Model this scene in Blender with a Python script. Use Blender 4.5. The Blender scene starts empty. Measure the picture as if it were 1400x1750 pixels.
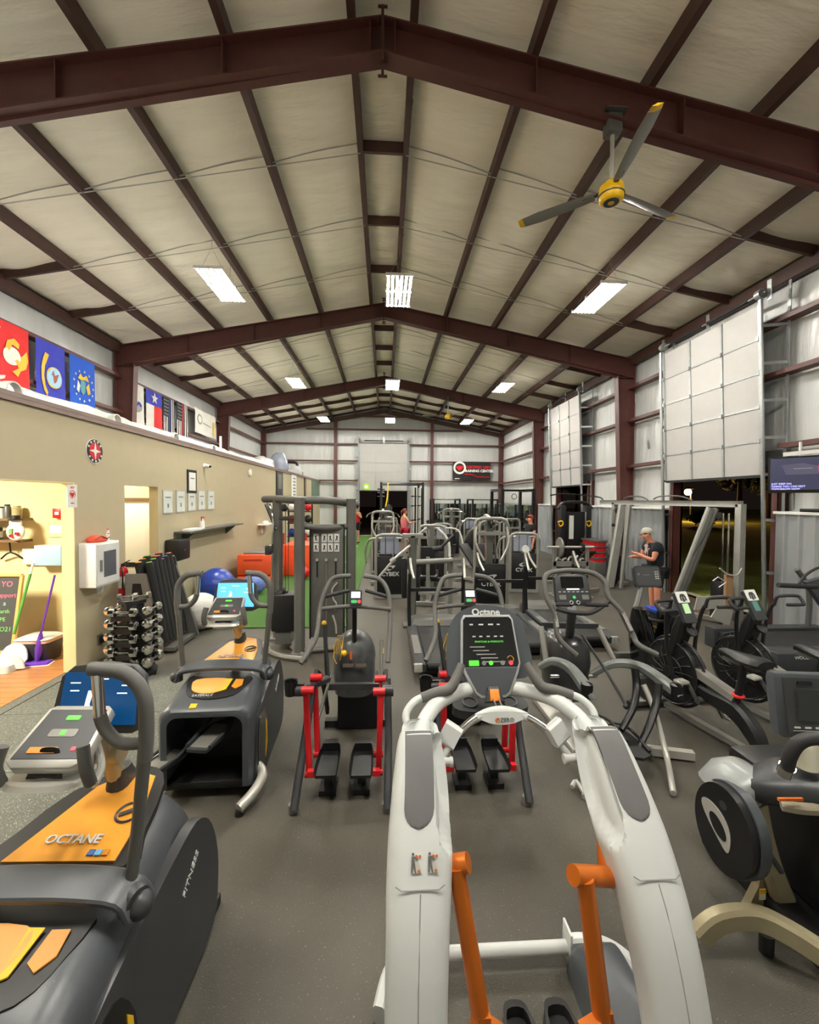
import bpy, bmesh, math, random
from mathutils import Vector as V, Matrix, Euler, noise
random.seed(7)
SC = bpy.context.scene
COL = SC.collection
R = math.radians
PI = math.pi
CAM_Z = 2.1
# ---------------------------------------------------------------- camera, world, exposure
def _cam_axes():
    y, p, r = .0572, -.0294, .0073
    fw = V((math.sin(y)*math.cos(p), math.cos(y)*math.cos(p), math.sin(p)))
    rt = V((math.cos(y), -math.sin(y), 0)); up = rt.cross(fw)
    r2 = math.cos(r)*rt + math.sin(r)*up; u2 = -math.sin(r)*rt + math.cos(r)*up
    return fw, r2, u2
FW, RT, UP = _cam_axes()
camd = bpy.data.cameras.new('camera'); cam = bpy.data.objects.new('camera', camd); COL.objects.link(cam)
camd.sensor_fit = 'HORIZONTAL'; camd.sensor_width = 36; camd.lens = 740/1400*36
camd.clip_start = .05; camd.clip_end = 400
_m = Matrix((RT, UP, -FW)).transposed().to_4x4(); _m.translation = V((0, 0, CAM_Z)); cam.matrix_world = _m
SC.camera = cam
vs = SC.view_settings
vs.view_transform = 'Standard'; vs.look = 'None'; vs.gamma = 1; vs.use_curve_mapping = False
vs.exposure = 1.3
LAMP = 85.0          # emission strength of the fluorescent tubes
wd = bpy.data.worlds.new('night'); SC.world = wd; wd.use_nodes = True
wd.node_tree.nodes['Background'].inputs[0].default_value = (.010, .007, .006, 1)
wd.node_tree.nodes['Background'].inputs[1].default_value = .35

def at(px, py, X=None, Y=None, Z=None):
    """surveying helper: the place in the building seen at a pixel of the photograph, on a plane X=, Y= or Z="""
    d = FW + RT*((px-700)/740) - UP*((py-875)/740)
    t = X/d.x if X is not None else (Y/d.y if Y is not None else (Z-CAM_Z)/d.z)
    return V((0, 0, CAM_Z)) + d*t

# ---------------------------------------------------------------- materials
MATS = {}
def mat(name, c, rough=.5, metal=0, bump=0, bscale=40, var=.06, vscale=6, emit=None, es=0, coat=0, stretch=None, spec=None, bdist=.02):
    if name in MATS: return MATS[name]
    m = bpy.data.materials.new(name); m.use_nodes = True; nt = m.node_tree; b = nt.nodes['Principled BSDF']
    b.inputs['Roughness'].default_value = rough; b.inputs['Metallic'].default_value = metal
    if coat: b.inputs['Coat Weight'].default_value = coat; b.inputs['Coat Roughness'].default_value = .15
    if spec is not None: b.inputs['Specular IOR Level'].default_value = spec
    tc = nt.nodes.new('ShaderNodeTexCoord'); mp = nt.nodes.new('ShaderNodeMapping')
    nt.links.new(tc.outputs['Object'], mp.inputs[0])
    if stretch: mp.inputs['Scale'].default_value = stretch
    n = nt.nodes.new('ShaderNodeTexNoise'); n.inputs['Scale'].default_value = vscale; n.inputs['Detail'].default_value = 3
    nt.links.new(mp.outputs[0], n.inputs['Vector'])
    r = nt.nodes.new('ShaderNodeValToRGB')
    r.color_ramp.elements[0].position = .3; r.color_ramp.elements[1].position = .7
    r.color_ramp.elements[0].color = tuple(max(0, x*(1-var)) for x in c)+(1,)
    r.color_ramp.elements[1].color = tuple(min(1, x*(1+var)) for x in c)+(1,)
    nt.links.new(n.outputs[0], r.inputs[0]); nt.links.new(r.outputs[0], b.inputs['Base Color'])
    if bump:
        n2 = nt.nodes.new('ShaderNodeTexNoise'); n2.inputs['Scale'].default_value = bscale; n2.inputs['Detail'].default_value = 4
        nt.links.new(mp.outputs[0], n2.inputs['Vector'])
        bp = nt.nodes.new('ShaderNodeBump'); bp.inputs['Strength'].default_value = bump; bp.inputs['Distance'].default_value = bdist
        nt.links.new(n2.outputs[0], bp.inputs['Height']); nt.links.new(bp.outputs[0], b.inputs['Normal'])
    if emit: b.inputs['Emission Color'].default_value = tuple(emit)+(1,); b.inputs['Emission Strength'].default_value = es
    MATS[name] = m
    return m

def srgb(r, g, b):
    f = lambda v: ((v/255+.055)/1.055)**2.4 if v > 10 else v/255/12.92
    return (f(r), f(g), f(b))

# ---------------------------------------------------------------- mesh collector
def catmull(pts, n=6, closed=False):
    P = [V(p) for p in pts]
    if len(P) < 3: return P
    out = []; N = len(P)
    rng = range(N if closed else N-1)
    for i in rng:
        if closed: p0, p1, p2, p3 = P[(i-1) % N], P[i], P[(i+1) % N], P[(i+2) % N]
        else: p0, p1, p2, p3 = P[max(i-1, 0)], P[i], P[i+1], P[min(i+2, N-1)]
        for k in range(n):
            t = k/n
            out.append(.5*((2*p1)+(p2-p0)*t+(2*p0-5*p1+4*p2-p3)*t*t+(3*p1-p0-3*p2+p3)*t**3))
    if not closed: out.append(P[-1])
    return out

class G:
    """collects shapes into one mesh; g.out(name, material, parent) links it as ONE object"""
    def __init__(s): s.bm = bmesh.new()
    def box(s, c, d, rot=None, bev=0, m=None, taper=None):
        r = bmesh.ops.create_cube(s.bm, size=1); vs_ = r['verts']
        M = Matrix.Translation(V(c)) @ (Euler([R(a) for a in rot]).to_matrix().to_4x4() if rot else Matrix())
        for v in vs_:
            q = V((v.co.x*d[0], v.co.y*d[1], v.co.z*d[2]))
            if taper and v.co.z > 0: q.x *= taper[0]; q.y *= taper[1]
            v.co = M @ q
        if bev:
            es_ = list({e for v in vs_ for e in v.link_edges})
            bmesh.ops.bevel(s.bm, geom=es_, offset=bev, segments=2, affect='EDGES', profile=.5)
        return s
    def bb(s, a, b, bev=0):
        a, b = V(a), V(b)
        return s.box((a+b)/2, [abs(x) for x in (b-a)], bev=bev)
    def tube(s, pts, r=.02, n=10, smooth=0, closed=False, flat=1, caps=True, up=None):
        """round (or flattened) tube along a path; r may be a list matching pts"""
        P = [V(p) for p in pts]; rr = r if isinstance(r, (list, tuple)) else [r]*len(P)
        if smooth:
            q = catmull([(p.x, p.y, p.z) for p in P], smooth, closed)
            rq = []
            N = len(P); seg = N if closed else N-1
            for i in range(seg):
                for k in range(smooth): rq.append(rr[i]+(rr[(i+1) % N]-rr[i])*k/smooth)
            if not closed: rq.append(rr[-1])
            P, rr = q, rq
        N = len(P); rings = []; nrm = None
        for i in range(N):
            if closed: t = P[(i+1) % N]-P[(i-1) % N]
            else: t = P[min(i+1, N-1)]-P[max(i-1, 0)]
            if t.length < 1e-9: t = V((0, 0, 1))
            t.normalize()
            if nrm is None:
                a = V(up) if up else (V((0, 0, 1)) if abs(t.z) < .9 else V((0, 1, 0)))
                nrm = (a - t*a.dot(t)).normalized()
            else:
                nn = nrm - t*nrm.dot(t)
                if nn.length > 1e-6: nrm = nn.normalized()
            bi = t.cross(nrm)
            rings.append([s.bm.verts.new(P[i]+(nrm*math.cos(2*PI*k/n)*flat+bi*math.sin(2*PI*k/n))*rr[i]) for k in range(n)])
        for i in range(N if closed else N-1):
            A, B = rings[i], rings[(i+1) % N]
            for k in range(n): s.bm.faces.new((A[k], A[(k+1) % n], B[(k+1) % n], B[k]))
        if caps and not closed:
            s.bm.faces.new(rings[0][::-1]); s.bm.faces.new(rings[-1])
        return s
    def bar(s, a, b, w=.05, d=.05, up=(0, 0, 1), bev=0):
        """rectangular bar from a to b"""
        a, b = V(a), V(b); t = (b-a); L = t.length; t.normalize()
        u = V(up)-t*V(up).dot(t)
        if u.length < 1e-5: u = V((0, 1, 0))-t*t.y
        u.normalize(); w_ = t.cross(u)
        r = bmesh.ops.create_cube(s.bm, size=1)
        for v in r['verts']: v.co = (a+b)/2 + t*v.co.x*L + w_*v.co.y*w + u*v.co.z*d
        if bev:
            es_ = list({e for v in r['verts'] for e in v.link_edges})
            bmesh.ops.bevel(s.bm, geom=es_, offset=bev, segments=2, affect='EDGES', profile=.5)
        return s
    def path(s, pts, w=.05, d=.05, up=(0, 0, 1), smooth=0, wl=None, dl=None):
        """rectangular section swept along a path"""
        P = [V(p) for p in pts]; W = wl or [w]*len(P); D = dl or [d]*len(P)
        if smooth:
            q = catmull(P, smooth); Wq = []; Dq = []
            for i in range(len(P)-1):
                for k in range(smooth):
                    Wq.append(W[i]+(W[i+1]-W[i])*k/smooth); Dq.append(D[i]+(D[i+1]-D[i])*k/smooth)
            P, W, D = q, Wq+[W[-1]], Dq+[D[-1]]
        N = len(P); rings = []
        for i in range(N):
            t = (P[min(i+1, N-1)]-P[max(i-1, 0)]).normalized()
            u = V(up)-t*V(up).dot(t); u.normalize(); b = t.cross(u)
            c = .22*min(W[i], D[i]); w2, d2 = W[i]/2, D[i]/2
            sec = [(w2-c, d2), (-w2+c, d2), (-w2, d2-c), (-w2, -d2+c), (-w2+c, -d2), (w2-c, -d2), (w2, -d2+c), (w2, d2-c)]
            rings.append([s.bm.verts.new(P[i]+b*x+u*y) for x, y in sec])
        s._skin(rings, True)
        return s
    def _skin(s, rings, closed_sec=True, caps=True):
        for A, B in zip(rings, rings[1:]):
            n = len(A)
            for k in range(n if closed_sec else n-1): s.bm.faces.new((A[k], A[(k+1) % n], B[(k+1) % n], B[k]))
        if caps and closed_sec: s.bm.faces.new(rings[0][::-1]); s.bm.faces.new(rings[-1])
    def loft(s, secs, caps=True, closed=True):
        """skin through sections: lists of 3D points, equal counts"""
        s._skin([[s.bm.verts.new(V(p)) for p in sec] for sec in secs], closed, caps)
        return s
    def rsec(s, c, w, d, ax=(1, 0, 0), ay=(0, 1, 0), k=5, p=2.6):
        """superellipse section about c, for loft"""
        c, ax, ay = V(c), V(ax), V(ay); o = []
        for i in range(4*k):
            t = 2*PI*i/(4*k); cx, sx = math.cos(t), math.sin(t)
            o.append(c+ax*(w/2*math.copysign(abs(cx)**(2/p), cx))+ay*(d/2*math.copysign(abs(sx)**(2/p), sx)))
        return o
    def prism(s, poly, fn, t0, t1, smooth=0, bev=0):
        """polygon of 2D points extruded; fn(u, v, t) -> 3D"""
        if smooth: poly = [(p.x, p.y) for p in catmull([(u, v, 0) for u, v in poly], smooth, True)]
        a = [s.bm.verts.new(V(fn(u, v, t0))) for u, v in poly]; b = [s.bm.verts.new(V(fn(u, v, t1))) for u, v in poly]
        n = len(poly); fs = [s.bm.faces.new(a[::-1]), s.bm.faces.new(b)]
        for k in range(n): s.bm.faces.new((a[k], a[(k+1) % n], b[(k+1) % n], b[k]))
        if bev:
            es_ = [e for f in fs for e in f.edges]
            bmesh.ops.bevel(s.bm, geom=es_, offset=bev, segments=2, affect='EDGES', profile=.5)
        return s
    def cyl(s, a, b, r, r2=None, n=16):
        return s.tube([a, b], [r, r if r2 is None else r2], n=n)
    def lathe(s, prof, o=(0, 0, 0), ax=(0, 0, 1), n=24):
        o, ax = V(o), V(ax).normalized(); u = ax.orthogonal().normalized(); w = ax.cross(u)
        rings = [[s.bm.verts.new(o+ax*z+(u*math.cos(2*PI*k/n)+w*math.sin(2*PI*k/n))*max(r, 1e-4)) for k in range(n)] for r, z in prof]
        s._skin(rings, True)
        return s
    def ball(s, c, r, sc=(1, 1, 1), n=16):
        q = bmesh.ops.create_uvsphere(s.bm, u_segments=n, v_segments=n//2+2, radius=r)
        for v in q['verts']: v.co = V((v.co.x*sc[0], v.co.y*sc[1], v.co.z*sc[2]))+V(c)
        return s
    def torus(s, c, R_, r, ax=(0, 0, 1), n=24, m=8, a0=0, a1=360, sx=1):
        ax = V(ax).normalized(); u = ax.orthogonal().normalized(); w = ax.cross(u); full = abs(a1-a0) >= 360
        k = n; pts = [V(c)+u*math.cos(R(a0+(a1-a0)*i/k))*R_*sx+w*math.sin(R(a0+(a1-a0)*i/k))*R_ for i in range(k if full else k+1)]
        return s.tube(pts, r, n=m, closed=full)
    def quad(s, *p):
        s.bm.faces.new([s.bm.verts.new(V(q)) for q in p]); return s
    def xf(s, M):
        bmesh.ops.transform(s.bm, matrix=M, verts=s.bm.verts); return s
    def out(s, name, m, parent=None, world=True, smooth=38, label=None):
        bm = s.bm
        bmesh.ops.recalc_face_normals(bm, faces=bm.faces)
        if parent is not None and world:
            L = parent.get('_o', (0, 0, 0)); a = parent.get('_rz', 0.0)
            M = Matrix.Translation(-V(L))
            if a: M = Matrix.Rotation(-a, 4, 'Z') @ M
            bmesh.ops.transform(bm, matrix=M, verts=bm.verts)
        me = bpy.data.meshes.new(name); bm.to_mesh(me); bm.free()
        me.materials.append(m)
        if smooth:
            me.polygons.foreach_set('use_smooth', [True]*len(me.polygons)); me.set_sharp_from_angle(angle=R(smooth))
        o = bpy.data.objects.new(name, me); COL.objects.link(o)
        if parent is not None:
            o.parent = parent
            if '_o' in parent: o['_o'] = parent['_o']; o['_rz'] = parent.get('_rz', 0.0)
        if label: o['label'] = label
        return o

def tag(o, label, cat, group=None, kind=None):
    o['label'] = label; o['category'] = cat
    if group: o['group'] = group
    if kind: o['kind'] = kind
    return o
def thing(name, label, cat, loc=(0, 0, 0), rz=0, group=None):
    """Empty at the base of a thing. Parts are modelled in the thing's own frame when rz/local is used, else in world metres."""
    o = bpy.data.objects.new(name, None); COL.objects.link(o); o.empty_display_size = .1
    o.location = loc; o.rotation_euler = (0, 0, rz)
    return tag(o, label, cat, group)
def wthing(name, label, cat, loc, group=None):
    """thing whose parts are given in world coordinates"""
    o = thing(name, label, cat, loc, 0, group); o['_o'] = tuple(loc); return o
def struct(name, g, m, parent=None, smooth=38):
    o = g.out(name, m, parent, smooth=smooth)
    if parent is None: o['kind'] = 'structure'
    return o
def sempty(name):
    o = bpy.data.objects.new(name, None); COL.objects.link(o); o['kind'] = 'structure'; return o
def children(o): return CH.get(o.name, [])
CH = {}
def copy_tree(o, loc=None, rz=None, label=None, group=None, parent=None, kids=None):
    if kids is None:
        kids = {}
        for x in bpy.data.objects:
            if x.parent: kids.setdefault(x.parent.name, []).append(x)
    c = o.copy(); COL.objects.link(c)
    if parent: c.parent = parent
    if loc is not None: c.location = loc
    if rz is not None: c.rotation_euler = (0, 0, rz)
    if label: c['label'] = label
    if group: c['group'] = group
    for ch in kids.get(o.name, []): copy_tree(ch, parent=c, kids=kids)
    return c
def text(s, size, m, parent, o, right, up, name='lettering', ext=.002, bold=0, shear=0, align='CENTER', world=True):
    """lettering standing at o, reading along right, letters up along up"""
    cu = bpy.data.curves.new('t', 'FONT'); cu.body = s; cu.size = size; cu.extrude = ext; cu.align_x = align; cu.align_y = 'CENTER'
    cu.offset = bold; cu.shear = shear; cu.resolution_u = 2
    ob = bpy.data.objects.new('t', cu); COL.objects.link(ob)
    dg = bpy.context.evaluated_depsgraph_get(); me = bpy.data.meshes.new_from_object(ob.evaluated_get(dg))
    bpy.data.objects.remove(ob)
    r, u = V(right).normalized(), V(up).normalized(); n = r.cross(u)
    M = Matrix((r, u, n)).transposed().to_4x4(); M.translation = V(o)
    g = G(); g.bm.from_mesh(me); g.xf(M); bpy.data.meshes.remove(me)
    return g.out(name, m, parent, world=world, smooth=0)
# ---------------------------------------------------------------- palette
m_floor = mat('rubber_floor', srgb(74, 70, 61), .55, bump=.3, bscale=160, var=.18, vscale=.9)
def flecks(m, c, sc, lo=.66, hi=.72, amt=.55):
    nt = m.node_tree; b = nt.nodes['Principled BSDF']; src = b.inputs['Base Color'].links[0].from_socket
    tc = next(n for n in nt.nodes if n.type == 'TEX_COORD')
    n = nt.nodes.new('ShaderNodeTexNoise'); n.inputs['Scale'].default_value = sc; n.inputs['Detail'].default_value = 2; nt.links.new(tc.outputs['Object'], n.inputs['Vector'])
    r = nt.nodes.new('ShaderNodeValToRGB'); r.color_ramp.elements[0].position = lo; r.color_ramp.elements[1].position = hi
    r.color_ramp.elements[1].color = (amt, amt, amt, 1); nt.links.new(n.outputs[0], r.inputs[0])
    mx = nt.nodes.new('ShaderNodeMix'); mx.data_type = 'RGBA'; nt.links.new(r.outputs[0], mx.inputs[0]); nt.links.new(src, mx.inputs[6]); mx.inputs[7].default_value = tuple(c)+(1,)
    nt.links.new(mx.outputs[2], b.inputs['Base Color'])
flecks(m_floor, srgb(150, 142, 128), 110)
m_floor2 = mat('rubber_mat', srgb(84, 86, 78), .75, bump=.25, bscale=200, var=.12, vscale=3)
flecks(m_floor2, srgb(190, 190, 176), 130, .6, .7, .7)
m_turf = mat('turf', srgb(78, 120, 50), .9, bump=.8, bscale=260, var=.25, vscale=60)
m_wood = mat('wood_floor', srgb(172, 118, 70), .32, var=.18, vscale=5, stretch=(.6, 6, 1))
m_tan = mat('tan_paint', srgb(184, 172, 142), .7, var=.02, bump=.05, bscale=90)
m_yel = mat('cream_paint', srgb(228, 212, 158), .7, var=.02)
m_brown = mat('brown_steel', srgb(84, 46, 40), .5, var=.1, vscale=9)
m_brownd = mat('brown_purlin', srgb(72, 46, 38), .55, var=.1, vscale=9)
m_insul = mat('insulation_facing', srgb(250, 243, 224), .5, bump=.6, bscale=1.6, var=.03, vscale=2, stretch=(.6, 2.6, 1), bdist=.12)
m_insw = mat('wall_insulation', srgb(198, 200, 198), .3, bump=.6, bscale=1.5, var=.03, vscale=2, stretch=(3, 3, .35), bdist=.07)
m_tape = mat('strap_white', srgb(170, 168, 160), .5)
m_white = mat('white_paint', srgb(235, 235, 230), .45, var=.02)
m_doorw = mat('door_panel_white', srgb(172, 170, 167), .5, var=.02)
m_galv = mat('galvanised', srgb(168, 172, 172), .35, .7, var=.1, vscale=20)
m_corr = mat('corrugated_steel', srgb(176, 180, 182), .38, .35, var=.12, vscale=3, stretch=(1, 1, .4))
m_black = mat('black_plastic', srgb(20, 20, 22), .45, var=.1)
m_blackm = mat('black_metal', srgb(34, 34, 36), .4, .2, var=.1)
m_rub = mat('black_rubber', srgb(24, 24, 25), .65, var=.15)
m_dark = mat('dark_grey_plastic', srgb(52, 54, 57), .42, var=.05)
m_char = mat('charcoal_shroud', srgb(72, 76, 81), .38, var=.04, bump=.03, bscale=300)
m_grey = mat('grey_metal', srgb(128, 126, 120), .38, .25, var=.05)
m_greyd = mat('dark_grey_metal', srgb(92, 92, 88), .42, .2, var=.05)
m_silver = mat('silver_paint', srgb(190, 188, 180), .32, .3, var=.04)
m_chrome = mat('chrome', srgb(215, 215, 212), .12, 1, var=.03)
m_gun = mat('grip_grey', srgb(98, 97, 94), .6, var=.06)
m_grip = mat('grip_black', srgb(44, 44, 46), .6, var=.1)
m_red = mat('red_paint', srgb(205, 26, 34), .35, var=.05)
m_redf = mat('red_cloth', srgb(200, 30, 36), .8, var=.1)
m_orange = mat('orange_metallic', srgb(208, 112, 34), .35, .35, var=.06)
m_oran = mat('orange_print', srgb(215, 140, 35), .4, var=.05)
m_yellow = mat('yellow_print', srgb(236, 190, 30), .45, var=.05)
m_shell = mat('white_shell', srgb(208, 211, 209), .38, var=.01, bump=.02, bscale=400)
m_glossb = mat('gloss_black', srgb(8, 8, 9), .12, var=.1)
m_champ = mat('champagne_metal', srgb(168, 158, 128), .4, .35, var=.06)
m_skin = mat('skin', srgb(205, 150, 120), .55, var=.05)
m_cloth = mat('black_cloth', srgb(26, 26, 30), .9, var=.15, bump=.3, bscale=30)
m_hair = mat('dark_hair', srgb(40, 28, 22), .7, var=.2)
m_glass = mat('dark_glass', srgb(14, 15, 17), .08, var=.1)
m_paper = mat('paper', srgb(228, 228, 222), .7, var=.03)
m_lgreen = mat('lit_green', srgb(80, 200, 60), .4, emit=srgb(90, 230, 60), es=.3)
m_lred = mat('lit_red', srgb(230, 60, 70), .4, emit=srgb(240, 70, 80), es=.3)
m_lwhite = mat('lit_white', srgb(230, 235, 235), .4, emit=(1, 1, 1), es=.6)
m_lblue = mat('lit_blue_screen', srgb(12, 60, 110), .3, emit=srgb(8, 100, 165), es=.12)
m_lcyan = mat('lit_cyan_screen', srgb(110, 190, 240), .3, emit=srgb(80, 175, 245), es=.4)
m_llcd = mat('lit_pale_screen', srgb(215, 220, 222), .3, emit=srgb(215, 220, 225), es=.5)
m_print = mat('pale_print', srgb(200, 202, 200), .5, var=.03)
# ================================================================ the building
XL, XR, XC = -6.81, 6.72, -.05
ZE, ZRG = 5.88, 7.17
SL = (ZRG-ZE)/((XR-XL)/2)
F1, F2, F3, BK = 4.79, 11.44, 18.08, 24.72
FB = F1-6.65
PX = (.33, 1.63, 2.93, 4.23, 5.53)          # purlin offsets from the ridge
def zr(x): return ZRG-SL*abs(x-XC)          # underside of purlins = top of rafters
g = G(); g.bb((-3.75, -3, -.1), (XR+.15, BK+.1, 0)); struct('floor', g, m_floor, smooth=0)
# speckled lighter rubber tiles, wood floor, turf lane
fl = bpy.data.objects['floor']
g = G(); g.bb((-9, -3, -.1), (-3.75, 6.4, .0)); 
struct('floor_wood', g, mat('subfloor', srgb(90, 80, 70), .8), smooth=0)
planks = sempty('floor_planks')
pm = []
for ln in (1.2, 1.2, .7):
    gg = G(); gg.box((0, 0, 0), (ln-.004, .121, .012), bev=.0015); pm.append((ln, gg.out('plank', m_wood, planks, smooth=0)))
    COL.objects.unlink(pm[-1][1])
rng = random.Random(3)
for j in range(46):
    x = -8.0+rng.random()*.8; y = .85+j*.125
    while x < -3.78:
        ln, src = pm[rng.randrange(2)] if -3.78-x > 1.2 else pm[2]
        if -3.78-x < .7:
            gq = G(); gq.bb((x, y-.0605, -.002), (-3.79, y+.0605, .01)); gq.out('plank', m_wood, planks, smooth=0); break
        c = src.copy(); COL.objects.link(c); c.location = (x+ln/2, y, .004); c['_o'] = (0, 0, 0)
        x += ln
g = G(); g.bb((-1.98, 7.05, .0), (-.6, BK-.2, .018)); 
g2 = G(); g2.bb((-3.62, 7.05, .0), (-.6, BK-.2, .018)); struct('turf_lane', g2, m_turf, smooth=0); g.bm.free()
# tiles along the left, each its own
tl = sempty('floor_tiles')
gg = G(); gg.box((0, 0, .006), (.905, .905, .012), bev=.003); src = gg.out('rubber_tile', m_floor2, tl, smooth=0); COL.objects.unlink(src)
for i in range(2):
    for j in range(6):
        c = src.copy(); COL.objects.link(c); c.location = (-3.2+i*.91, .2+j*.91, 0)
gg = G(); gg.prism([(0, 0), (.14, 0), (.14, .013), (0, .004)], lambda u, v, t: (-3.8+u, t, v+.001), .85, 5.32); struct('trim_1', gg, m_floor2, smooth=0)

# ---- tan partition wall with two openings
TW = -3.67
def wallseg(y0, y1, z0, z1, name): 
    g = G(); g.bb((TW-.14, y0, z0), (TW, y1, z1)); return struct(name, g, m_tan, smooth=0)
wl = sempty('wall_partition')
def wseg(y0, y1, z0, z1):
    g = G(); g.bb((TW-.14, y0, z0), (TW, y1, z1)); g.out('wall_panel', m_tan, wl, smooth=0)
wseg(-3, 1.0, 0, 3.08); wseg(1.0, 5.34, 2.27, 3.08); wseg(5.34, 6.34, 0, 3.08); wseg(6.34, 7.24, 2.27, 3.08); wseg(7.24, BK, 0, 3.08)
g = G(); g.bb((TW-.2, -3, 3.0805), (TW+.03, BK, 3.13), bev=.004); g.bb((TW-.001, -3, 3.035), (TW+.03, BK, 3.08)); struct('trim_2', g, mat('trim_mauve', srgb(128, 108, 100), .5), smooth=0)
g = G(); g.bb((TW-.14, 5.325, 0), (TW+.004, 5.339, 2.27)); g.bb((TW-.1405, 1, 2.255), (TW-.001, 5.339, 2.2695)); g.out('reveal', m_yel, wl, smooth=0)
# room beyond the left opening
g = G(); g.bb((-8.5, 6.15, 0), (TW-.141, 6.3, 3.0)); struct('wall_office_back', g, m_yel, smooth=0)
g = G(); g.bb((-8.6, -3, 0), (-8.5, 6.3, 3.0)); struct('wall_office_side', g, m_yel, smooth=0)
g = G(); g.bb((-8.6, -3, 3.0), (TW-.141, 7.9, 3.05)); struct('ceiling_office', g, m_white, smooth=0)
# hallway behind second opening
g = G(); g.bb((-6, 7.75, 0), (TW-.141, 7.85, 3.0)); struct('wall_hall', g, m_yel, smooth=0)
g = G(); g.bb((-6, 6.3, -.05), (TW-.0, 7.75, .0)); struct('floor_hall', g, m_floor, smooth=0)
dr = sempty('door_4')
g = G(); g.bb((-4.62, 7.69, .01), (-3.9, 7.74, 2.03), bev=.004); g.out('leaf', m_white, dr)
g = G(); g.bb((-3.9, 7.67, 0), (-3.83, 7.75, 2.09)); g.bb((-4.69, 7.67, 2.03), (-3.9, 7.75, 2.09)); g.out('door_frame', mat('door_frame_brown', srgb(120, 95, 70), .5), dr)
g = G(); g.bb((-4.45, 7.68, .9), (-4.05, 7.688, .98)); g.out('nameplate', m_black, dr)
g = G(); g.bb((-4.45, 7.682, .62), (-4.05, 7.689, .86)); g.out('notice', m_paper, dr)
# top deck of the partition rooms
g = G(); g.bb((XL, -3, 3.0), (TW-.141, BK, 3.03)); struct('ceiling_deck', g, m_white, smooth=0)

# ---- outer walls: white faced insulation between brown steel
def quilt(name, o, du, dv, nu, nv, amp, nrm, seed, m, parent):
    """insulation sheet with shallow folds; o corner, du/dv edge vectors"""
    o, du, dv, nrm = V(o), V(du), V(dv), V(nrm); g = G(); vsx = []
    for j in range(nv+1):
        row = []
        for i in range(nu+1):
            u, v = i/nu, j/nv
            b = math.sin(PI*u)*math.sin(PI*v)
            w = noise.noise(V((u*7*du.length/3+seed, v*2.2+seed*3.1, seed)))*.6+noise.noise(V((u*23+seed, v*1.3, seed*1.7)))*.35
            row.append(g.bm.verts.new(o+du*u+dv*v+nrm*(amp*(b*.8+min(1, 4*b)*w))))
        vsx.append(row)
    for j in range(nv):
        for i in range(nu): g.bm.faces.new((vsx[j][i], vsx[j][i+1], vsx[j+1][i+1], vsx[j+1][i]))
    return g.out(name, m, parent, smooth=180)
wR = sempty('wall_right'); wLf = sempty('wall_left'); wB = sempty('wall_back')
GZ = (3.0, 4.22, 5.1)
# steel sheet outside the insulation
def shell_r(y0, y1, z0, z1, p=wR): g = G(); g.bb((XR+.06, y0, z0), (XR+.1, y1, z1)); g.out('outer_sheet', m_galv, p, smooth=0)
D1, D2 = (6.98, 9.62), (13.75, 16.35)
zt = 5.9
for a, b in ((-3, D1[0]), (D1[1], D2[0]), (D2[1], BK+.1)): shell_r(a, b, 0, zt)
for d in (D1, D2): shell_r(d[0], d[1], 2.7, zt)
g = G(); g.bb((XL-.1, -3, 0), (XL-.06, BK+.1, zt)); g.out('outer_sheet', m_galv, wLf, smooth=0)
k = 0
for sx, p, x in ((1, wR, XR), (-1, wLf, XL)):
    zs = (1.93,)+GZ+(5.75,) if sx > 0 else (3.05,)+GZ[1:]+(5.75,)
    for y0, y1 in ((-1.86, F1), (F1, F2), (F2, F3), (F3, BK)):
        for z0, z1 in zip(zs, zs[1:]):
            k += 1
            if sx > 0 and z0 == 1.93:
                segs = {F1: [(F1, D1[0]-.1), (D1[1]+.1, F2)], F2: [(F2, D2[0]-.1), (D2[1]+.1, F3)]}.get(y0, [(y0, y1)])
            else: segs = [(y0, y1)]
            for a, b in segs: quilt('insulation_panel', (x+sx*.05, a, z0), (0, b-a, 0), (0, 0, z1-z0), max(8, int((b-a)*12)), 8, .035, (-sx, 0, 0), k*1.7, m_insw, p)
def zgirt(g, a, b, depth, axis):
    """Z-section girt: web plate plus two flanges; depth = vector into the room"""
    a, b, d = V(a), V(b), V(depth); t = .012
    g.bar(a, b, w=.012 if False else d.length, d=t, up=(0, 0, 1)) if False else None
    c = d/2
    g.bar(a+c, b+c, w=d.length, d=.014, up=(0, 0, 1))            # horizontal web
    g.bar(a+d+V((0, 0, .03)), b+d+V((0, 0, .03)), w=.014, d=.075, up=(0, 0, 1))
    return g
for sx, p, x in ((1, wR, XR), (-1, wLf, XL)):
    for z in GZ:
        for y0, y1 in ((-1.86, F1), (F1, F2), (F2, F3), (F3, BK)):
            segs = [(y0, y1)]
            if sx > 0 and z < 5.5 and y0 == F1: segs = [(y0, D1[0]-.08), (D1[1]+.12, y1)] if z < 4 else [(y0, y1)]
            if sx > 0 and z < 5.5 and y0 == F2: segs = [(y0, D2[0]-.08), (D2[1]+.12, y1)] if z < 4 else [(y0, y1)]
            for a, b in segs:
                g = G(); zgirt(g, (x, a+.05, z), (x, b-.05, z), (-sx*.2, 0, 0), 0); g.out('girt', m_brown, p, smooth=0)
# eave struts
for sx, p, x in ((1, wR, XR), (-1, wLf, XL)):
    for y0, y1 in ((-1.86, F1), (F1, F2), (F2, F3), (F3, BK)):
        g = G(); g.bb((x-sx*.12, y0, ZE-.12), (x+sx*.03, y1, ZE+.1)); g.out('eave_strut', m_brownd, p, smooth=0)
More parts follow.
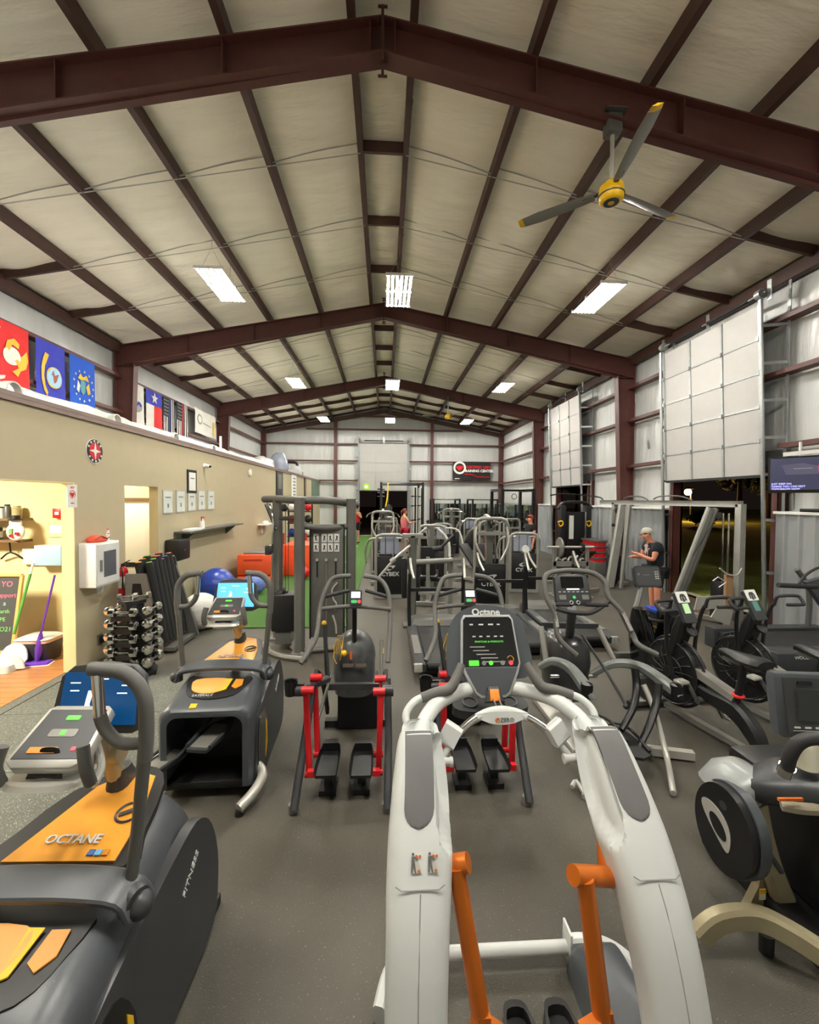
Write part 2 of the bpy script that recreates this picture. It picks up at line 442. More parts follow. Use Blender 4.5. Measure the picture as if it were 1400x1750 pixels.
# back wall
BX = (-2.77, 2.66)
zb = (0, 1.9, 3.1, 4.2, 5.15, 5.97, 6.6)
g = G(); g.bb((XL-.1, BK+.06, 0), (-1.45, BK+.1, 6)); g.bb((1.3, BK+.06, 0), (XR+.1, BK+.1, 6)); g.bb((-1.45, BK+.06, 2.6), (1.3, BK+.1, 6))
g.out('outer_sheet', m_galv, wB, smooth=0)
k = 60
for x0, x1 in ((XL, BX[0]), (BX[0], -1.48), (-1.48, 1.33), (1.33, BX[1]), (BX[1], XR)):
    for z0, z1 in zip(zb[:-1], zb[1:]):
        if x0 == -1.48 and z0 < 5: continue
        k += 1
        zz1 = min(z1, zr(x0)+.15, zr(x1)+.15) if z0 > 5 else z1
        if zz1-z0 > .1: quilt('insulation_panel', (x0, BK+.05, z0), (x1-x0, 0, 0), (0, 0, zz1-z0), max(8, int((x1-x0)*10)), 6, .03, (0, -1, 0), k*1.3, m_insw, wB)
g = G(); g.prism([(XL, 5.2), (XR, 5.2), (XR, 5.98), (XC, 7.3), (XL, 5.98)], lambda u, v, t: (u, t, v), BK+.07, BK+.12); g.out('gable_sheet', mat('gable_facing', srgb(178, 178, 172), .45, bump=.3, bscale=3), wB, smooth=0)
for x0, x1 in ((XL, BX[0]), (BX[0], -1.48), (1.33, BX[1]), (BX[1], XR)):
    for z in (1.9, 3.1, 4.2, 5.15):
        if z < 2 and x0 > 0: continue
        g = G(); zgirt(g, (x0+.03, BK+.0, z), (x1-.03, BK+.0, z), (0, -.18, 0), 1); g.out('girt', m_brown, wB, smooth=0)
g = G(); zgirt(g, (-4.4, BK, 5.97), (4.4, BK, 5.97), (0, -.18, 0), 1); g.out('girt', m_brown, wB, smooth=0)
g = G(); zgirt(g, (-1.2, BK, 6.72), (1.1, BK, 6.72), (0, -.18, 0), 1); g.out('girt', m_brown, wB, smooth=0)
for x in BX:
    g = G(); g.bb((x-.09, BK-.22, 0), (x+.09, BK-.21, zr(x)-.2)); g.bb((x-.006, BK-.21, 0), (x+.006, BK, zr(x)-.2)); g.out('wind_post', m_brown, wB, smooth=0)
for x in (XL+.1, XR-.1):
    g = G(); g.bb((x-.1, BK-.3, 0), (x+.1, BK-.05, ZE)); g.out('corner_post', m_brown, wB, smooth=0)
# wainscot of ribbed steel on the right wall
def ribbed(y0, y1, z1=1.9):
    g = G(); x = XR-.2; pts = []
    y = y0; 
    while y < y1-.02:
        for dy, dx in ((0, 0), (.185, 0), (.203, -.045), (.232, -.045), (.25, 0)):
            if y+dy <= y1: pts.append((x+dx, y+dy))
        y += .25
    pts.append((x, y1))
    lo = [g.bm.verts.new((a, b, .0)) for a, b in pts]; hi = [g.bm.verts.new((a, b, z1)) for a, b in pts]
    for i in range(len(pts)-1): g.bm.faces.new((lo[i], lo[i+1], hi[i+1], hi[i]))
    g.out('wainscot_sheet', m_corr, wR, smooth=0)
    g = G(); g.bb((x-.06, y0, z1+.001), (XR+.05, y1, z1+.045), bev=.004); g.out('wainscot_cap', m_white, wR, smooth=0)
ribbed(-1.8, D1[0]-.12); ribbed(D1[1]+.14, F2-.1); ribbed(F2+.1, D2[0]-.12); ribbed(D2[1]+.14, F3-.1)
# brown jambs of the openings
for d in (D1, D2):
    for y in d:
        g = G(); g.bb((XR-.12, y-.06, 0), (XR+.1, y-.05, 2.75)); g.bb((XR-.12, y-.06, 0), (XR-.11, y+.06, 2.75)); g.bb((XR+.06, y-.06, 0), (XR+.1, y+.06, 2.75)); g.out('jamb', m_brown, wR, smooth=0)
    g = G(); g.bb((XR-.2, d[0], 2.62), (XR+.1, d[1], 2.7)); g.out('lintel', m_brown, wR, smooth=0)
for x in (-1.5, 1.35):
    g = G(); g.bb((x-.07, BK-.12, 0), (x+.07, BK+.1, 5.6)); g.out('jamb', m_galv, wB, smooth=0)

# ---- main frames: tapered rafters and columns
def frame(y, n):
    fr = sempty('trim_%d' % n)
    for sx in (-1, 1):
        xo = XR if sx > 0 else XL
        g = G(); a = (XC, ZRG); b = (xo-sx*.15, zr(xo-sx*.15))
        d0, d1 = .36, .5
        t = .01
        # web
        g.prism([(a[0], a[1]), (xo-sx*.03, zr(xo)), (xo-sx*.03, zr(xo)-.47), (b[0]-sx*.35, b[1]-d1), (a[0], a[1]-d0)], lambda u, v, q: (u, q, v), y-.006, y+.006)
        g.bar((a[0], y, a[1]-.008), (b[0], y, b[1]-.008), w=.2, d=.016)
        g.bar((a[0], y, a[1]-d0), (b[0], y, b[1]-d1), w=.2, d=.016)
        for q in (.02, .25, .5, .75):
            xx = a[0]+(b[0]-a[0])*q; zz = a[1]+(b[1]-a[1])*q; dd = d0+(d1-d0)*q
            g.box((xx, y, zz-dd/2), (.012, .18, dd))
        g.out('rafter', m_brown, fr, smooth=0)
        g = G(); w0, w1 = .28, .5; xi0, xi1 = xo-sx*w0, xo-sx*w1; zt_ = zr(xo)-.0
        g.prism([(xo-sx*.03, 0), (xi0, 0), (xi1, zt_-.46), (xo-sx*.03, zt_-.46)], lambda u, v, q: (u, q, v), y-.006, y+.006)
        g.path([(xi0, y, 0), (xi1, y, zt_-.42)], w=.2, d=.016, up=(1, 0, 0))
        g.bb((xo-sx*.03-.008, y-.1, 0), (xo-sx*.03+.008, y+.1, zt_))
        g.box((xi1+sx*.24, y, zt_-.47), (.5, .18, .016))
        g.box((xo-sx*.14, y, .006), (.34, .24, .012))
        g.out('column', m_brown, fr, smooth=0)
    # bolted ridge splice
    g = G(); g.box((XC, y, ZRG-.18), (.03, .2, .56)); 
    for zz in (.12, -.12-.36):
        for yy in (-.06, .06): g.cyl((XC-.05, y+yy, ZRG+zz-.0), (XC+.05, y+yy, ZRG+zz), .014, n=6)
    g.out('ridge_splice', m_brownd, fr, smooth=0)
for n, y in ((3, F1), (4, F2), (5, F3)): frame(y, n)
# gable rafter against the back wall
fr = sempty('trim_6')
for sx in (-1, 1):
    xo = XR if sx > 0 else XL
    g = G(); g.bar((XC, BK-.15, ZRG-.12), (xo, BK-.15, zr(xo)-.12), w=.12, d=.22); g.out('rafter', m_brownd, fr, smooth=0)
# ---- roof: purlins, blocking, straps, quilted insulation
roof = sempty('ceiling')
BAYS = ((FB, F1), (F1, F2), (F2, F3), (F3, BK))
XO = [-6.76]+[-p for p in PX[::-1]]+list(PX)+[6.76]
xs_all = sorted(XC+x for x in XO)
def purlin(x, y0, y1):
    z = zr(x); s = -1 if x < XC else 1; g = G()
    g.bb((x-.035, y0, z+.002), (x+.035, y1, z+.012)); g.bb((x-.005, y0, z+.002), (x+.005, y1, z+.2)); g.bb((x-.0, y0, z+.19), (x+.06*s, y1, z+.2))
    g.bb((x-.035, y0, z+.002), (x-.03, y1, z+.022))
    g.bb((x-.04, y0, z+.0), (x+.04, y1, z+.19))
    return g
for y0, y1 in BAYS:
    for p in PX:
        for s in (-1, 1):
            purlin(XC+s*p, y0, y1).out('purlin', m_brownd, roof, smooth=0)
    L = y1-y0
    for q in (1, 2, 3):
        y = y0+L*q/4
        if y < 0: continue
        gaps = [(-PX[0], PX[0]), (PX[4], 6.7), (-6.7, -PX[4])]
        if y0 == F3: gaps += [(PX[i], PX[i+1]) for i in range(4)]+[(-PX[i+1], -PX[i]) for i in range(4)]
        for a, b in gaps:
            g = G(); xa, xb = XC+a, XC+b
            g.bar((xa, y, zr(xa)+.09), (xb, y, zr(xb)+.09), w=.05, d=.16); g.out('blocking', m_brownd, roof, smooth=0)
        # flat steel sag straps, crossing top and bottom flange
        if y0 != F3:
            for s in (-1, 1):
                g = G()
                for i in range(4):
                    xa, xb = XC+s*PX[i], XC+s*PX[i+1]
                    g.bar((xa, y, zr(xa)-.004), (xb, y, zr(xb)-.004), w=.02, d=.003)
                    g.tube([(xa, y+.02, zr(xa)+.16), ((xa+xb)/2, y+.02, (zr(xa)+zr(xb))/2+.13), (xb, y+.02, zr(xb)+.05)], .009, n=5, smooth=4)
                g.out('sag_strap', m_tape, roof, smooth=60)
k = 200
for y0, y1 in BAYS:
    for i in range(len(xs_all)-1):
        xa, xb = xs_all[i], xs_all[i+1]; za, zb_ = zr(xa)+.2, zr(xb)+.2; k += 1
        if abs((xa+xb)/2-XC) < .1: zb_ = za = zr(XC+.2)+.22
        quilt('insulation_panel', (xa, y0, za), (0, y1-y0, 0), (xb-xa, 0, zb_-za), 70, 9, .075, (0, 0, -1), k*2.3, m_insul, roof)
g = G(); g.bar((XL-.2, (FB+BK)/2, zr(XL)+.3), (XC, (FB+BK)/2, zr(XC)+.36), w=BK-FB+.4, d=.02); g.bar((XR+.2, (FB+BK)/2, zr(XR)+.3), (XC, (FB+BK)/2, zr(XC)+.36), w=BK-FB+.4, d=.02)
g.out('roof_sheet', m_galv, roof, smooth=0)
# wall behind the camera closes the room
g = G(); g.bb((-8.6, -3.1, 0), (XR+.1, -3, 7.3)); struct('wall_front', g, m_insw, smooth=0)

# ---- sectional overhead doors (vertical lift) with their tracks
def lift_door(n, p0, p1, lean, rows, cols, zlo, zhi, up3):
    """p0, p1: floor points at either side; lean: shift of the door plane per metre of height"""
    d = sempty('door_%d' % n); p0, p1, lean = V(p0), V(p1), V(lean)
    h = (zhi-zlo)/rows; u = (p1-p0); nrm = V(up3)
    P = lambda s, z, o=0: p0+u*s+V((0, 0, z))+lean*z+nrm*o
    for r in range(rows):
        z0, z1 = zlo+r*h+.004, zlo+(r+1)*h-.004
        for c in range(cols):
            s0, s1 = c/cols+.002, (c+1)/cols-.002
            g = G(); g.loft([[P(s0, z0, 0), P(s1, z0, 0), P(s1, z1, 0), P(s0, z1, 0)], [P(s0, z0, .045), P(s1, z0, .045), P(s1, z1, .045), P(s0, z1, .045)]])
            g.out('door_section', m_doorw, d, smooth=0)
        if r: g = G(); g.bar(P(0, z0, .052), P(1, z0, .052), w=.012, d=.03, up=(0, 0, 1)); g.out('section_joint', m_galv, d, smooth=0)
    for c in range(cols+1):
        g = G(); s = min(max(c/cols, .008), .992)
        g.bar(P(s, zlo, .056), P(s, zhi, .056), w=.045, d=.02, up=nrm)
        for r in range(1, rows): g.box(P(s, zlo+r*h, .07), (.06, .05, .07) if abs(nrm.x) > .5 else (.05, .06, .07))
        g.out('stile', m_galv, d, smooth=0)
    g = G(); g.bar(P(0, zlo-.02, .02), P(1, zlo-.02, .02), w=.05, d=.05); g.out('bottom_seal', m_rub, d, smooth=0)
    for s, sg in ((-.02, -1), (1.02, 1)):
        g = G(); g.path([P(s, 0, .09), P(s, zhi+.05, .09)], w=.06, d=.05, up=nrm)
        o = u.normalized()*sg*.12; q0 = p0+u*s-nrm*.0+o
        g.bar(q0+V((0, 0, 0))-nrm*.06, q0+V((0, 0, zhi+.35))-nrm*.06, w=.05, d=.012, up=nrm)
        for z in [zlo*.35*i for i in range(1, 3)]+[zlo+i*.62 for i in range(0, 6)]:
            if z < zhi: g.bar(q0+V((0, 0, z))-nrm*.06, P(s, z, .09), w=.012, d=.05, up=(0, 0, 1))
        g.out('track', m_galv, d, smooth=0)
    # torsion shaft with springs and drums
    z = zhi+.16
    g = G(); g.cyl(P(-.04, z, .05), P(1.04, z, .05), .014)
    for s in (.0, 1.0): g.cyl(P(s-.02, z, .05), P(s+.02, z, .05), .08, n=20)
    for s in (-.04, .5, 1.04): g.bar(P(s, z-.12, -.02), P(s, z+.2, -.02), w=.08, d=.012, up=nrm)
    g.out('torsion_shaft', m_galv, d)
    g = G()
    for a, b in ((.1, .47), (.53, .9)): 
        pts = [P(a+(b-a)*i/60, z, .05) for i in range(61)]; g.tube(pts, [.034 if i % 2 else .03 for i in range(61)], n=10)
    g.out('torsion_spring', m_blackm, d)
    return d
lift_door(1, (XR-.14, D1[1]-.05, 0), (XR-.14, D1[0]+.05, 0), (-.045, 0, 0), 5, 3, 2.56, 5.42, (-1, 0, 0))
lift_door(2, (XR-.14, D2[1]-.05, 0), (XR-.14, D2[0]+.05, 0), (-.045, 0, 0), 5, 3, 2.62, 5.55, (-1, 0, 0))
d3 = lift_door(3, (-1.43, BK-.15, 0), (1.28, BK-.15, 0), (0, -.02, 0), 5, 3, 2.58, 5.2, (0, -1, 0))

# ---- fluorescent high bays
def fixture(x, y, z=6.0, first=None):
    if first: return copy_tree(first, (x, y, z))
    t = thing('high_bay_light', 'x', 'light', (x, y, z))
    for i in range(6):          # one narrow trough per tube, gaps added to throw light up on the ceiling
        x = -.2+i*.08; g = G(); g.prism([(-.0225, .006), (-.014, .032), (.014, .032), (.0225, .006), (.0205, .006), (.013, .03), (-.013, .03), (-.0205, .006)], lambda u, v, q: (x+u, q, v), -.60, .60); g.out('reflector', m_white, t)
    for y in (-.61, 0, .61): g = G(); g.box((0, y, .03), (.5, .02, .05)); g.out('end_plate', m_white, t)
    g = G(); g.box((0, 0, .075), (.10, .8, .05), bev=.01); g.out('ballast_box', m_white, t)
    for i in range(6):
        g = G(); g.cyl((-.2+i*.08, -.59, .008), (-.2+i*.08, .59, .008), .016, n=8); g.out('lamp_tube', MATS['tube_light'], t)
    for s in (-1, 1):
        g = G(); g.tube([(-.2, s*.45, .06), (0, s*.45, .45), (.2, s*.45, .06)], .003, n=4); g.tube([(0, s*.45, .445), (0, s*.45, .80)], .003, n=4)
        g.out('hanger_wire', m_galv, t, smooth=0)
    return t
mat('tube_light', (1, 1, 1), .4, emit=(1.0, .955, .86), es=LAMP)
rows = ((8.3, 'near'), (15.0, 'middle'), (21.7, 'far'))
f0 = None
for y, w in rows:
    for x, s in ((-3.03, 'left'), (.24, 'centre'), (4.1, 'right')):
        f0_ = fixture(x, y, first=f0); f0 = f0 or f0_
        f0_['label'] = {'left': 'six tube high bay light over the partition side', 'centre': 'six tube high bay light under the ridge', 'right': 'six tube high bay light on the roller door side'}[s]+', '+{'near': 'nearest row', 'middle': 'middle row', 'far': 'farthest row'}[w]
        f0_['group'] = 'high bay lights'
for x in (-3.03, .24, 4.1):
    c = fixture(x, 1.6, first=f0); c['label'] = 'six tube high bay light above the viewer, %s one of that row' % {-3.03: 'left', .24: 'centre', 4.1: 'right'}[x]; c['group'] = 'high bay lights'
# office ceiling lamp
t = thing('office_light', 'round ceiling light of the office', 'light', (-5.6, 3.9, 2.95))
g = G(); g.lathe([(.0, 0), (.38, 0), (.40, .02), (.40, .04)]); g.out('diffuser', mat('office_lamp', (1, 1, 1), .4, emit=(1, .91, .72), es=85), t)
t = thing('office_light', 'ceiling light of the hallway', 'light', (-4.6, 7.2, 2.95))
g = G(); g.lathe([(.0, 0), (.14, 0), (.15, .02), (.15, .04)]); g.out('diffuser', MATS['office_lamp'], t)
# ================================================================ machines in the foreground
def P(px, py, d): return at(px, py, Y=d)
def L(*a): return [at(x, y, Y=d) for x, y, d in a]
def mirx(p, c): return V((2*c-p[0], p[1], p[2]))
def capsule(n, w, h, k=8):
    """outline of a capsule standing along v"""
    o = []
    for i in range(k+1): t = PI*i/k; o.append((w/2*math.cos(t), h/2-w/2+w/2*math.sin(t)))
    for i in range(k+1): t = PI+PI*i/k; o.append((w/2*math.cos(t), -h/2+w/2+w/2*math.sin(t)))
    return o
def rrect(w, h, r, k=4):
    o = []
    for cx, cy, a in ((w/2-r, h/2-r, 0), (-w/2+r, h/2-r, 90), (-w/2+r, -h/2+r, 180), (w/2-r, -h/2+r, 270)):
        for i in range(k+1): t = R(a+90*i/k); o.append((cx+r*math.cos(t), cy+r*math.sin(t)))
    return o
class Plane:
    """local drawing plane: origin, right, up; pt(u, v, t) with t towards the viewer"""
    def __init__(s, o, r, u): s.o = V(o); s.r = V(r).normalized(); s.u = (V(u)-s.r*V(u).dot(s.r)).normalized(); s.n = s.r.cross(s.u)
    def __call__(s, u, v, t=0): return s.o+s.r*u+s.u*v+s.n*t
    def plate(s, poly, t0, t1, smooth=0, bev=0): g = G(); g.prism(poly, s, t0, t1, smooth=smooth, bev=bev); return g
    def rect(s, u, v, w, h, t0, t1, r=0):
        return s.plate([(u+a, v+b) for a, b in (rrect(w, h, r) if r else [(-w/2, -h/2), (w/2, -h/2), (w/2, h/2), (-w/2, h/2)])], t0, t1)

# ---------------------------------------------------------------- white standing runner
zc = .555
t = wthing('standing_runner', 'white shelled running trainer with orange legs and lit black console, nearest machine', 'exercise machine', (zc, 1.7, 0))
prof = [(1.93, 1.06, .39, .085, .05), (1.90, 1.075, .392, .15, .11), (1.84, 1.045, .395, .185, .16), (1.73, .93, .40, .215, .20), (1.62, .81, .412, .225, .21), (1.53, .69, .425, .215, .2), (1.46, .58, .433, .2, .19), (1.40, .43, .442, .19, .18), (1.345, .25, .445, .185, .17), (1.30, .02, .445, .18, .16)]
def rsh(u, side):
    """interpolate the shell path: returns centre, along, normal(towards user), width, depth"""
    n = len(prof)-1; q = u*n; i = min(int(q), n-1); f = q-i
    f2 = f*f*(3-2*f)*0+f
    a, b = prof[i], prof[i+1]; y, z, h, w, d = [a[k]+(b[k]-a[k])*f2 for k in range(5)]
    tv = V((0, b[0]-a[0], b[1]-a[1])).normalized(); nv = V((0, -tv.z*-1, tv.y)) if False else V((0, tv.z, -tv.y))
    if nv.y > 0: nv = -nv
    return V((zc+side*h, y, z)), tv, nv, w, d
for side in (-1, 1):
    g = G(); secs = []; NS = 64
    for j in range(NS+1):
        u = j/NS; c, tv, nv, w, d = rsh(u, side)
        # smooth the path a little
        c2 = sum((rsh(min(1, max(0, u+e)), side)[0] for e in (-.05, -.025, 0, .025, .05)), V((0, 0, 0)))/5
        n2 = sum((rsh(min(1, max(0, u+e)), side)[2] for e in (-.08, -.04, 0, .04, .08)), V((0, 0, 0))).normalized()
        ww = sum(rsh(min(1, max(0, u+e)), side)[3] for e in (-.03, 0, .03))/3; dd = sum(rsh(min(1, max(0, u+e)), side)[4] for e in (-.03, 0, .03))/3
        ring = []
        for k in range(52):
            a = 2*PI*k/52; cx, sx = math.cos(a), math.sin(a); e = 2/3.2
            x = ww*1.1/2*math.copysign(abs(cx)**e, cx)*side; n_ = dd/2*math.copysign(abs(sx)**e, sx)
            # scoop in the inner face of the upper half
            inn = (max(0, -cx-.1)*max(0, sx+.45))**1.3*1.4
            sc_ = math.sin(PI*min(1, max(0, (u-.10)/.42)))**1.2
            dq = min(1, max(0, (inn*sc_-.16)/.16)); dq = dq*dq*(3-2*dq); x += side*dq*.05; n_ -= dq*.022
            ring.append(c2+V((x, 0, 0))+n2*n_)
        secs.append(ring)
    g.loft(secs); sh = g.out('side_shell', m_shell, t, smooth=60)
    # dark pad let into the top
    g = G(); N = 22; rows_ = []
    for j in range(N+1):
        u = .26-.175*math.cos(PI*j/N); c, tv, nv, w, d = rsh(u, side)
        c = sum((rsh(min(1, max(0, u+e)), side)[0] for e in (-.05, -.025, 0, .025, .05)), V((0, 0, 0)))/5
        nv = sum((rsh(min(1, max(0, u+e)), side)[2] for e in (-.08, -.04, 0, .04, .08)), V((0, 0, 0))).normalized()
        d = sum(rsh(min(1, max(0, u+e)), side)[4] for e in (-.03, 0, .03))/3
        s_ = abs(math.cos(PI*j/N)); hw = .057*(1-max(0, (s_-.74)/.26)**2)**.5 if s_ < 1 else .0005
        rows_.append([c+V((side*.012+hw*x, 0, 0))+nv*(d/2+.0045-.004*abs(x)**2.5) for x in (-1, -.8, -.4, 0, .4, .8, 1)]+[c+V((side*.012+hw*x, 0, 0))+nv*(d/2-.012) for x in (1, 0, -1)])
    g.loft(rows_); g.out('shell_pad', mat('runner_pad', srgb(98, 98, 98), .6, bump=.1, bscale=400), t, smooth=60)
    # seam of the shell cover
    g = G(); c, tv, nv, w, d = rsh(.555, side)
    pts = []
    for x in (-.8, -.6, -.2, .2, .6, .8): pts.append(c+V((x*w/2, 0, 0))+nv*(d/2+.0015-.0*abs(x))+tv*(-.012 if abs(x) > .7 else 0))
    g.tube(pts, .0022, n=5)
    pts = [sum((rsh(min(1, max(0, u+e)), side)[0] for e in (-.05, 0, .05)), V((0, 0, 0)))/3+rsh(u, side)[2]*(rsh(u, side)[4]/2+.0) for u in (.56, .62, .68, .74, .8, .86, .92)]
    g.tube(pts, .0022, n=5); g.out('seam', mat('seam_grey', srgb(150, 152, 150), .6), t)
# pictograms on the left shell: two exercisers at machines
c, tv, nv, w, d = rsh(.50, -1)
pl = Plane(c+nv*(d/2+.002)+V((.004, 0, .0)), (1, 0, 0), -tv)
m_pg = mat('picto_grey', srgb(96, 94, 92), .6); m_pl = mat('picto_light', srgb(186, 182, 172), .6)
for ox in (-.034, .026):
    g = G(); g.prism([(ox-.008, -.028), (ox-.003, -.028), (ox, -.002), (ox+.006, -.028), (ox+.011, -.028), (ox+.005, .012), (ox+.012, .012), (ox+.016, .004), (ox+.019, .006), (ox+.013, .018), (ox-.004, .018)], pl, 0, .002)
    g.lathe([(.0, 0), (.0045, 0), (.0045, .002), (0, .002)], pl(ox+.001, .025), pl.n, 10); g.out('pictogram', m_pg, t, smooth=0)
    g = G(); g.prism([(ox-.002, -.028), (ox+.03, -.028), (ox+.02, .006), (ox+.016, .006)], pl, -.001, .0015); g.out('pictogram_machine', m_pl, t, smooth=0)
    for q in ((.014, .018), (.026, .018), (.02, -.022)):
        g = G(); g.lathe([(.0, 0), (.0045, 0), (.0045, .003), (0, .003)], pl(ox+q[0], q[1]), pl.n, 10); g.out('pictogram_dot', m_orange, t)
# frame tubes from the shells to the console
g = G()
for s in (-1, 1):
    g.tube([(zc+s*.39, 1.90, 1.04), (zc+s*.355, 1.98, 1.085), (zc+s*.27, 2.08, 1.12), (zc+s*.12, 2.18, 1.125), (zc+s*.02, 2.22, 1.10)], .036, n=14, smooth=5)
g.out('frame_tube', m_shell, t)
# side handles: white loop with dark moulded grips
for s in (-1, 1):
    pts = [(zc+s*.40, 1.91, .99), (zc+s*.437, 1.95, 1.04), (zc+s*.45, 2.0, 1.09), (zc+s*.41, 2.04, 1.13), (zc+s*.36, 2.06, 1.145)]
    g = G(); g.tube(pts, .018, n=10, smooth=5); g.out('handle_tube', m_shell, t)
    g = G(); g.tube([(zc+s*.372, 2.055, 1.142), (zc+s*.30, 2.07, 1.16), (zc+s*.235, 2.08, 1.172), (zc+s*.20, 2.10, 1.21), (zc+s*.165, 2.14, 1.27)], [.023, .025, .027, .024, .02], n=12, smooth=5); g.out('grip', m_gun, t)
# front heart-rate bar with its paddles
bz = lambda x: V((zc+x, 2.0-.35*abs(x)*abs(x)*4, 1.10-1.6*x*x))
g = G(); g.tube([bz(x/100) for x in (-24, -18, -12, -6, 0, 6, 12, 18, 24)], [.014, .016, .019, .021, .022, .021, .019, .016, .014], n=12, smooth=3); g.out('sensor_bar', m_shell, t)
for s in (-1, 1):
    g = G(); g.tube([bz(s*x/100)+V((0, -.001, .002)) for x in (12, 15, 18, 20)], .0185, n=12, smooth=3); g.out('pulse_sensor', m_chrome, t)
    g = G(); a = bz(s*.235); g.path([a+V((s*-.02, -.0, -.005)), a+V((s*.05, .03, .03))], w=.05, d=.1, up=(0, .3, 1)); 
    g.out('bar_bracket', m_shell, t)
    g = G(); g.tube([a+V((s*.02, .0, -.03)), a+V((s*.075, -.03, -.10))], .016, n=10); g.cyl((zc+s*.20*1.28, 1.86, .945), (zc+s*.335, 1.86, .95), .018, n=14)
    g.lathe([(.0, 0), (.021, 0), (.021, .012), (.0, .012)], (zc+s*.25, 1.86, .945), (s, 0, .04)); g.out('support_stub', m_shell, t)
g = G(); pf = Plane((zc, 1.972, 1.072), (1, 0, 0), (0, .3, 1)); g.prism([(-.13, .02), (-.06, .034), (0, .036), (.06, .034), (.13, .02), (.08, -.008), (.03, -.02), (-.03, -.02), (-.08, -.008)], pf, -.006, .008, smooth=3); g.out('badge_plate', m_shell, t)
text('ZERO', .026, m_pg, t, pf(.022, -.002, .0085), pf.r, pf.u)
g = G(); g.torus(pf(-.024, -.002, .009), .009, .0025, pf.n, n=16, m=5); g.bar(pf(-.032, -.008, .009), pf(-.016, .006, .009), w=.003, d=.003, up=pf.n); g.out('badge_ring', m_orange, t)
g = G()
for s in (-.014, .014): g.cyl((zc+s, 2.0, 1.11), (zc+s, 2.09, 1.115), .004, n=8)
g.out('fork', m_chrome, t)
# cup tray
g = G(); pt = Plane((zc, 2.22, 1.045), (1, 0, 0), (0, 1, .25))
g.prism([(-.2, -.03), (-.12, .075), (.12, .075), (.2, -.03), (.12, -.08), (-.12, -.08)], pt, -.05, 0, smooth=3, bev=0); g.out('cup_tray', m_dark, t)
for s in (-1, 1):
    g = G(); g.lathe([(.034, -.03), (.034, .004), (.040, .004), (.040, -.035), (0, -.035), (0, -.03)], pt(s*.105, -.01, 0), pt.n, 24); g.out('cup_holder', mat('smoke_plastic', srgb(110, 116, 120), .35), t)
# console
pc_ = Plane((zc, 2.24, 1.315), (1, 0, 0), (0, .42, .9))
class Sc(Plane):
    def __call__(s, u, v, t=0): return s.o+s.r*u*1.05+s.u*v*1.24+s.n*t
pc = Sc((zc, 2.24, 1.315), (1, 0, 0), (0, .42, .9))
g = G(); g.prism([(-.215, -.06), (-.2, .06), (-.165, .135), (-.09, .175), (0, .185), (.09, .175), (.165, .135), (.2, .06), (.215, -.06), (.17, -.12), (-.17, -.12)], pc, -.05, -.01, smooth=3, bev=0); g.out('console_cowl', m_char, t)
g = G(); fr_o = [(-.135, .12), (-.12, .14), (.12, .14), (.135, .12), (.15, -.06), (.135, -.1), (.085, -.18), (.06, -.195), (-.06, -.195), (-.085, -.18), (-.135, -.1), (-.15, -.06)]
g.prism(fr_o, pc, -.045, .012, bev=.006); g.out('console_body', mat('console_grey', srgb(168, 170, 170), .4), t)
g = G(); g.prism([(-.125, .118), (-.112, .13), (.112, .13), (.125, .118), (.14, -.06), (.132, -.075), (-.132, -.075), (-.14, -.06)], pc, .0, .0145); scr = g.out('screen', m_glass, t, smooth=0)
g = G(); g.prism([(-.13, -.079), (.13, -.079), (.12, -.1), (.078, -.17), (.055, -.183), (-.055, -.183), (-.078, -.17), (-.12, -.1)], pc, .0, .0145); g.out('lower_panel', m_char, t, smooth=0)
g = G(); g.bar(pc(-.03, -.165, .016), pc(.03, -.165, .016), w=.014, d=.008, up=pc.n, bev=.003); g.out('tray_latch', m_dark, t)
text('Octane', .052, m_print, t, pc(0, .153, -.006), pc.r, pc.u, bold=.0015, name='brand_lettering'); text('FITNESS', .014, m_print, t, pc(0, .1432+.0, .0125), pc.r, pc.u, name='brand_lettering')
for x, w in ((-.085, .018), (-.035, .024), (.015, .026), (.055, .016)):
    pc.rect(x, .098, w, .006, .0148, .0155).out('readout', m_print, t, smooth=0)
for x in (-.075, -.04, -.002, .035, .066): pc.rect(x, .048, .016, .005, .0148, .0155).out('readout', m_print, t, smooth=0)
text('SMARTLINK & WORKOUTS', .0125, m_lgreen, t, pc(0, .026, .0148), pc.r, pc.u, ext=.0003)
for i, (x, w) in enumerate(((-.062, .085), (-.045, .09), (-.02, .11), (-.005, .095), (.02, .115))): pc.rect(x, .005-.015*i, w*.9, .0042, .0148, .0155).out('instruction_line', mat('dim_print', srgb(150, 150, 148), .5), t, smooth=0)
g = G(); g.torus(pc(.1, -.045, .0155), .016, .0018, pc.n, n=20, m=4, a0=20, a1=300); g.out('machine_icon', m_yellow, t)
pc.rect(-.085, -.06+.0, .05, .022, .0148, .018, .003).out('start_button', m_lgreen, t, smooth=0)
for x, mm, nm in ((-.035, mat('btn_grey', srgb(120, 124, 124), .5), 'arrow_button'), (.0, m_lgreen, 'enter_button'), (.058, MATS['btn_grey'], 'pause_button'), (.1, m_lred, 'stop_button')):
    g = G(); g.lathe([(0, .0148), (.0115, .0148), (.0115, .018), (0, .018)], pc(x, -.06, 0), pc.n, 16); g.out(nm, mm, t)
g = G(); pk = Plane((zc, 2.12, 1.115), (1, 0, 0), (0, .6, .8)); g.prism([(-.05, -.03), (-.025, .045), (.025, .045), (.05, -.03)], pk, -.02, .01, bev=.006); g.out('stop_housing', m_dark, t)
g = G(); g.prism([(-.026, -.028), (-.022, .03), (.022, .03), (.026, -.028)], pk, .0, .02, bev=.006); g.out('stop_key', mat('bright_orange', srgb(245, 140, 50), .4), t)
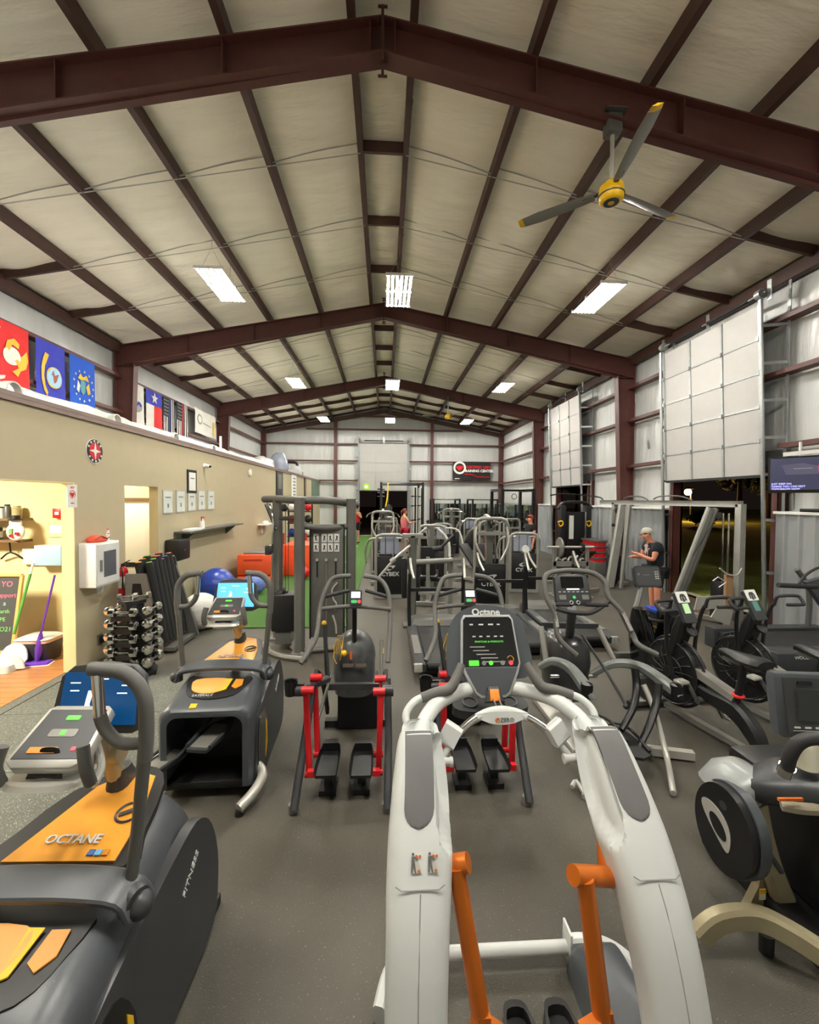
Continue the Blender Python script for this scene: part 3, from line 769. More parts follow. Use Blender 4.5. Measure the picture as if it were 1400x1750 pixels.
# swinging legs
for s, a, b, q in ((1, P(1000, 1500, 1.5), P(1032, 1762, 1.46), P(1046, 1500, 1.58)), (-1, P(780, 1480, 1.55), P(826, 1762, 1.47), P(755, 1482, 1.6))):
    g = G(); g.tube([a+V((0, 0, .0)), a+(b-a)*.5, b], [.031, .033, .034], n=14)
    g.tube([a+(b-a)*.78, b+V((s*.04, -.02, -.02))], [.012, .022], n=8); g.out('leg_tube', m_orange, t)
    g = G(); g.cyl(a+V((-s*.045, 0, .012)), q+V((s*.05, .0, .0)), .034, n=18)
    if s > 0: g.tube([q+V((-s*.01, 0, 0)), q+V((s*.0, .05, .09)), q+V((s*.06, .07, .17))], [.035, .034, .03], n=12, smooth=2)
    g.out('hip_link', m_orange, t)
    ped = V((a.x*.25+(zc+s*.078)*.75, 1.5, .28)); px_ = zc+s*.075
    g = G(); g.prism([(-.055, -.14), (-.055, .09), (-.03, .135), (.03, .135), (.055, .09), (.055, -.14)], lambda u, v, w_: (px_+u, 1.36+v, .20+w_), 0, .03, smooth=2)
    g.prism([(-.06, .05), (-.05, .1), (-.03, .145), (.03, .145), (.05, .1), (.06, .05), (.045, .06), (.03, .12), (-.03, .12), (-.045, .06)], lambda u, v, w_: (px_+u, 1.36+v, .225+w_), 0, .045, smooth=3); g.out('pedal', m_rub, t)
    g = G(); g.bar((b.x, b.y, .25), (px_, 1.42, .215), w=.04, d=.02); g.bar(b+V((0, 0, .02)), (b.x, b.y, .28), w=.045, d=.045); g.out('pedal_link', m_orange, t)
# floor frame
c0 = at(800, 1627, Z=.07); c1 = at(985, 1627, Z=.07)
g = G(); g.cyl((zc-.44, c0.y, .07), (c1.x+.02, c0.y, .07), .027, n=16); g.out('cross_tube', m_shell, t)
g = G(); cf = [(c1.x-.03, c0.y+.0, .075), (c1.x+.05, c0.y+.0, .075), (c1.x+.14, c0.y-.02, .07), (c1.x+.21, c0.y-.08, .06), (c1.x+.25, c0.y-.2, .045)]
g.path(cf, w=.05, d=.09, smooth=5); g.path([(c1.x+.06, c0.y-.02, .04), (c1.x+.04, 1.7, .03), (c1.x+.1, 1.45, .03)], w=.05, d=.05, smooth=4)
g.box((c1.x-.03, c0.y, .09), (.012, .09, .15), bev=.004)
g.out('floor_curve', m_shell, t); g = G(); g.path([(2*zc-p[0], p[1], p[2]) for p in cf], w=.05, d=.09, smooth=5)
g.out('floor_curve', m_shell, t)
for s in (-1, 1): g = G(); g.path([(zc+s*.44, c0.y-.05, .04), (zc+s*.44, 1.3, .03)], w=.07, d=.05); g.out('floor_rail', m_shell, t)
g = G(); g.loft([g.rsec((zc+.36, 1.60-z*.3, z), w, d, p=7) for z, w, d in ((.0, .2, .52), (.12, .2, .5), (.2, .19, .44), (.23, .16, .36))]); g.out('gear_cover', m_char, t)
# ---------------------------------------------------------------- lateral ellipticals (one modelled, then copied)
def make_lateral():
    t = thing('lateral_elliptical', 'x', 'exercise machine', (0, 0, 0))
    # main hood: arch over the pedal opening, then closed body
    def arch(y, w, z, r=.1, th=.04, zb=.1):
        o = []; K = 8
        def half(w2, z2, rr):
            a = [(-w2, zb)]
            for i in range(K+1): q = PI-PI/2*i/K; a.append((-w2+rr+rr*math.cos(q), z2-rr+rr*math.sin(q)))
            for i in range(K+1): q = PI/2-PI/2*i/K; a.append((w2-rr+rr*math.cos(q), z2-rr+rr*math.sin(q)))
            a.append((w2, zb)); return a
        out = half(w/2, z, r); inn = half(w/2-th, z-th, max(.02, r-th*.5))[::-1]
        return [V((x, y, zz)) for x, zz in out+inn]
    g = G(); g.loft([arch(-.40, .58, .635, .09), arch(-.37, .63, .66, .1), arch(-.2, .63, .70, .12), arch(0, .60, .745, .13)]); g.out('hood', m_char, t, smooth=45)
    g = G(); g.loft([arch(y, w, z, r, w/2-.002, zb)[:20] for y, w, z, r, zb in ((-.02, .6, .745, .13, .08), (.15, .60, .80, .16, .07), (.33, .57, .82, .2, .06), (.48, .52, .80, .22, .06), (.58, .46, .70, .2, .06), (.63, .40, .50, .15, .06), (.65, .34, .3, .1, .08))])
    g.out('body', m_char, t, smooth=60)
    g = G(); g.bb((-.27, -.06, .1), (.27, -.03, .66)); g.bb((-.3, -.36, .06), (.3, .0, .12), bev=.02); g.out('inner_baffle', m_black, t)
    # broad dark side covers
    for s in (-1, 1):
        g = G(); g.prism([(-.30, .05), (-.34, .3), (-.28, .52), (-.1, .6), (.1, .64), (.26, .67), (.42, .68), (.54, .60), (.62, .44), (.64, .25), (.58, .06), (.3, .03)], lambda u, v, w_: (s*(.285+w_), u, v), 0, .045, smooth=3, bev=0)
        g.out('side_cover', m_dark, t, smooth=40)
        g = G(); g.prism([(-.28, .12), (-.29, .4), (-.22, .52), (-.1, .5), (-.02, .3), (-.1, .1)], lambda u, v, w_: (s*(.332+w_), u, v), -.003, .002, smooth=3); g.out('side_window', m_glossb, t, smooth=0)
        g = G(); g.prism([(-.08, .42), (-.05, .38), (-.03, .2), (-.09, .12), (-.07, .25)], lambda u, v, w_: (s*(.3355+w_), u, v), -.002, .002); g.out('side_flash', m_yellow, t, smooth=0)
        text('FITNESS', .045, m_print, t, (s*.332, .36, .50), (0, s, .75), (0, -.6*s if 0 else -.5, .8), world=False, name='side_lettering')
    # printed panels: on the hood and behind the bridge
    def onhood(u, v, w_):
        y = -.19+v; z = .645+(y+.40)*.26
        return (u, y, z+w_+.012-abs(u)**3*1.2)
    g = G(); g.prism([(-.20, .16), (.20, .16), (.21, .02), (.15, -.085), (0, -.12), (-.15, -.085), (-.21, .02)], onhood, -.02, .003, smooth=3); g.out('hood_recess', m_black, t, smooth=30)
    g = G(); g.prism([(-.165, .09), (.04, .09), (.08, .04), (.04, -.05), (-.05, -.068), (-.13, -.045), (-.17, .01)], onhood, .002, .007, smooth=3); g.out('orange_panel', mat('orange_haze', srgb(235, 170, 90), .35), t, smooth=30)
    g = G(); g.prism([(.05, .085), (.10, .085), (.085, -.03), (.0, -.068), (.06, -.02)], onhood, .002, .007); g.out('yellow_panel', m_yellow, t, smooth=0)
    g = G(); g.prism([(.125, .08), (.18, .085), (.185, .02), (.15, -.02), (.115, .0)], onhood, .002, .007); g.out('orange_flash', m_oran, t, smooth=0)
    text('LATERALX', .03, m_print, t, onhood(-.06, -.087, .005), (1, 0, 0), (0, 1, .4), world=False, shear=.2)
    g = G(); g.prism([(-.11, -.155), (-.065, -.155), (-.065, -.195), (-.11, -.195)], lambda u, v, w_: (u+.0, -.19+v, .645+(.21+v)*.26+.006+w_), -.004, .003); g.out('warning_label', m_yellow, t, smooth=0)
    g = G(); g.path([(-.345, -.02, .72), (-.3, -.03, .79), (-.15, -.035, .815), (0, -.037, .82), (.15, -.035, .815), (.3, -.03, .79), (.345, -.02, .72)], w=.11, d=.03, up=(0, -.3, 1), smooth=4); g.out('bridge', m_char, t, smooth=40)
    top = lambda u, v, w_: (u, v, .80+.17*(v-.15) + w_ + .008 if v < .42 else .846+w_+.008)
    g = G(); g.prism([(-.24, .06), (.24, .06), (.235, .2), (.19, .42), (.1, .53), (-.02, .53), (-.17, .38), (-.24, .2)], top, -.03, .0, smooth=2); g.out('deck_trim', m_black, t, smooth=30)
    g = G(); g.prism([(-.20, .075), (.20, .075), (.19, .25), (.13, .46), (.02, .5), (-.08, .4)], top, -.0, .006); g.out('deck_print', mat('orange_sheen', srgb(238, 165, 60), .3), t, smooth=0)
    text('OCTANE', .05, m_print, t, (0, .15, .82), (1, 0, 0), (0, 1, .17), world=False, bold=.001)
    g = G(); g.torus((.13, .27, .835), .045, .005, (0, -.17, 1), n=24, m=5); g.bar((.1, .255, .835), (.165, .29, .842), w=.02, d=.004); g.out('round_emblem', m_dark, t)
    for i, mm in enumerate((mat('icon_blue', srgb(60, 100, 170), .5), mat('icon_cyan', srgb(110, 180, 230), .5), m_oran)):
        g = G(); g.box((.1+.026*i, .1, .811), (.022, .022, .004), rot=(8, 0, 0)); g.out('social_icon', mm, t, smooth=0)
    # mast, console and display
    g = G(); g.loft([g.rsec((.0, .44, .83), .1, .16, k=4), g.rsec((0, .42, .93), .075, .09, k=4)]); g.out('mast_boot', m_dark, t)
    g = G(); g.tube([(0, .42, .86), (-.01, .36, 1.0), (-.015, .28, 1.14), (-.015, .22, 1.2)], [.036, .036, .04, .045], n=12, smooth=4); g.lathe([(.0, 0), (.045, 0), (.045, .1), (0, .1)], (-.05, .36, 1.03), (1, 0, .0), 20); g.out('mast', m_champ, t)
    g = G(); g.loft([g.rsec((-.02, .12, 1.07), .2, .14, k=4), g.rsec((-.02, .14, 1.12), .17, .2, k=4), g.rsec((-.02, .2, 1.17), .14, .14, k=4)]); g.out('mast_head', m_silver, t)
    g = G(); g.loft([g.rsec((-.02, .045, 1.115), .13, .03, ay=(0, 0, 1), k=4), g.rsec((-.02, .045+.03, 1.20), .07, .03, ay=(0, 0, 1), k=4)]); g.out('bottle_well', m_glossb, t)
    g = G(); g.loft([g.rsec((-.02, .04, 1.105), .26, .1, k=5), g.rsec((-.02, .06, 1.12), .25, .12, k=5)]); g.out('tray', m_silver, t)
    pk = Plane((-.02, .14, 1.225), (1, 0, 0), (0, .9, .5))
    g = G(); g.prism([(-.135, -.1), (-.12, .1), (-.1, .115), (.1, .115), (.12, .1), (.135, -.1), (.1, -.125), (-.1, -.125)], pk, -.035, .006, bev=.006); g.out('console', m_silver, t)
    g = G(); g.prism([(-.12, -.095), (-.105, .095), (.105, .095), (.12, -.095)], pk, .004, .008); g.out('keypad', m_dark, t, smooth=0)
    pk.rect(0, .06, .05, .018, .008, .011, .004).out('start_key', m_lgreen, t, smooth=0); pk.rect(0, .0, .1, .03, .008, .010, .008).out('program_keys', m_grey, t, smooth=0)
    pk.rect(0, .0, .02, .018, .010, .012, .004).out('enter_key', m_lgreen, t, smooth=0); pk.rect(-.03, -.065, .1, .022, .008, .011, .004).out('mode_key', m_oran, t, smooth=0)
    pk.rect(.075, -.06, .016, .014, .008, .011, .004).out('stop_key', m_lred, t, smooth=0)
    pd = Plane((0, .30, 1.285), (1, 0, 0), (0, .22, 1))
    g = G(); g.prism([(-.19, -.11), (-.165, .085), (-.12, .125), (0, .14), (.12, .125), (.165, .085), (.19, -.11), (.14, -.135), (-.14, -.135)], pd, -.045, .0, bev=.008); g.out('display_housing', m_dark, t)
    g = G(); g.prism([(-.155, -.1), (-.145, .1), (.145, .1), (.155, -.1)], pd, -.002, .004); g.out('display', m_lblue, t, smooth=0)
    for x, y, w in ((-.1, .06, .04), (.1, .05, .03), (0, .075, .06), (-.1, .03, .035), (.09, .02, .04)): pd.rect(x, y, w, .004, .004, .0048).out('readout', m_lwhite, t, smooth=0)
    g = G(); g.prism([(-.065, -.085), (-.055, -.085), (-.04, -.04), (-.03, -.06), (-.024, -.056), (-.035, -.02), (-.028, .01), (-.035, .03), (-.045, .03), (-.05, .0), (-.055, -.04)], pd, .004, .0048); g.out('figure_icon', m_lwhite, t, smooth=0)
    g = G(); g.bar((0, .24, 1.15), (0, .31, 1.24), w=.06, d=.04); g.out('display_neck', m_dark, t)
    # short fixed grips either side of the console
    for s in (-1, 1):
        g = G(); g.tube([(s*.03-.01, .24, 1.16), (s*.1, .16, 1.10), (s*.14, .07, 1.09), (s*.155, .03, 1.12)], .014, n=8, smooth=4); g.out('fixed_handle', m_silver, t)
        g = G(); g.tube([(s*.152, .03, 1.115), (s*.15, .01, 1.18), (s*.135, .02, 1.25)], .02, n=10, smooth=4); g.out('fixed_grip', m_gun, t)
    # long swinging arms
    for s in (-1, 1):
        g = G(); g.tube([(s*.30, -.0, .76), (s*.325, .01, 1.0), (s*.345, .02, 1.25)], [.02, .02, .022], n=12, smooth=4)
        g.out('arm', m_greyd, t)
        g = G(); g.tube([(s*.343, .02, 1.2), (s*.35, .02, 1.32), (s*.34, .02, 1.43), (s*.28, .02, 1.50), (s*.19, .02, 1.515), (s*.165, .02, 1.515)], .024, n=12, smooth=5)
        g.tube([(s*.345, .02, 1.26), (s*.27, .01, 1.265), (s*.22, .01, 1.31), (s*.20, .01, 1.36)], .02, n=10, smooth=4); g.out('arm_grip', m_gun, t)
        g = G(); g.cyl((s*.20, .01, 1.36), (s*.19, .015, 1.50), .018, n=12); g.out('pulse_sensor', m_chrome, t)
        g = G(); g.lathe([(0, 0), (.045, 0), (.055, .02), (.045, .05), (0, .055)], (s*.3, -.01, .745), (s, -.4, 0), 20); g.ball((s*.345, -.02, .73), .045, n=14); g.out('arm_pivot', m_dark, t)
    # pedals on their arms
    for (x, y, z, a) in ((-.27, -.36, .30, -24), (.03, -.30, .44, -10)):
        M = Matrix.Translation((x, y, z)) @ Matrix.Rotation(R(a), 4, 'Z')
        g = G(); g.prism([(-.075, -.2), (-.09, .0), (-.075, .12), (-.03, .17), (.03, .17), (.075, .12), (.09, .0), (.075, -.2), (.05, -.225), (-.05, -.225)], lambda u, v, w_: M @ V((u, v, w_)), -.02, .0, smooth=2)
        g.tube([M @ V(p) for p in ((-.08, -.2, .01), (-.09, .0, .02), (-.07, .12, .055), (0, .17, .075), (.07, .12, .055), (.09, 0, .02), (.08, -.2, .01))], .012, n=6, smooth=3); g.out('pedal', m_dark, t)
        g = G(); g.prism([(-.06, -.2), (-.06, .1), (.06, .1), (.06, -.2)], lambda u, v, w_: M @ V((u, v, w_)), .0, .004); g.out('pedal_mat', m_grey, t, smooth=0)
        g = G(); g.bar(M @ V((0, .15, -.03)), (x*.4, .1, .25), w=.045, d=.05); g.out('pedal_arm', m_silver, t)
    # silver floor legs
    g = G(); g.tube([(.22, -.2, .14), (.32, -.26, .15), (.37, -.34, .13), (.34, -.45, .09), (.27, -.55, .05)], [.03, .035, .035, .034, .034], n=12, smooth=5, flat=1.15); g.out('floor_leg', m_silver, t)
    g = G(); g.tube([(-.25, .02, .15), (-.42, -.02, .13), (-.58, -.14, .08), (-.70, -.25, .05)], [.03, .034, .034, .03], n=12, smooth=5, flat=1.15); g.out('floor_leg', m_silver, t)
    g = G(); g.lathe([(.0, 0), (.03, 0), (.026, .03), (0, .03)], (.27, -.54, 0), (0, 0, 1), 14); g.lathe([(.0, 0), (.03, 0), (.026, .03), (0, .03)], (-.69, -.24, 0), (0, 0, 1), 14); g.bb((-.3, -.2, .0), (.3, .75, .06), bev=.01); g.out('base', m_black, t)
    return t
t = make_lateral(); t.location = (-1.24, 3.40, 0); t.rotation_euler = (0, 0, R(2))
t['label'] = 'grey lateral elliptical standing between dumbbell tower and cable station'; t['group'] = 'lateral ellipticals'
c = copy_tree(t, (-1.16, 1.50, 0), R(-2), 'grey lateral elliptical cut off by the lower left picture corner', 'lateral ellipticals')
for o in bpy.data.objects:
    if o.parent == t and o.name.startswith('display') and o.data.materials[0] == m_lblue:
        o.data = o.data.copy(); o.data.materials[0] = m_lcyan
# ---------------------------------------------------------------- climber with red linkages
t = wthing('climber', 'black climber with red linkage arms and small lit console beside the cable station', 'exercise machine', (-.28, 3.5, 0), 'climbers')
D1_, D2_ = 3.05, 3.75
g = G(); g.tube([at(662, 1384, Z=.03), P(664, 1270, 3.08), P(662, 1160, 3.3)], .028, n=10, smooth=4); g.out('upright', m_dark, t)
g = G(); g.tube([at(502, 1386, Z=.03), P(520, 1270, 3.08), P(538, 1155, 3.3)], .028, n=10, smooth=4); g.out('upright', m_dark, t)
for q in ((662, 1384), (502, 1386)):
    a = at(*q, Z=.0); g = G(); g.lathe([(0, 0), (.035, 0), (.035, .05), (0, .05)], a, (0, 0, 1), 12); g.out('foot', m_grey, t)
g = G(); g.tube(L((622, 984, D2_), (650, 991, D2_), (664, 1015, 3.7), (667, 1060, 3.6), (663, 1132, 3.4)), .020, n=10, smooth=5); g.out('handle_rail', m_gun, t)
g = G(); g.tube(L((600, 984, D2_), (570, 988, D2_), (556, 1010, 3.7), (547, 1040, 3.65), (540, 1090, 3.5), (514, 1134, 3.35)), .020, n=10, smooth=5); g.out('handle_rail', m_gun, t)
g = G(); g.tube(L((548, 1041, 3.65), (605, 1036, 3.68), (668, 1041, 3.62)), .018, n=10, smooth=3); g.out('cross_rail', m_gun, t)
for a, b in (((625, 1009, D2_), (664, 1020, 3.7)), ((597, 1009, D2_), (553, 1020, 3.7))):
    g = G(); g.tube(L(a, b), .017, n=10); g.out('inner_grip', m_grip, t)
g = G(); g.tube(L((606, 1040, 3.68), (606, 1075, 3.75), (605, 1125, 3.8)), .02, n=8); g.out('mast', m_blackm, t)
a = P(608, 1021, 3.62); pl = Plane(a, (1, 0, 0), (0, .5, 1))
pl.rect(0, 0, .10, .125, -.03, .0, .012).out('console', m_black, t, smooth=0)
pl.rect(0, .022, .075, .052, -.002, .004).out('display', m_llcd, t, smooth=0)
pl.rect(-.012, -.035, .05, .026, -.002, .005, .01).out('green_key', mat('key_green', srgb(60, 150, 90), .5, emit=srgb(60, 170, 90), es=.3), t, smooth=0)
pl.rect(.03, -.035, .026, .028, -.002, .005, .01).out('red_key', mat('key_red', srgb(210, 60, 60), .5, emit=srgb(220, 60, 60), es=.4), t, smooth=0)
c = P(606, 1118, 3.9)
g = G(); g.ball(c, .19, (1, 1.05, 1.18), n=24); g.loft([g.rsec(c+V((0, 0, z)), w, d, k=6) for z, w, d in ((-.32, .34, .34), (-.15, .37, .38), (0, .37, .4), (.06, .33, .36))]); g.out('drive_housing', mat('housing_black', srgb(78, 80, 82), .3), t, smooth=60)
c2 = P(612, 1190, 4.0)
g = G(); g.bb((c2.x-.18, 3.9, 0), (c2.x+.18, 4.25, .42), bev=.02); g.bb((c2.x-.3, 3.95, 0), (c2.x+.3, 4.02, .06)); g.out('base', m_black, t)
pe = Plane(c+V((-.127, -.130, .10)), (.72, -.69, 0), (.12, .16, 1))
g = G(); o = [(-.05, -.09), (-.06, .0), (-.035, .1), (.035, .12), (.045, -.08), (0, -.13)]; g.tube([pe(*p, .0) for p in o], .004, n=5, closed=True); g.out('badge_outline', m_yellow, t)
for s in (-.03, .015): g = G(); g.tube([pe(s, -.05), pe(s, .07), pe(s+.02, .07), pe(s+.02, -.05)], .0025, n=4, closed=True); g.out('badge_stroke', m_yellow, t)
g = G(); g.cyl(P(588, 1116, 3.72), P(588, 1117, 3.66), .025); g.ball(P(588, 1117, 3.66), .024, n=10); g.out('tension_knob', m_yellow, t)
for q in ((595, 1137), (617, 1137)):
    pq = Plane(P(q[0], q[1], 3.69), (1, 0, 0), (0, 0, 1)); pq.rect(0, 0, .095, .03, 0, .006).out('caution_label', mat('label_grey', srgb(120, 110, 100), .6), t, smooth=0)
pq = Plane(P(600, 1120, 3.69), (1, 0, 0), (0, 0, 1)); pq.rect(0, 0, .018, .07, 0, .006).out('lever_label', mat('label_or', srgb(220, 110, 50), .6), t, smooth=0)
g = G(); g.bar(P(560, 1173, 3.55), P(652, 1172, 3.55), w=.04, d=.05); g.out('cross_beam', m_dark, t)
g = G()
g.path(L((540, 1150, 3.35), (552, 1165, 3.5), (560, 1215, 3.9)), w=.06, d=.03, up=(1, 0, 0), smooth=3); g.out('side_plate', m_black, t)
g = G(); g.path(L((660, 1150, 3.35), (656, 1165, 3.5), (650, 1215, 3.9)), w=.06, d=.03, up=(1, 0, 0), smooth=3); g.out('side_plate', m_black, t)
g = G(); g.tube(L((555, 1068, 3.7), (560, 1165, 3.5)), .018, n=8); g.out('lever', m_black, t)
g = G(); g.ball(P(554, 1065, 3.7), .022, n=10); g.out('lever_knob', m_yellow, t)
red = ((((523, 1180), (529, 1322)), 3.05), (((538, 1158), (543, 1288)), 3.25), (((651, 1182), (647, 1318)), 3.05), (((653, 1160), (648, 1288)), 3.25))
for (a, b), d in red:
    g = G(); g.bar(P(*a, d), P(*b, d), w=.04, d=.035, up=(0, 1, 0), bev=.006); s = 1 if a[0] < 600 else -1
    for p in (a, b): q = P(*p, d); g.cyl(q+V((-.03*s, 0, 0)), q+V((.055*s, 0, 0)), .028, n=16)
    g.out('red_link', m_red, t)
for a, b in (((515, 1180, 3.1), (560, 1160, 3.4)), ((663, 1180, 3.1), (650, 1158, 3.4))):
    g = G(); g.path(L(a, b), w=.05, d=.05); g.cyl(P(*a)+V((-.04, 0, 0)), P(*a)+V((.04, 0, 0)), .04, n=14); g.out('pivot_bracket', m_dark, t)
for px_, yy in ((562, 0), (619, 0)):
    c = P(px_, 1300, 3.1); s = 1 if px_ < 600 else -1
    g = G(); g.loft([[c+V((x*w, y, z)) for x, z in ((-1, .03), (-.8, 0), (.8, 0), (1, .03), (.85, -.02), (-.85, -.02))] for y, w in ((-.17, .082), (-.1, .084), (.05, .08), (.15, .066), (.18, .05))]); g.prism([(-.06, .12), (-.05, .18), (.05, .18), (.06, .12)], lambda u, v, w: c+V((u, v, w)), 0, .06); g.out('pedal', m_black, t)
    g = G(); g.bar(c+V((-s*.08, -.12, -.01)), c+V((-s*.13, -.12, -.01)), w=.04, d=.04); g.out('pedal_pin', m_red, t)
    g = G(); g.bb((c.x-.03, c.y-.02, 0.0), (c.x+.03, c.y+.05, c.z-.02)); g.box((c.x, c.y, .02), (.12, .16, .04)); g.out('pedal_stop', m_black, t)
for a, b, y in (((543, 1232, 3.3), (567, 1150, 3.55), 1), ((652, 1095, 3.7), (652, 1165, 3.4), 0)):
    g = G(); g.tube(L(a, b), [.014, .012], n=8); g.out('gas_shock', m_greyd, t)
g = G(); g.tube(L((653, 1108, 3.66), (653, 1118, 3.62)), .016, n=8); g.out('shock_label', m_yellow, t)
g = G(); c = P(497, 1172, 3.1); g.lathe([(.036, -.06), (.042, .035), (.050, .04), (.046, .0), (.040, -.065), (0, -.065)], c, (0, 0, 1), 18); g.bar(c+V((.04, 0, 0)), P(520, 1172, 3.1), w=.02, d=.03); g.out('cup_holder', m_black, t)
c = copy_tree(t, (-.28+.972, 3.52, 0), None, 'black climber with red linkage arms standing beyond the white runner console', 'climbers')

# ---------------------------------------------------------------- grey arc elliptical with console and curved arms
t = wthing('arc_elliptical', 'silver and black arc elliptical with looped handlebar, right of the white runner', 'exercise machine', (1.5, 3.9, 0))
g = G(); g.tube([at(1151, 1356, Z=.03), P(1140, 1295, 3.2), P(1118, 1212, 3.4), P(1100, 1170, 3.5)], .022, n=10, smooth=4); g.out('leg_tube', m_silver, t)
g = G(); g.tube([at(1000, 1362, Z=.03), P(993, 1300, 3.2), P(975, 1205, 3.5), P(968, 1180, 3.6)], .022, n=10, smooth=4); g.out('leg_tube', m_silver, t)
g = G(); g.tube([at(1000, 1358, Z=.04), at(985, 1335, Z=.06), at(978, 1345, Z=.05)], .016, n=8, smooth=3); g.out('foot', m_silver, t)
for a, b in (((925, 1070, 4.0), (934, 1132, 3.9)), ((1022, 1072, 4.0), (1052, 1134, 3.9))):
    g = G(); g.tube(L(a, b), .026, n=10); g.out('front_post', m_silver, t)
g = G(); g.bar(P(925, 1068, 4.0), P(1022, 1070, 4.0), w=.03, d=.05); g.out('front_beam', m_dark, t)
# side shrouds with cup wells
for pts, cup in ((((922, 1140, 3.75), (945, 1130, 3.7), (975, 1142, 3.6), (1003, 1178, 3.4), (1012, 1196, 3.35)), (1003, 1176, 3.38)), (((1012, 1152, 3.8), (1050, 1134, 3.75), (1095, 1140, 3.65), (1140, 1170, 3.45), (1162, 1192, 3.35)), (1156, 1178, 3.38))):
    g = G(); g.path(L(*pts), wl=[.05, .08, .09, .1, .06], dl=[.05, .06, .07, .08, .06], smooth=5); g.out('side_shroud', mat('arc_grey', srgb(118, 122, 120), .38, .1), t)
    g = G(); c = P(*cup); g.lathe([(.035, -.06), (.040, .035), (.048, .038), (.046, -.07), (0, -.07), (0, -.06)], c, (0, 0, 1), 18); g.out('cup_well', m_black, t)
g = G(); g.prism([(-.1, .1), (.14, .1), (.12, -.05), (.05, -.13), (-.04, -.1), (-.12, .0)], Plane(P(1108, 1175, 3.6), (1, 0, 0), (0, -.2, 1)), -.02, .02, smooth=2); g.out('side_web', m_greyd, t)
for pts in (((1085, 1142, 3.6), (1088, 1175, 3.55), (1082, 1210, 3.4), (1062, 1248, 3.3)), ((1124, 1168, 3.45), (1122, 1200, 3.4), (1110, 1240, 3.3), (1090, 1280, 3.2))):
    g = G(); g.tube(L(*pts), [.03, .03, .026, .024], n=10, smooth=5, flat=1.3); g.out('swing_arm', m_black, t)
g = G(); g.tube(L((995, 1085, 3.9), (1035, 1145, 3.7), (1070, 1206, 3.5)), .012, n=8, smooth=2); g.ball(P(1070, 1207, 3.5), .025, n=10); g.out('linkage_rod', m_dark, t)
for c in ((1035, 1252, 3.3), (1072, 1268, 3.25)):
    q = P(*c); g = G(); g.prism([(-.09, -.18), (-.09, .12), (-.05, .18), (.05, .18), (.09, .12), (.09, -.18)], lambda u, v, w: q+V((u, v, w)), -.02, .0, smooth=2); g.tube([q+V(p) for p in ((-.09, -.15, .01), (-.09, .1, .04), (0, .18, .06), (.09, .1, .04), (.09, -.15, .01))], .012, n=6, smooth=3); g.out('pedal', m_black, t)
c = P(965, 1112, 4.1)
g = G(); g.loft([g.rsec(c+V((0, 0, z)), w, d, k=5) for z, w, d in ((-.42, .3, .4), (-.3, .38, .5), (-.05, .42, .55), (.1, .38, .5), (.17, .28, .38), (.2, .1, .2))]); g.out('drive_housing', mat('housing_dk', srgb(58, 58, 60), .25), t, smooth=60)
g = G(); q = at(965, 1215, Z=0); g.bb((q.x-.25, 3.4, 0), (q.x+.2, 4.4, .06), bev=.01); g.bar((q.x+.0, 3.5, .05), (q.x+.7, 3.3, .05), w=.06, d=.06); g.out('base', m_silver, t)
g = G(); g.cyl(P(940, 1155, 3.9), P(1020, 1155, 3.9), .02); g.out('axle', m_chrome, t)
g = G(); g.tube(L((986, 1120, 3.45), (955, 1090, 3.5), (948, 1050, 3.55), (934, 1020, 3.6), (931, 990, 3.65), (940, 979, 3.7), (965, 975, 3.72), (985, 975, 3.72)), .022, n=10, smooth=5); g.out('handlebar', m_gun, t)
g = G(); g.tube(L((985, 975, 3.72), (1015, 980, 3.7), (1034, 995, 3.65), (1040, 1020, 3.6), (1062, 1045, 3.55), (1082, 1085, 3.5), (1092, 1102, 3.45), (1124, 1119, 3.4)), .022, n=10, smooth=5); g.out('handlebar', m_gun, t)
g = G(); g.tube(L((948, 1046, 3.56), (952, 1072, 3.52)), .0245, n=10); g.out('pulse_sensor', m_chrome, t)
g = G(); g.tube(L((1063, 1047, 3.55), (1078, 1078, 3.5)), .0245, n=10); g.out('pulse_sensor', m_chrome, t)
g = G(); g.tube(L((952, 1040, 3.55), (975, 1046, 3.5), (1010, 1047, 3.5), (1040, 1028, 3.58)), .02, n=10, smooth=4); g.tube(L((975, 1033, 3.5), (950, 1033, 3.55)), .018, n=8); g.tube(L((1000, 1033, 3.5), (1038, 1034, 3.55)), .018, n=8); g.out('lower_handlebar', m_grip, t)
g = G(); g.tube(L((978, 1040, 3.6), (975, 1075, 3.9), (970, 1110, 4.1)), .04, n=10); g.out('mast', m_dark, t)
pl = Plane(P(979, 1006, 3.66), (1, 0, 0), (0, .4, 1))
g = G(); g.prism([(-.15, .0), (-.15, .10), (-.12, .13), (.12, .13), (.15, .1), (.16, -.1), (.13, -.14), (-.13, -.14), (-.16, -.1)], pl, -.05, 0, bev=.008); g.out('console', m_dark, t)
pl.rect(0, .055, .2, .1, 0, .006, .01).out('display', m_glass, t, smooth=0)
pl.rect(0, -.005, .11, .01, 0, .006).out('brand_strip', m_lwhite, t, smooth=0)
for x in (-.1, .1): pl.rect(x, -.075, .06, .04, 0, .006, .006).out('keypad', m_grey, t, smooth=0)
for i in range(7): pl.rect(-.12+.04*i, -.028, .02, .006, 0, .006).out('key', m_print, t, smooth=0)
g = G(); g.lathe([(0, 0), (.014, 0), (.014, .008), (0, .008)], pl(0, -.075), pl.n, 14); g.out('green_key', MATS['key_green'], t)
for x in (-.03, .03): g = G(); g.torus(pl(x, -.12, .004), .014, .004, pl.n, n=14, m=5); g.out('dial', m_print, t)

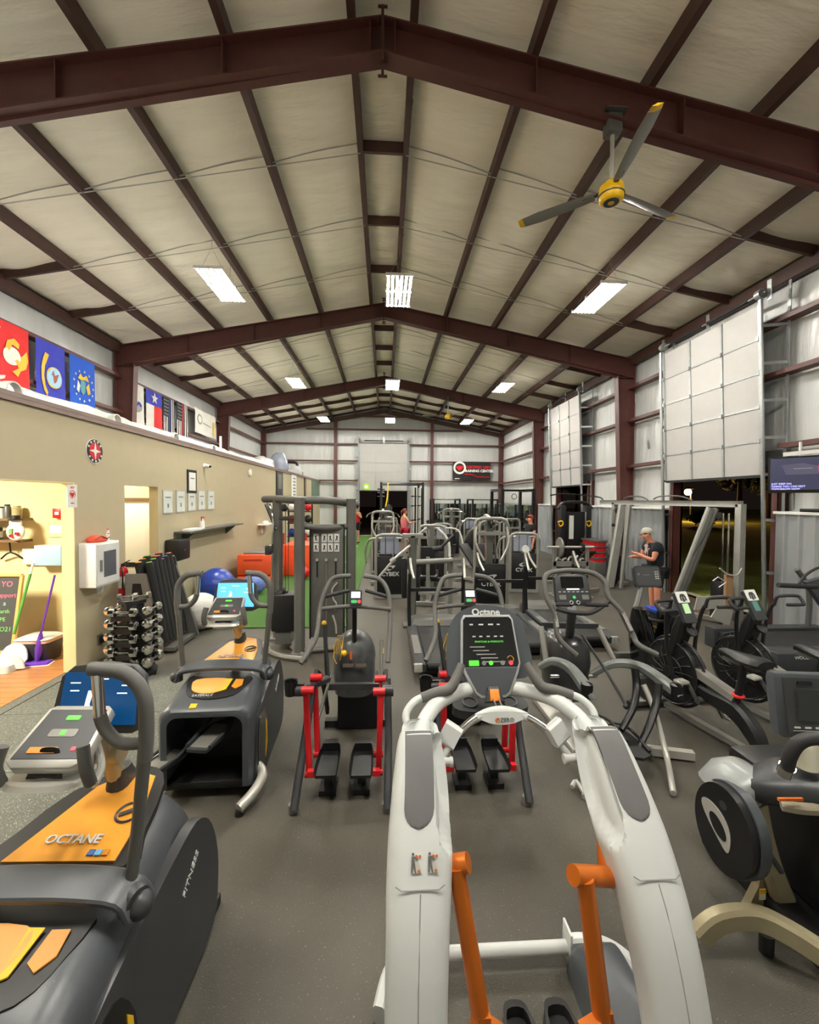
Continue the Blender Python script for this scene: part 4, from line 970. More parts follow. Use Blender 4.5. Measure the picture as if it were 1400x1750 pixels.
# ---------------------------------------------------------------- air bikes
def make_bike():
    """front at +Y (fan), rider towards -Y; origin on the floor under the fan"""
    t = thing('air_bike', 'x', 'exercise bike')
    g = G(); g.torus((0, 0, .44), .33, .014, (1, 0, 0), n=32, m=6); 
    for s in (-.06, .06): g.torus((s, 0, .44), .30, .006, (1, 0, 0), n=28, m=4); g.torus((s*1.2, 0, .44), .15, .006, (1, 0, 0), n=20, m=4)
    g.out('fan_cage', m_blackm, t)
    g = G(); g.lathe([(0, -.055), (.29, -.05), (.30, 0), (.29, .05), (0, .055)], (0, 0, .44), (1, 0, 0), 28); g.out('fan_shroud', m_black, t)
    g = G()
    for s in (-1, 1):
        for i in range(16):
            a = 2*PI*i/16; g.tube([(s*.085, .05*math.cos(a), .44+.05*math.sin(a)), (s*.07, .2*math.cos(a+.2), .44+.2*math.sin(a+.2)), (s*.01, .325*math.cos(a+.35), .44+.325*math.sin(a+.35))], .004, n=4)
    g.out('cage_spokes', m_blackm, t)
    t2 = [o for o in bpy.data.objects if o.parent == t and o.name.startswith('cage_spokes')]
    for i in range(8):
        a = 2*PI*i/8; g = G(); g.box((0, .17*math.cos(a), .44+.17*math.sin(a)), (.06, .02, .24), rot=(math.degrees(a)-90, 0, 12)); g.out('fan_blade', m_dark, t)
    g = G(); g.cyl((-.1, 0, .44), (.1, 0, .44), .05, n=16); g.prism([(.02, .2), (.1, .44), (.03, .72), (-.08, .74), (-.16, .5), (-.12, .25)], lambda u, v, w: (w, u, v), -.045, .045, smooth=2); g.out('fork_cover', m_black, t)
    g = G(); g.path([(0, -.02, .44), (0, -.35, .36), (0, -.62, .34), (0, -.78, .22), (0, -.86, .08)], w=.11, d=.09, smooth=4, wl=[.09, .1, .12, .12, .09], dl=[.08, .12, .16, .14, .08]); g.out('frame', m_black, t)
    g = G(); g.bar((0, .1, .06), (0, -.9, .06), w=.06, d=.04); g.out('floor_beam', m_grey, t)
    g = G(); g.prism([(-.62, .42), (-.3, .48), (-.1, .56), (-.14, .6), (-.34, .54), (-.64, .47)], lambda u, v, w: (w, u, v), -.05, .05, smooth=1); g.out('frame_cap', mat('cap_grey', srgb(150, 148, 142), .35, .3), t)
    for y, w in ((.22, .3), (-.9, .32)):
        g = G(); g.box((0, y, .045), (w*2, .09, .05), bev=.01); g.out('stabiliser', m_greyd, t)
        g = G(); g.box((-w-.01, y, .03), (.03, .1, .055), bev=.006); g.out('end_cap', m_red if y < 0 else m_black, t)
        g = G(); g.box((w+.01, y, .03), (.03, .1, .055), bev=.006); g.out('end_cap', m_black, t)
    g = G(); g.tube([(0, -.62, .38), (0, -.68, .75)], .028, n=10); g.out('seat_post', m_blackm, t)
    g = G(); g.torus((0, -.635, .475), .035, .014, (0, -.16, 1), n=18, m=6); g.out('post_collar', mat('collar_red', srgb(235, 50, 45), .4), t)
    g = G(); g.bar((0, -.8, .75), (0, -.5, .75), w=.04, d=.03); g.out('seat_slider', m_greyd, t)
    g = G(); g.loft([[(x*w, y, z+h*(1-abs(x)**2.5)) for x in (-1, -.7, -.35, 0, .35, .7, 1)]+[(x*w*.8, y, z-.03) for x in (.8, 0, -.8)] for y, w, z, h in ((-.86, .10, .81, .03), (-.80, .125, .81, .045), (-.7, .11, .805, .04), (-.6, .06, .805, .035), (-.5, .035, .805, .03), (-.46, .02, .8, .015))]); g.out('saddle', m_black, t, smooth=60)
    g = G(); g.cyl((-.09, -.33, .3), (.09, -.33, .3), .03)
    g.bar((.09, -.33, .3), (.11, -.42, .16), w=.03, d=.02); g.bar((-.09, -.33, .3), (-.11, -.24, .44), w=.03, d=.02); g.out('cranks', m_greyd, t)
    for p in ((.17, -.42, .16), (-.17, -.24, .44)): g = G(); g.box(p, (.1, .09, .025), bev=.006); g.box((p[0], p[1], p[2]+.016), (.08, .07, .006)); g.out('pedal', m_silver, t)
    for s in (-1, 1): g = G(); g.cyl((s*.09, .12, .2), (s*.16, .12, .2), .02); g.box((s*.2, .1, .2), (.12, .05, .015)); g.out('foot_peg', m_chrome, t)
    # mast with cup holder, console
    g = G(); g.path([(0, .02, .6), (0, -.06, .85), (0, -.1, 1.0)], w=.15, d=.12, up=(0, -1, .2), wl=[.13, .16, .12], dl=[.1, .13, .08]); g.out('mast', m_black, t)
    g = G(); g.lathe([(.036, .0), (.045, .012), (.052, .012), (.05, -.01), (.034, -.03), (0, -.03)], (.02, -.15, .87), (0, -.75, .65), 18); g.out('cup_holder', m_dark, t)
    pl = Plane((0, -.1, 1.09), (1, 0, 0), (0, .55, 1))
    pl.rect(0, 0, .14, .30, -.035, 0, .015).out('console', m_dark, t, smooth=0)
    pl.rect(0, .095, .13, .11, 0, .008, .01).out('console_face', m_white, t, smooth=0)
    g = G(); g.prism([(-.035, .06), (-.035, .1), (-.02, .125), (.02, .125), (.035, .1), (.035, .06), (.018, .06), (.018, .095), (.008, .105), (.012, .05), (-.012, .05), (-.008, .105), (-.018, .095), (-.018, .06)], pl, .006, .011); g.out('program_badge', m_dark, t, smooth=0)
    pl.rect(0, -.015, .065, .095, 0, .006, .004).out('display', mat('lcd_green', srgb(165, 195, 150), .35, emit=srgb(160, 200, 140), es=.25), t, smooth=0)
    # moving arms with D grips
    for s in (-1, 1):
        g = G(); g.tube([(s*.12, -.12, .36), (s*.16, -.06, .7), (s*.2, -.08, 1.0), (s*.21, -.12, 1.1)], .018, n=8, smooth=3); g.out('arm', m_blackm, t)
        g = G(); g.tube([(s*.21, -.12, 1.08), (s*.21, -.14, 1.16), (s*.24, -.16, 1.18), (s*.40, -.18, 1.18), (s*.43, -.2, 1.16), (s*.42, -.24, 1.11), (s*.38, -.24, 1.105), (s*.24, -.22, 1.105)], .016, n=8, smooth=3); g.out('grip', m_grip, t)
    return t
t = make_bike(); t.location = (2.86, 4.05, 0); t.rotation_euler = (0, 0, R(10))
t['label'] = 'black air bike with a lit green display and a red seat post collar'; t['group'] = 'air bikes'
c = copy_tree(t, (3.62, 4.12, 0), R(10), 'black air bike with dim display, partly behind the grey console at the right edge', 'air bikes')
for o in bpy.data.objects:
    if o.parent == c and o.name.startswith('display'):
        o.data = o.data.copy(); o.data.materials[0] = mat('lcd_teal', srgb(80, 120, 112), .3, emit=srgb(70, 130, 120), es=.1)

# ---------------------------------------------------------------- arc trainer cut by the right edge
t = wthing('arc_trainer', 'grey and champagne arc trainer with a round black flywheel cover at the right picture edge', 'exercise machine', (2.0, 2.05, 0))
c = P(1240, 1416, 2.0)
rot = Matrix.Rotation(R(4), 3, 'Z'); ax = rot @ V((-1, 0, 0)); py = rot @ V((0, 1, 0))
pf = Plane(c, -py, (0, 0, 1)); pf.n = ax
def disc(w, h, t0, t1, n=36, du=0, dv=0):
    g = G(); g.prism([(du+w*math.cos(2*PI*i/n), dv+h*math.sin(2*PI*i/n)) for i in range(n)], lambda u, v, q: c+(-py)*u+V((0, 0, 1))*v+ax*q, t0, t1, bev=0); return g
disc(.17, .21, -.03, .02).out('flywheel_cover', m_black, t)
disc(.18, .22, -.07, -.02).out('drive_case', m_char, t)
g = G(); nn = 40
g.prism([(.07*math.cos(a)+.018*math.sin(2*a), .15*math.sin(a)) for a in [2*PI*i/nn for i in range(nn)]], lambda u, v, q: c+(-py)*(u-.02+v*-.35)+V((0, 0, 1))*(v)*.62+ax*q, .02, .023); g.out('emblem', m_silver, t, smooth=0)
g = G(); g.prism([(.042*math.cos(a), .08*math.sin(a)) for a in [2*PI*i/nn for i in range(nn)]], lambda u, v, q: c+(-py)*(u-.02+v*-.35)+V((0, 0, 1))*(v)*.62+ax*q, .022, .026); g.out('emblem_eye', m_black, t, smooth=0)
g = G(); g.tube([c+V((.02, .0, .12))+ax*.03, c+V((.07, -.05, .09))+ax*.02, c+V((.2, -.1, -.14))], .013, n=8, smooth=3); g.cyl(c+V((.03, 0, .12)), c+V((.03, 0, .12))+ax*.05, .022); g.out('linkage', m_dark, t)
g = G(); g.loft([g.rsec(P(x, y, d), w, dd, ax=(1, 0, 0), ay=(0, 1, 0), k=5) for x, y, d, w, dd in ((1245, 1345, 2.1, .2, .3), (1262, 1322, 2.08, .18, .28), (1275, 1312, 2.05, .1, .2))]); g.out('shoulder', mat('silver_grey', srgb(150, 154, 154), .35, .2), t, smooth=60)
g = G(); g.path(L((1268, 1352, 2.06), (1300, 1340, 2.0), (1345, 1338, 1.95), (1400, 1342, 1.93), (1470, 1350, 1.93)), wl=[.12, .2, .26, .3, .3], dl=[.08, .12, .13, .13, .13], smooth=4); g.out('body', m_dark, t, smooth=50)
g = G(); g.bar(P(1330, 1366, 1.80), P(1372, 1366, 1.79), w=.01, d=.012); g.out('orange_mark', mat('or_mark', srgb(220, 110, 40), .4), t)
g = G(); g.path(L((1335, 1376, 1.83), (1370, 1382, 1.8), (1420, 1384, 1.8)), w=.05, d=.035, smooth=3); g.out('trim_strip', mat('strip_beige', srgb(160, 152, 132), .4, .2), t)
g = G(); g.path(L((1293, 1372, 2.0), (1305, 1430, 2.02), (1322, 1490, 2.02), (1352, 1575, 2.02)), wl=[.09, .085, .09, .12], dl=[.06, .06, .06, .06], up=(0, -1, 0), smooth=3); g.out('upright', m_champ, t)
g = G(); g.prism([(0, 0), (.19, -.03), (.12, .22), (.07, .28), (.06, .12)], Plane(P(1272, 1548, 2.07), (1, 0, 0), (0, 0, 1)), -.02, .02); g.out('gusset', m_champ, t, smooth=0)
g = G(); pq = Plane(P(1303, 1528, 1.99), (1, 0, 0), (.2, 0, 1)); pq.rect(0, 0, .032, .055, 0, .003).out('safety_label', m_yellow, t, smooth=0)
pq.rect(0, -.012, .03, .028, .002, .004).out('label_text_area', m_paper, t, smooth=0)
g = G(); g.path([at(1195, 1600, Z=.08), at(1230, 1572, Z=.16), at(1290, 1568, Z=.18), at(1350, 1595, Z=.16), at(1420, 1640, Z=.12)], w=.07, d=.1, up=(0, 0, 1), smooth=5); g.out('base_rail', m_champ, t)
g = G(); q = at(1310, 1620, Z=.02); g.lathe([(0, 0), (.03, 0), (.03, .09), (0, .09)], (q.x, q.y, .0), (0, 0, 1), 14); g.out('levelling_foot', m_rub, t)
g = G(); g.bb((1.95, 1.6, .0), (2.6, 2.5, .1), bev=.02); g.bb((2.1, 1.9, .1), (2.5, 2.5, .62), bev=.04); g.out('rear_case', m_black, t)
g = G(); g.tube([P(1350, 1538, 2.2), P(1385, 1600, 2.0)], .018, n=8); g.ball(P(1350, 1530, 2.2), .04, n=12); g.tube([P(1360, 1520, 2.3), P(1410, 1570, 2.2)], .02, n=8); g.out('rear_linkage', m_dark, t)
g = G(); g.path(L((1190, 1530, 2.35), (1240, 1500, 2.35), (1300, 1500, 2.3)), w=.06, d=.06, smooth=3); g.out('front_rail', MATS['silver_grey'], t)
g = G(); g.tube(L((1346, 1312, 1.78), (1350, 1292, 1.76), (1365, 1270, 1.74), (1392, 1262, 1.72), (1440, 1270, 1.72)), .027, n=12, smooth=5); g.out('handle_grip', m_grip, t)
g = G(); a, b = L((1341, 1322, 1.80), (1346, 1310, 1.78)); g.tube([a, b], .031, n=14); g.out('handle_collar', m_chrome, t)
g = G(); g.loft([g.rsec(P(1380, 1310, 1.9), .1, .1), g.rsec(P(1380, 1270, 2.0), .12, .12), g.rsec(P(1375, 1245, 2.05), .08, .1)]); g.out('console_neck', mat('neck', srgb(112, 108, 90), .5), t)
pl = Plane(P(1376, 1205, 2.0), (1, -.12, 0), (0, .15, 1))
g = G(); g.prism([(-.135, -.145), (-.14, .12), (-.13, .15), (.16, .15), (.16, -.15), (-.1, -.16)], pl, -.06, .0, bev=.012); g.out('console', m_char, t)
g = G(); g.prism([(-.09, -.135), (-.10, .13), (.15, .13), (.15, -.135)], pl, -.0, .006); g.out('console_face', mat('face_dark', srgb(58, 60, 62), .4), t, smooth=0)
pl.rect(.045, -.0, .19, .16, .004, .009, .012).out('screen_frame', m_dark, t, smooth=0); pl.rect(.045, 0, .175, .145, .006, .011, .01).out('screen', mat('screen_off', srgb(48, 52, 50), .2), t, smooth=0)
for i in range(3): pl.rect(-.05+.05*i, -.105, .028, .008, .004, .010).out('key', m_print, t, smooth=0)
pl.rect(.03, -.12, .2, .003, .004, .009).out('trim_line', m_silver, t, smooth=0); pl.rect(.0, .105, .07, .02, .004, .01, .008).out('sensor_window', m_glass, t, smooth=0)

# ---------------------------------------------------------------- upright bike with its dark console (behind the air bikes)
t = wthing('upright_bike', 'black upright bike with wide dark console in front of the man in a cap', 'exercise bike', (3.4, 5.7, 0))
pl = Plane(P(1107, 985, 5.7), (1, 0, 0), (0, .3, 1))
pl.rect(0, 0, .37, .29, -.05, 0, .04).out('console', m_dark, t); pl.rect(0, .0, .34, .25, -.0, .008, .03).out('console_face', mat('console_face_dk', srgb(72, 74, 76), .4), t, smooth=0)
for i in range(4):
    for j in range(2): pl.rect(.11+.03*j, .06-.03*i, .02, .015, .006, .012).out('key', m_print, t, smooth=0)
pl.rect(-.02, .02, .09, .008, .006, .011).out('brand_print', m_grey, t, smooth=0); pl.rect(-.13, .03, .03, .03, .006, .011).out('key', m_grey, t, smooth=0)
g = G(); g.tube(L((1096, 1005, 5.7), (1090, 1030, 5.6), (1083, 1050, 5.5)), .04, n=8); g.out('mast', m_greyd, t)
q = at(1090, 1128, Z=0)
g = G(); g.loft([g.rsec((q.x+dx, 5.35, z), .16, d, k=4) for z, d, dx in ((.02, .5, 0), (.3, .55, -.02), (.55, .4, -.05), (.72, .2, -.06))]); g.out('body', m_glossb, t, smooth=50)
g = G(); g.box((q.x+.2, 5.2, .45), (.18, .3, .5), rot=(0, 8, 0), bev=.04); g.out('side_case', m_glossb, t)
g = G(); g.tube(L((1095, 1040, 5.4), (1110, 1058, 5.2), (1135, 1062, 5.1), (1150, 1062, 5.1)), .02, n=8, smooth=3); g.out('handlebar', m_blackm, t)
g = G(); g.bar((q.x-.25, 5.6, .03), (q.x+.35, 5.6, .03), w=.08, d=.06); g.bar((q.x-.25, 4.9, .03), (q.x+.35, 4.9, .03), w=.08, d=.06); g.bar((q.x, 4.9, .05), (q.x, 5.6, .05), w=.06, d=.06); g.out('base', m_greyd, t)
g = G(); g.loft([[(q.x+.05+x*w, y, .78+h) for x, h in ((-1, 0), (-.5, .04), (.5, .04), (1, 0), (0, -.03))] for y, w in ((4.85, .11), (4.95, .12), (5.08, .05), (5.13, .02))]); g.out('saddle', m_black, t)
g = G(); g.tube([(q.x+.05, 4.95, .76), (q.x+.03, 5.0, .06)], .025, n=8); g.out('seat_post', m_blackm, t)
g = G(); g.tube(L((1118, 1080, 5.2), (1112, 1068, 5.2), (1122, 1072, 5.2)), .01, n=5); g.out('yellow_strap', m_yellow, t)

# ---------------------------------------------------------------- treadmills
def make_treadmill(lettered=False):
    """deck end towards -Y at the origin, console at +Y"""
    t = thing('treadmill', 'x', 'treadmill')
    g = G(); g.bb((-.28, .02, .16), (.28, 1.55, .19), bev=.006); g.cyl((-.27, .04, .15), (.27, .04, .15), .04); g.out('belt', m_rub, t)
    for s in (-1, 1):
        g = G(); g.path([(s*.36, .0, .14), (s*.36, .3, .16), (s*.36, 1.5, .17)], w=.15, d=.09); g.out('side_rail', m_dark, t)
        g = G(); g.bb((s*.36-.045, .3, .206), (s*.36+.045, 1.4, .211)); g.out('step_strip', m_grey, t)
        g = G(); g.box((s*.38, .02, .14), (.1, .05, .1), bev=.01); g.out('rail_end', m_silver, t)
        g = G(); g.tube([(s*.40, 1.45, .14), (s*.41, 1.5, .6), (s*.40, 1.44, 1.0)], .028, n=8, smooth=3); g.out('upright', m_blackm, t)
        g = G(); g.tube([(s*.40, 1.44, 1.22), (s*.39, 1.32, 1.10), (s*.36, 1.12, .98)], .018, n=8, smooth=4); g.out('handrail', m_silver, t)
        g = G(); g.tube([(s*.40, 1.44, .98), (s*.40, 1.45, 1.23)], .022, n=8); g.out('post_top', m_greyd, t)
    g = G(); g.loft([g.rsec((0, 1.72, z), w, d, k=4, p=4) for z, w, d in ((.03, .82, .5), (.2, .82, .48), (.27, .72, .34))]); g.out('motor_cover', m_greyd, t)
    g = G(); g.bb((-.34, .1, .03), (.34, 1.6, .15)); g.out('deck_frame', m_black, t)
    for s in (-1, 1): g = G(); g.cyl((s*.3, .12, 0), (s*.3, .12, .05), .03); g.out('levelling_foot', m_rub, t)
    g = G(); g.torus((.40, 1.42, 1.29), .055, .01, (0, -1, .3), n=20, m=5); g.lathe([(0, 0), (.05, 0), (.05, .006), (0, .006)], (.40, 1.42, 1.29), (0, -1, .3), 18); g.out('placard', m_paper, t)
    g = G(); g.bar((-.38, 1.47, .75), (.38, 1.47, .75), w=.04, d=.05); g.out('cross_brace', m_blackm, t)
    return t
t = make_treadmill(); t.location = (.78, 4.95, 0); t['label'] = 'grey treadmill behind the second climber, leftmost of the treadmill row'; t['group'] = 'treadmills'
copy_tree(t, (1.93, 5.6, 0), 0, 'grey treadmill with pale side step behind the white runner console', 'treadmills')
copy_tree(t, (2.86, 5.85, 0), 0, 'grey treadmill behind the arc elliptical with the looped handlebar', 'treadmills')
for o in [o for o in bpy.data.objects if o.parent and o.name.startswith('placard') and o.parent.name in ('treadmill', 'treadmill.002')]:
    bpy.data.objects.remove(o)
c = copy_tree(t, (4.95, 5.65, 0), R(-90), 'wide treadmill seen from its side by the ribbed wall at the right edge', 'treadmills')
text('WOODSPORT', .05, m_print, c, (.45, .3, .12), (0, 1, 0), (0, 0, 1), world=False) if False else None
g = G(); g.bb((4.7, 4.85, .0), (6.4, 5.12, .29), bev=.015); 
t = wthing('long_treadmill', 'low dark treadmill side with white lettering by the ribbed steel wall', 'treadmill', (5.5, 5.5, 0))
for o in list(bpy.data.objects):
    if o.parent == c: bpy.data.objects.remove(o)
bpy.data.objects.remove(c)
g.out('side_panel', m_dark, t); g = G(); g.bb((4.75, 5.13, .0), (6.35, 5.85, .25), bev=.01); g.out('deck', m_rub, t)
g = G(); g.bb((4.7, 5.86, .0), (6.4, 6.05, .29), bev=.015); g.out('side_panel', m_dark, t)
text('WOODWAY SPORT', .055, m_print, t, (5.15, 4.847, .235), (1, 0, 0), (0, 0, 1))
for y in (5.0, 5.95): g = G(); g.tube([(6.2, y, .2), (6.2, y, .8), (6.0, y, 1.12)], .035, n=8, smooth=3); g.out('upright', m_greyd, t)
g = G(); g.tube(L((1330, 1000, 5.0), (1396, 1003, 5.0)), .03, n=10); g.out('handrail', m_grip, t)
g = G(); g.tube(L((1366, 998, 5.0), (1378, 982, 5.0), (1400, 970, 5.0), (1425, 968, 5.0)), .016, n=8, smooth=4); g.out('arch_rail', m_grip, t)
g = G(); g.prism([(-.1, .15), (.5, .3), (.5, -.45), (.25, -.3)], Plane(P(1388, 1015, 5.1), (1, 0, 0), (0, 0, 1)), -.05, .02); g.out('console', m_char, t)
# ================================================================ strength machines
m_frame = mat('frame_grey', srgb(150, 150, 144), .4, .25, var=.05)
m_framed = mat('frame_dark', srgb(104, 104, 100), .42, .25, var=.05)
m_pad = mat('black_upholstery', srgb(26, 26, 28), .5, bump=.1, bscale=60, var=.1)
m_guard = mat('smoky_guard', srgb(150, 156, 172), .25, var=.03)
# ---- twin cable station with the grey panel
t = wthing('cable_station', 'tall dark grey cable station with exercise chart panel on the turf edge', 'gym machine', (-1.05, 6.1, 0))
yb = 6.05
def px_col(x, y, w, z1=2.1): g = G(); g.path([(x, y, .03), (x, y, z1)], w=w, d=w*1.1, up=(0, -1, 0)); return g
for q, y in ((475, 6.5), (512, 5.85), (600, 6.1)):
    x = at(q, 1000, Y=y).x; px_col(x, y, .13).out('column', m_framed, t)
xs_ = [at(q, 1000, Y=y).x for q, y in ((475, 6.5), (512, 5.85), (600, 6.1))]
g = G(); g.tube([at(452, 853, Y=6.7), at(475, 853, Y=6.45), at(512, 855, Y=6.0), at(560, 855, Y=6.05), at(611, 862, Y=6.35)], .055, n=12, smooth=5); g.out('top_beam', m_framed, t)
g = G(); g.tube([at(514, 899, Y=5.9), at(560, 902, Y=5.95), at(600, 899, Y=6.1)], .042, n=10, smooth=3); g.out('cross_beam', m_framed, t)
g = G(); g.tube([at(455, 858, Y=6.6), at(466, 880, Y=6.4), at(466, 930, Y=6.4), at(464, 1000, Y=6.4), at(462, 1075, Y=6.4)], .012, n=6, smooth=3); g.out('guide_rod', m_chrome, t)
g = G(); a = at(470, 885, Y=6.35); g.path([at(457, 862, Y=6.6), at(475, 905, Y=6.45)], w=.09, d=.05); g.ball(at(486, 868, Y=6.3), .055, n=12); g.cyl(at(480, 886, Y=6.3), at(508, 886, Y=6.0), .03); g.out('pulley_arm', m_dark, t)
g = G(); g.box(at(459, 940, Y=6.3), (.09, .1, .14), bev=.02); g.out('pulley_block', m_dark, t)
g = G(); g.box(at(487, 1015, Y=6.1), (.08, .08, .10), bev=.02); g.lathe([(.06, -.02), (.06, .02), (0, .02), (0, -.02)], at(485, 1008, Y=6.1), (1, .3, 0), 18); g.out('lower_pulley', m_dark, t)
for q in (482, 488, 493): g = G(); g.cyl(at(q, 870, Y=6.3), at(q, 1030, Y=6.2), .005, n=6); g.out('cable', m_blackm, t)
xa, xb = at(465, 1060, Y=6.0).x, at(504, 1060, Y=6.0).x
g = G(); g.bb((xa, 5.95, .28), (xb, 6.3, .78), bev=.012); g.out('weight_box', m_black, t)
g = G(); g.bb((xa+.05, 5.98, .1), (xb-.05, 6.25, .28)); g.out('weight_stack', m_greyd, t)
# panel
x0, x1 = at(531, 1000, Y=6.0).x, at(587, 1000, Y=6.0).x
g = G(); g.bb((x0, 6.0, .18), (x1, 6.05, 1.72), bev=.006); g.out('panel', m_framed, t)
g = G(); g.bb((x0-.015, 5.99, .16), (x0, 6.07, 1.74)); g.bb((x1, 5.99, .16), (x1+.015, 6.07, 1.74)); g.bb((x0, 5.99, 1.72), (x1, 6.07, 1.745)); g.out('panel_edge', m_black, t, smooth=0)
for i in range(4):
    for j in range(2):
        if i == 0: gx = x0+.045
        else: gx = x0+.155+.085*(i-1)
        g = G(); g.box((gx+.03, 5.995, 1.56-.13*j), (.07, .008, .115)); ch = g.out('exercise_chart', m_paper, t, smooth=0)
        g = G(); g.prism([(-.02, -.04), (-.005, -.04), (0, -.01), (.012, -.04), (.02, -.04), (.01, .0), (.02, .02), (.0, .035), (-.01, .03), (-.004, .01)], lambda u, v, w: (gx+.03+u*(1 if i % 2 else -1), 5.99-w, 1.56-.13*j+v), 0, .003); g.out('chart_figure', m_dark, t, smooth=0)
for i, x in enumerate((x0+.09, x0+.215, x0+.345)):
    g = G(); g.bb((x-.008, 5.985, 1.02 if i != 1 else .3), (x+.008, 5.998, 1.27)); g.out('panel_slot', m_black if i != 1 else m_grey, t, smooth=0)
    g = G(); g.lathe([(0, 0), (.022, 0), (.02, .02), (0, .02)], (x, 5.99, 1.26), (0, -1, 0), 14); g.out('panel_knob', m_silver, t)
g = G(); g.tube([(x1-.08, 5.97, .95), (x1-.15, 5.95, .85), (x1-.13, 5.95, .72), (x1-.09, 5.95, .66), (x1-.11, 5.95, .58), (x1-.16, 5.95, .62)], .012, n=8, smooth=4); g.tube([(x1-.14, 5.95, .5), (x1-.1, 5.95, .38), (x1-.09, 5.95, .25)], .014, n=8, smooth=3); g.out('grip_handle', m_silver, t)
# base
g = G(); g.tube([at(450, 1100, Z=.04), at(470, 1118, Z=.04), at(520, 1126, Z=.04), (xs_[1]+.05, 5.75, .04)], .035, n=8, smooth=5); g.tube([at(520, 1112, Z=.05), at(560, 1108, Z=.05), at(600, 1106, Z=.05)], .035, n=8, smooth=4); g.tube([(xs_[0], 6.5, .04), (xs_[1], 5.85, .04)], .04, n=8); g.tube([(xs_[1], 5.85, .04), (xs_[2], 6.1, .04)], .035, n=8); g.out('base_frame', m_grey, t)
for x, y in zip(xs_, (6.5, 5.85, 6.1)): g = G(); g.box((x, y, .02), (.2, .2, .04), bev=.005); g.out('foot_plate', m_grey, t)

# ---- long cable crossover along the roller doors
t = wthing('cable_crossover', 'long silver cable crossover frame standing in front of the near roller door', 'gym machine', (5.9, 9.0, 0))
CX = 5.95
zt_ = 2.06
def Yat(q): d = (q-658)/740; return CX/d
yn, yf = 6.92, 10.9
g = G(); g.bar((CX, yn, zt_), (CX, yf+.7, zt_), w=.1, d=.11, bev=.008); g.out('top_beam', m_frame, t)
g = G(); g.tube([(CX-.05, 9.2, zt_+.08), (CX-.1, 8.9, zt_+.14), (CX-.1, 8.3, zt_+.14), (CX-.05, 8.0, zt_+.06)], .015, n=8, smooth=4); g.out('pull_up_bar', m_greyd, t)
g = G(); g.tube([(CX-.05, 10.4, zt_+.08), (CX-.1, 10.1, zt_+.14), (CX-.1, 9.6, zt_+.14), (CX-.05, 9.4, zt_+.06)], .015, n=8, smooth=4); g.out('pull_up_bar', m_greyd, t)
for y, sg in ((yn, 1), (yf, -1)):
    g = G(); g.bar((CX, y, .03), (CX, y, zt_), w=.10, d=.13, up=(0, 1, 0), bev=.006); g.out('end_post', m_frame, t)
    g = G(); g.path([(CX-.55, y+sg*.85, .03), (CX-.08, y+sg*.52, 1.98)], w=.2, d=.1, up=(0, -1, 0)); g.out('slanted_post', m_frame, t)
    g = G(); g.path([(CX-.52, y+sg*.80, .03), (CX-.05, y+sg*.47, 1.98)], w=.05, d=.11, up=(0, -1, 0)); g.out('slanted_rib', m_framed, t)
    for k in (.12, .24): g = G(); g.cyl((CX-.1, y+sg*k, .2), (CX-.1, y+sg*k, 1.9), .014, n=8); g.out('guide_rod', m_chrome, t)
    g = G(); g.bb((CX-.22, y+sg*.05 if sg > 0 else y-.35, .06), (CX+.05, y+.35 if sg > 0 else y-.05, .72), bev=.01); g.out('weight_stack', m_black, t)
    g = G(); g.bar((CX-.6, y+sg*.9, .05), (CX, y, .05), w=.12, d=.07); g.bar((CX, y, .05), (CX, y+sg*.6, .05), w=.12, d=.07); g.out('base', m_frame, t)
    for z in (.75, 1.85): g = G(); g.lathe([(.06, -.015), (.065, 0), (.06, .015), (0, .015), (0, -.015)], (CX-.12, y+sg*.3, z), (1, 0, 0), 18); g.out('pulley', m_black, t)
    g = G(); g.cyl((CX-.45, y+sg*.75, .8), (CX-.15, y+sg*.3, 1.85), .005, n=5); g.out('cable', m_black, t)
g = G(); g.bar((CX-.2, 10.15, .03), (CX-.05, 10.2, 2.0), w=.06, d=.07); g.out('brace_post', m_frame, t)
g = G(); g.bar((CX-.35, 9.9, .03), (CX-.12, 10.0, 2.0), w=.06, d=.07); g.out('brace_post', m_frame, t)
g = G(); g.lathe([(0, 0), (.04, 0), (.04, .05), (0, .05)], (CX-.3, 10.35, 1.5), (-1, 0, 0), 14); g.out('adjust_knob', m_black, t)
t = wthing('attachment_rack', 'small heap of cable handles on a tan post behind the second air bike', 'rack', (5.2, 6.5, 0))
b0 = at(1245, 1010, Y=6.5)
g = G(); g.bar((b0.x, 6.5, .0), (b0.x, 6.5, .95), w=.12, d=.05); g.out('post', mat('wood_tan', srgb(160, 125, 90), .6), t)
g = G(); g.tube([(b0.x-.2, 6.44, 1.06), (b0.x-.08, 6.44, .97), (b0.x+.08, 6.44, .95), (b0.x+.16, 6.44, 1.06)], .012, n=6, smooth=3); g.out('v_handle', m_silver, t)
g = G(); g.tube([(b0.x-.3, 6.45, .86), (b0.x-.22, 6.45, .92), (b0.x-.08, 6.45, .84), (b0.x-.2, 6.45, .76)], .008, n=6); g.out('hook', m_white, t)
g = G(); g.prism([(0, 0), (.5, .02), (.46, .22), (.04, .2)], lambda u, v, w: (b0.x-.62+u, 6.42-w, .42+v), 0, .02); g.out('flat_plate', m_silver, t)
g = G(); g.prism([(0, 0), (.3, -.14), (.36, .1), (.1, .16)], lambda u, v, w: (b0.x-.35+u, 6.42-w, .3+v), 0, .02); g.out('foot_plate', m_silver, t)

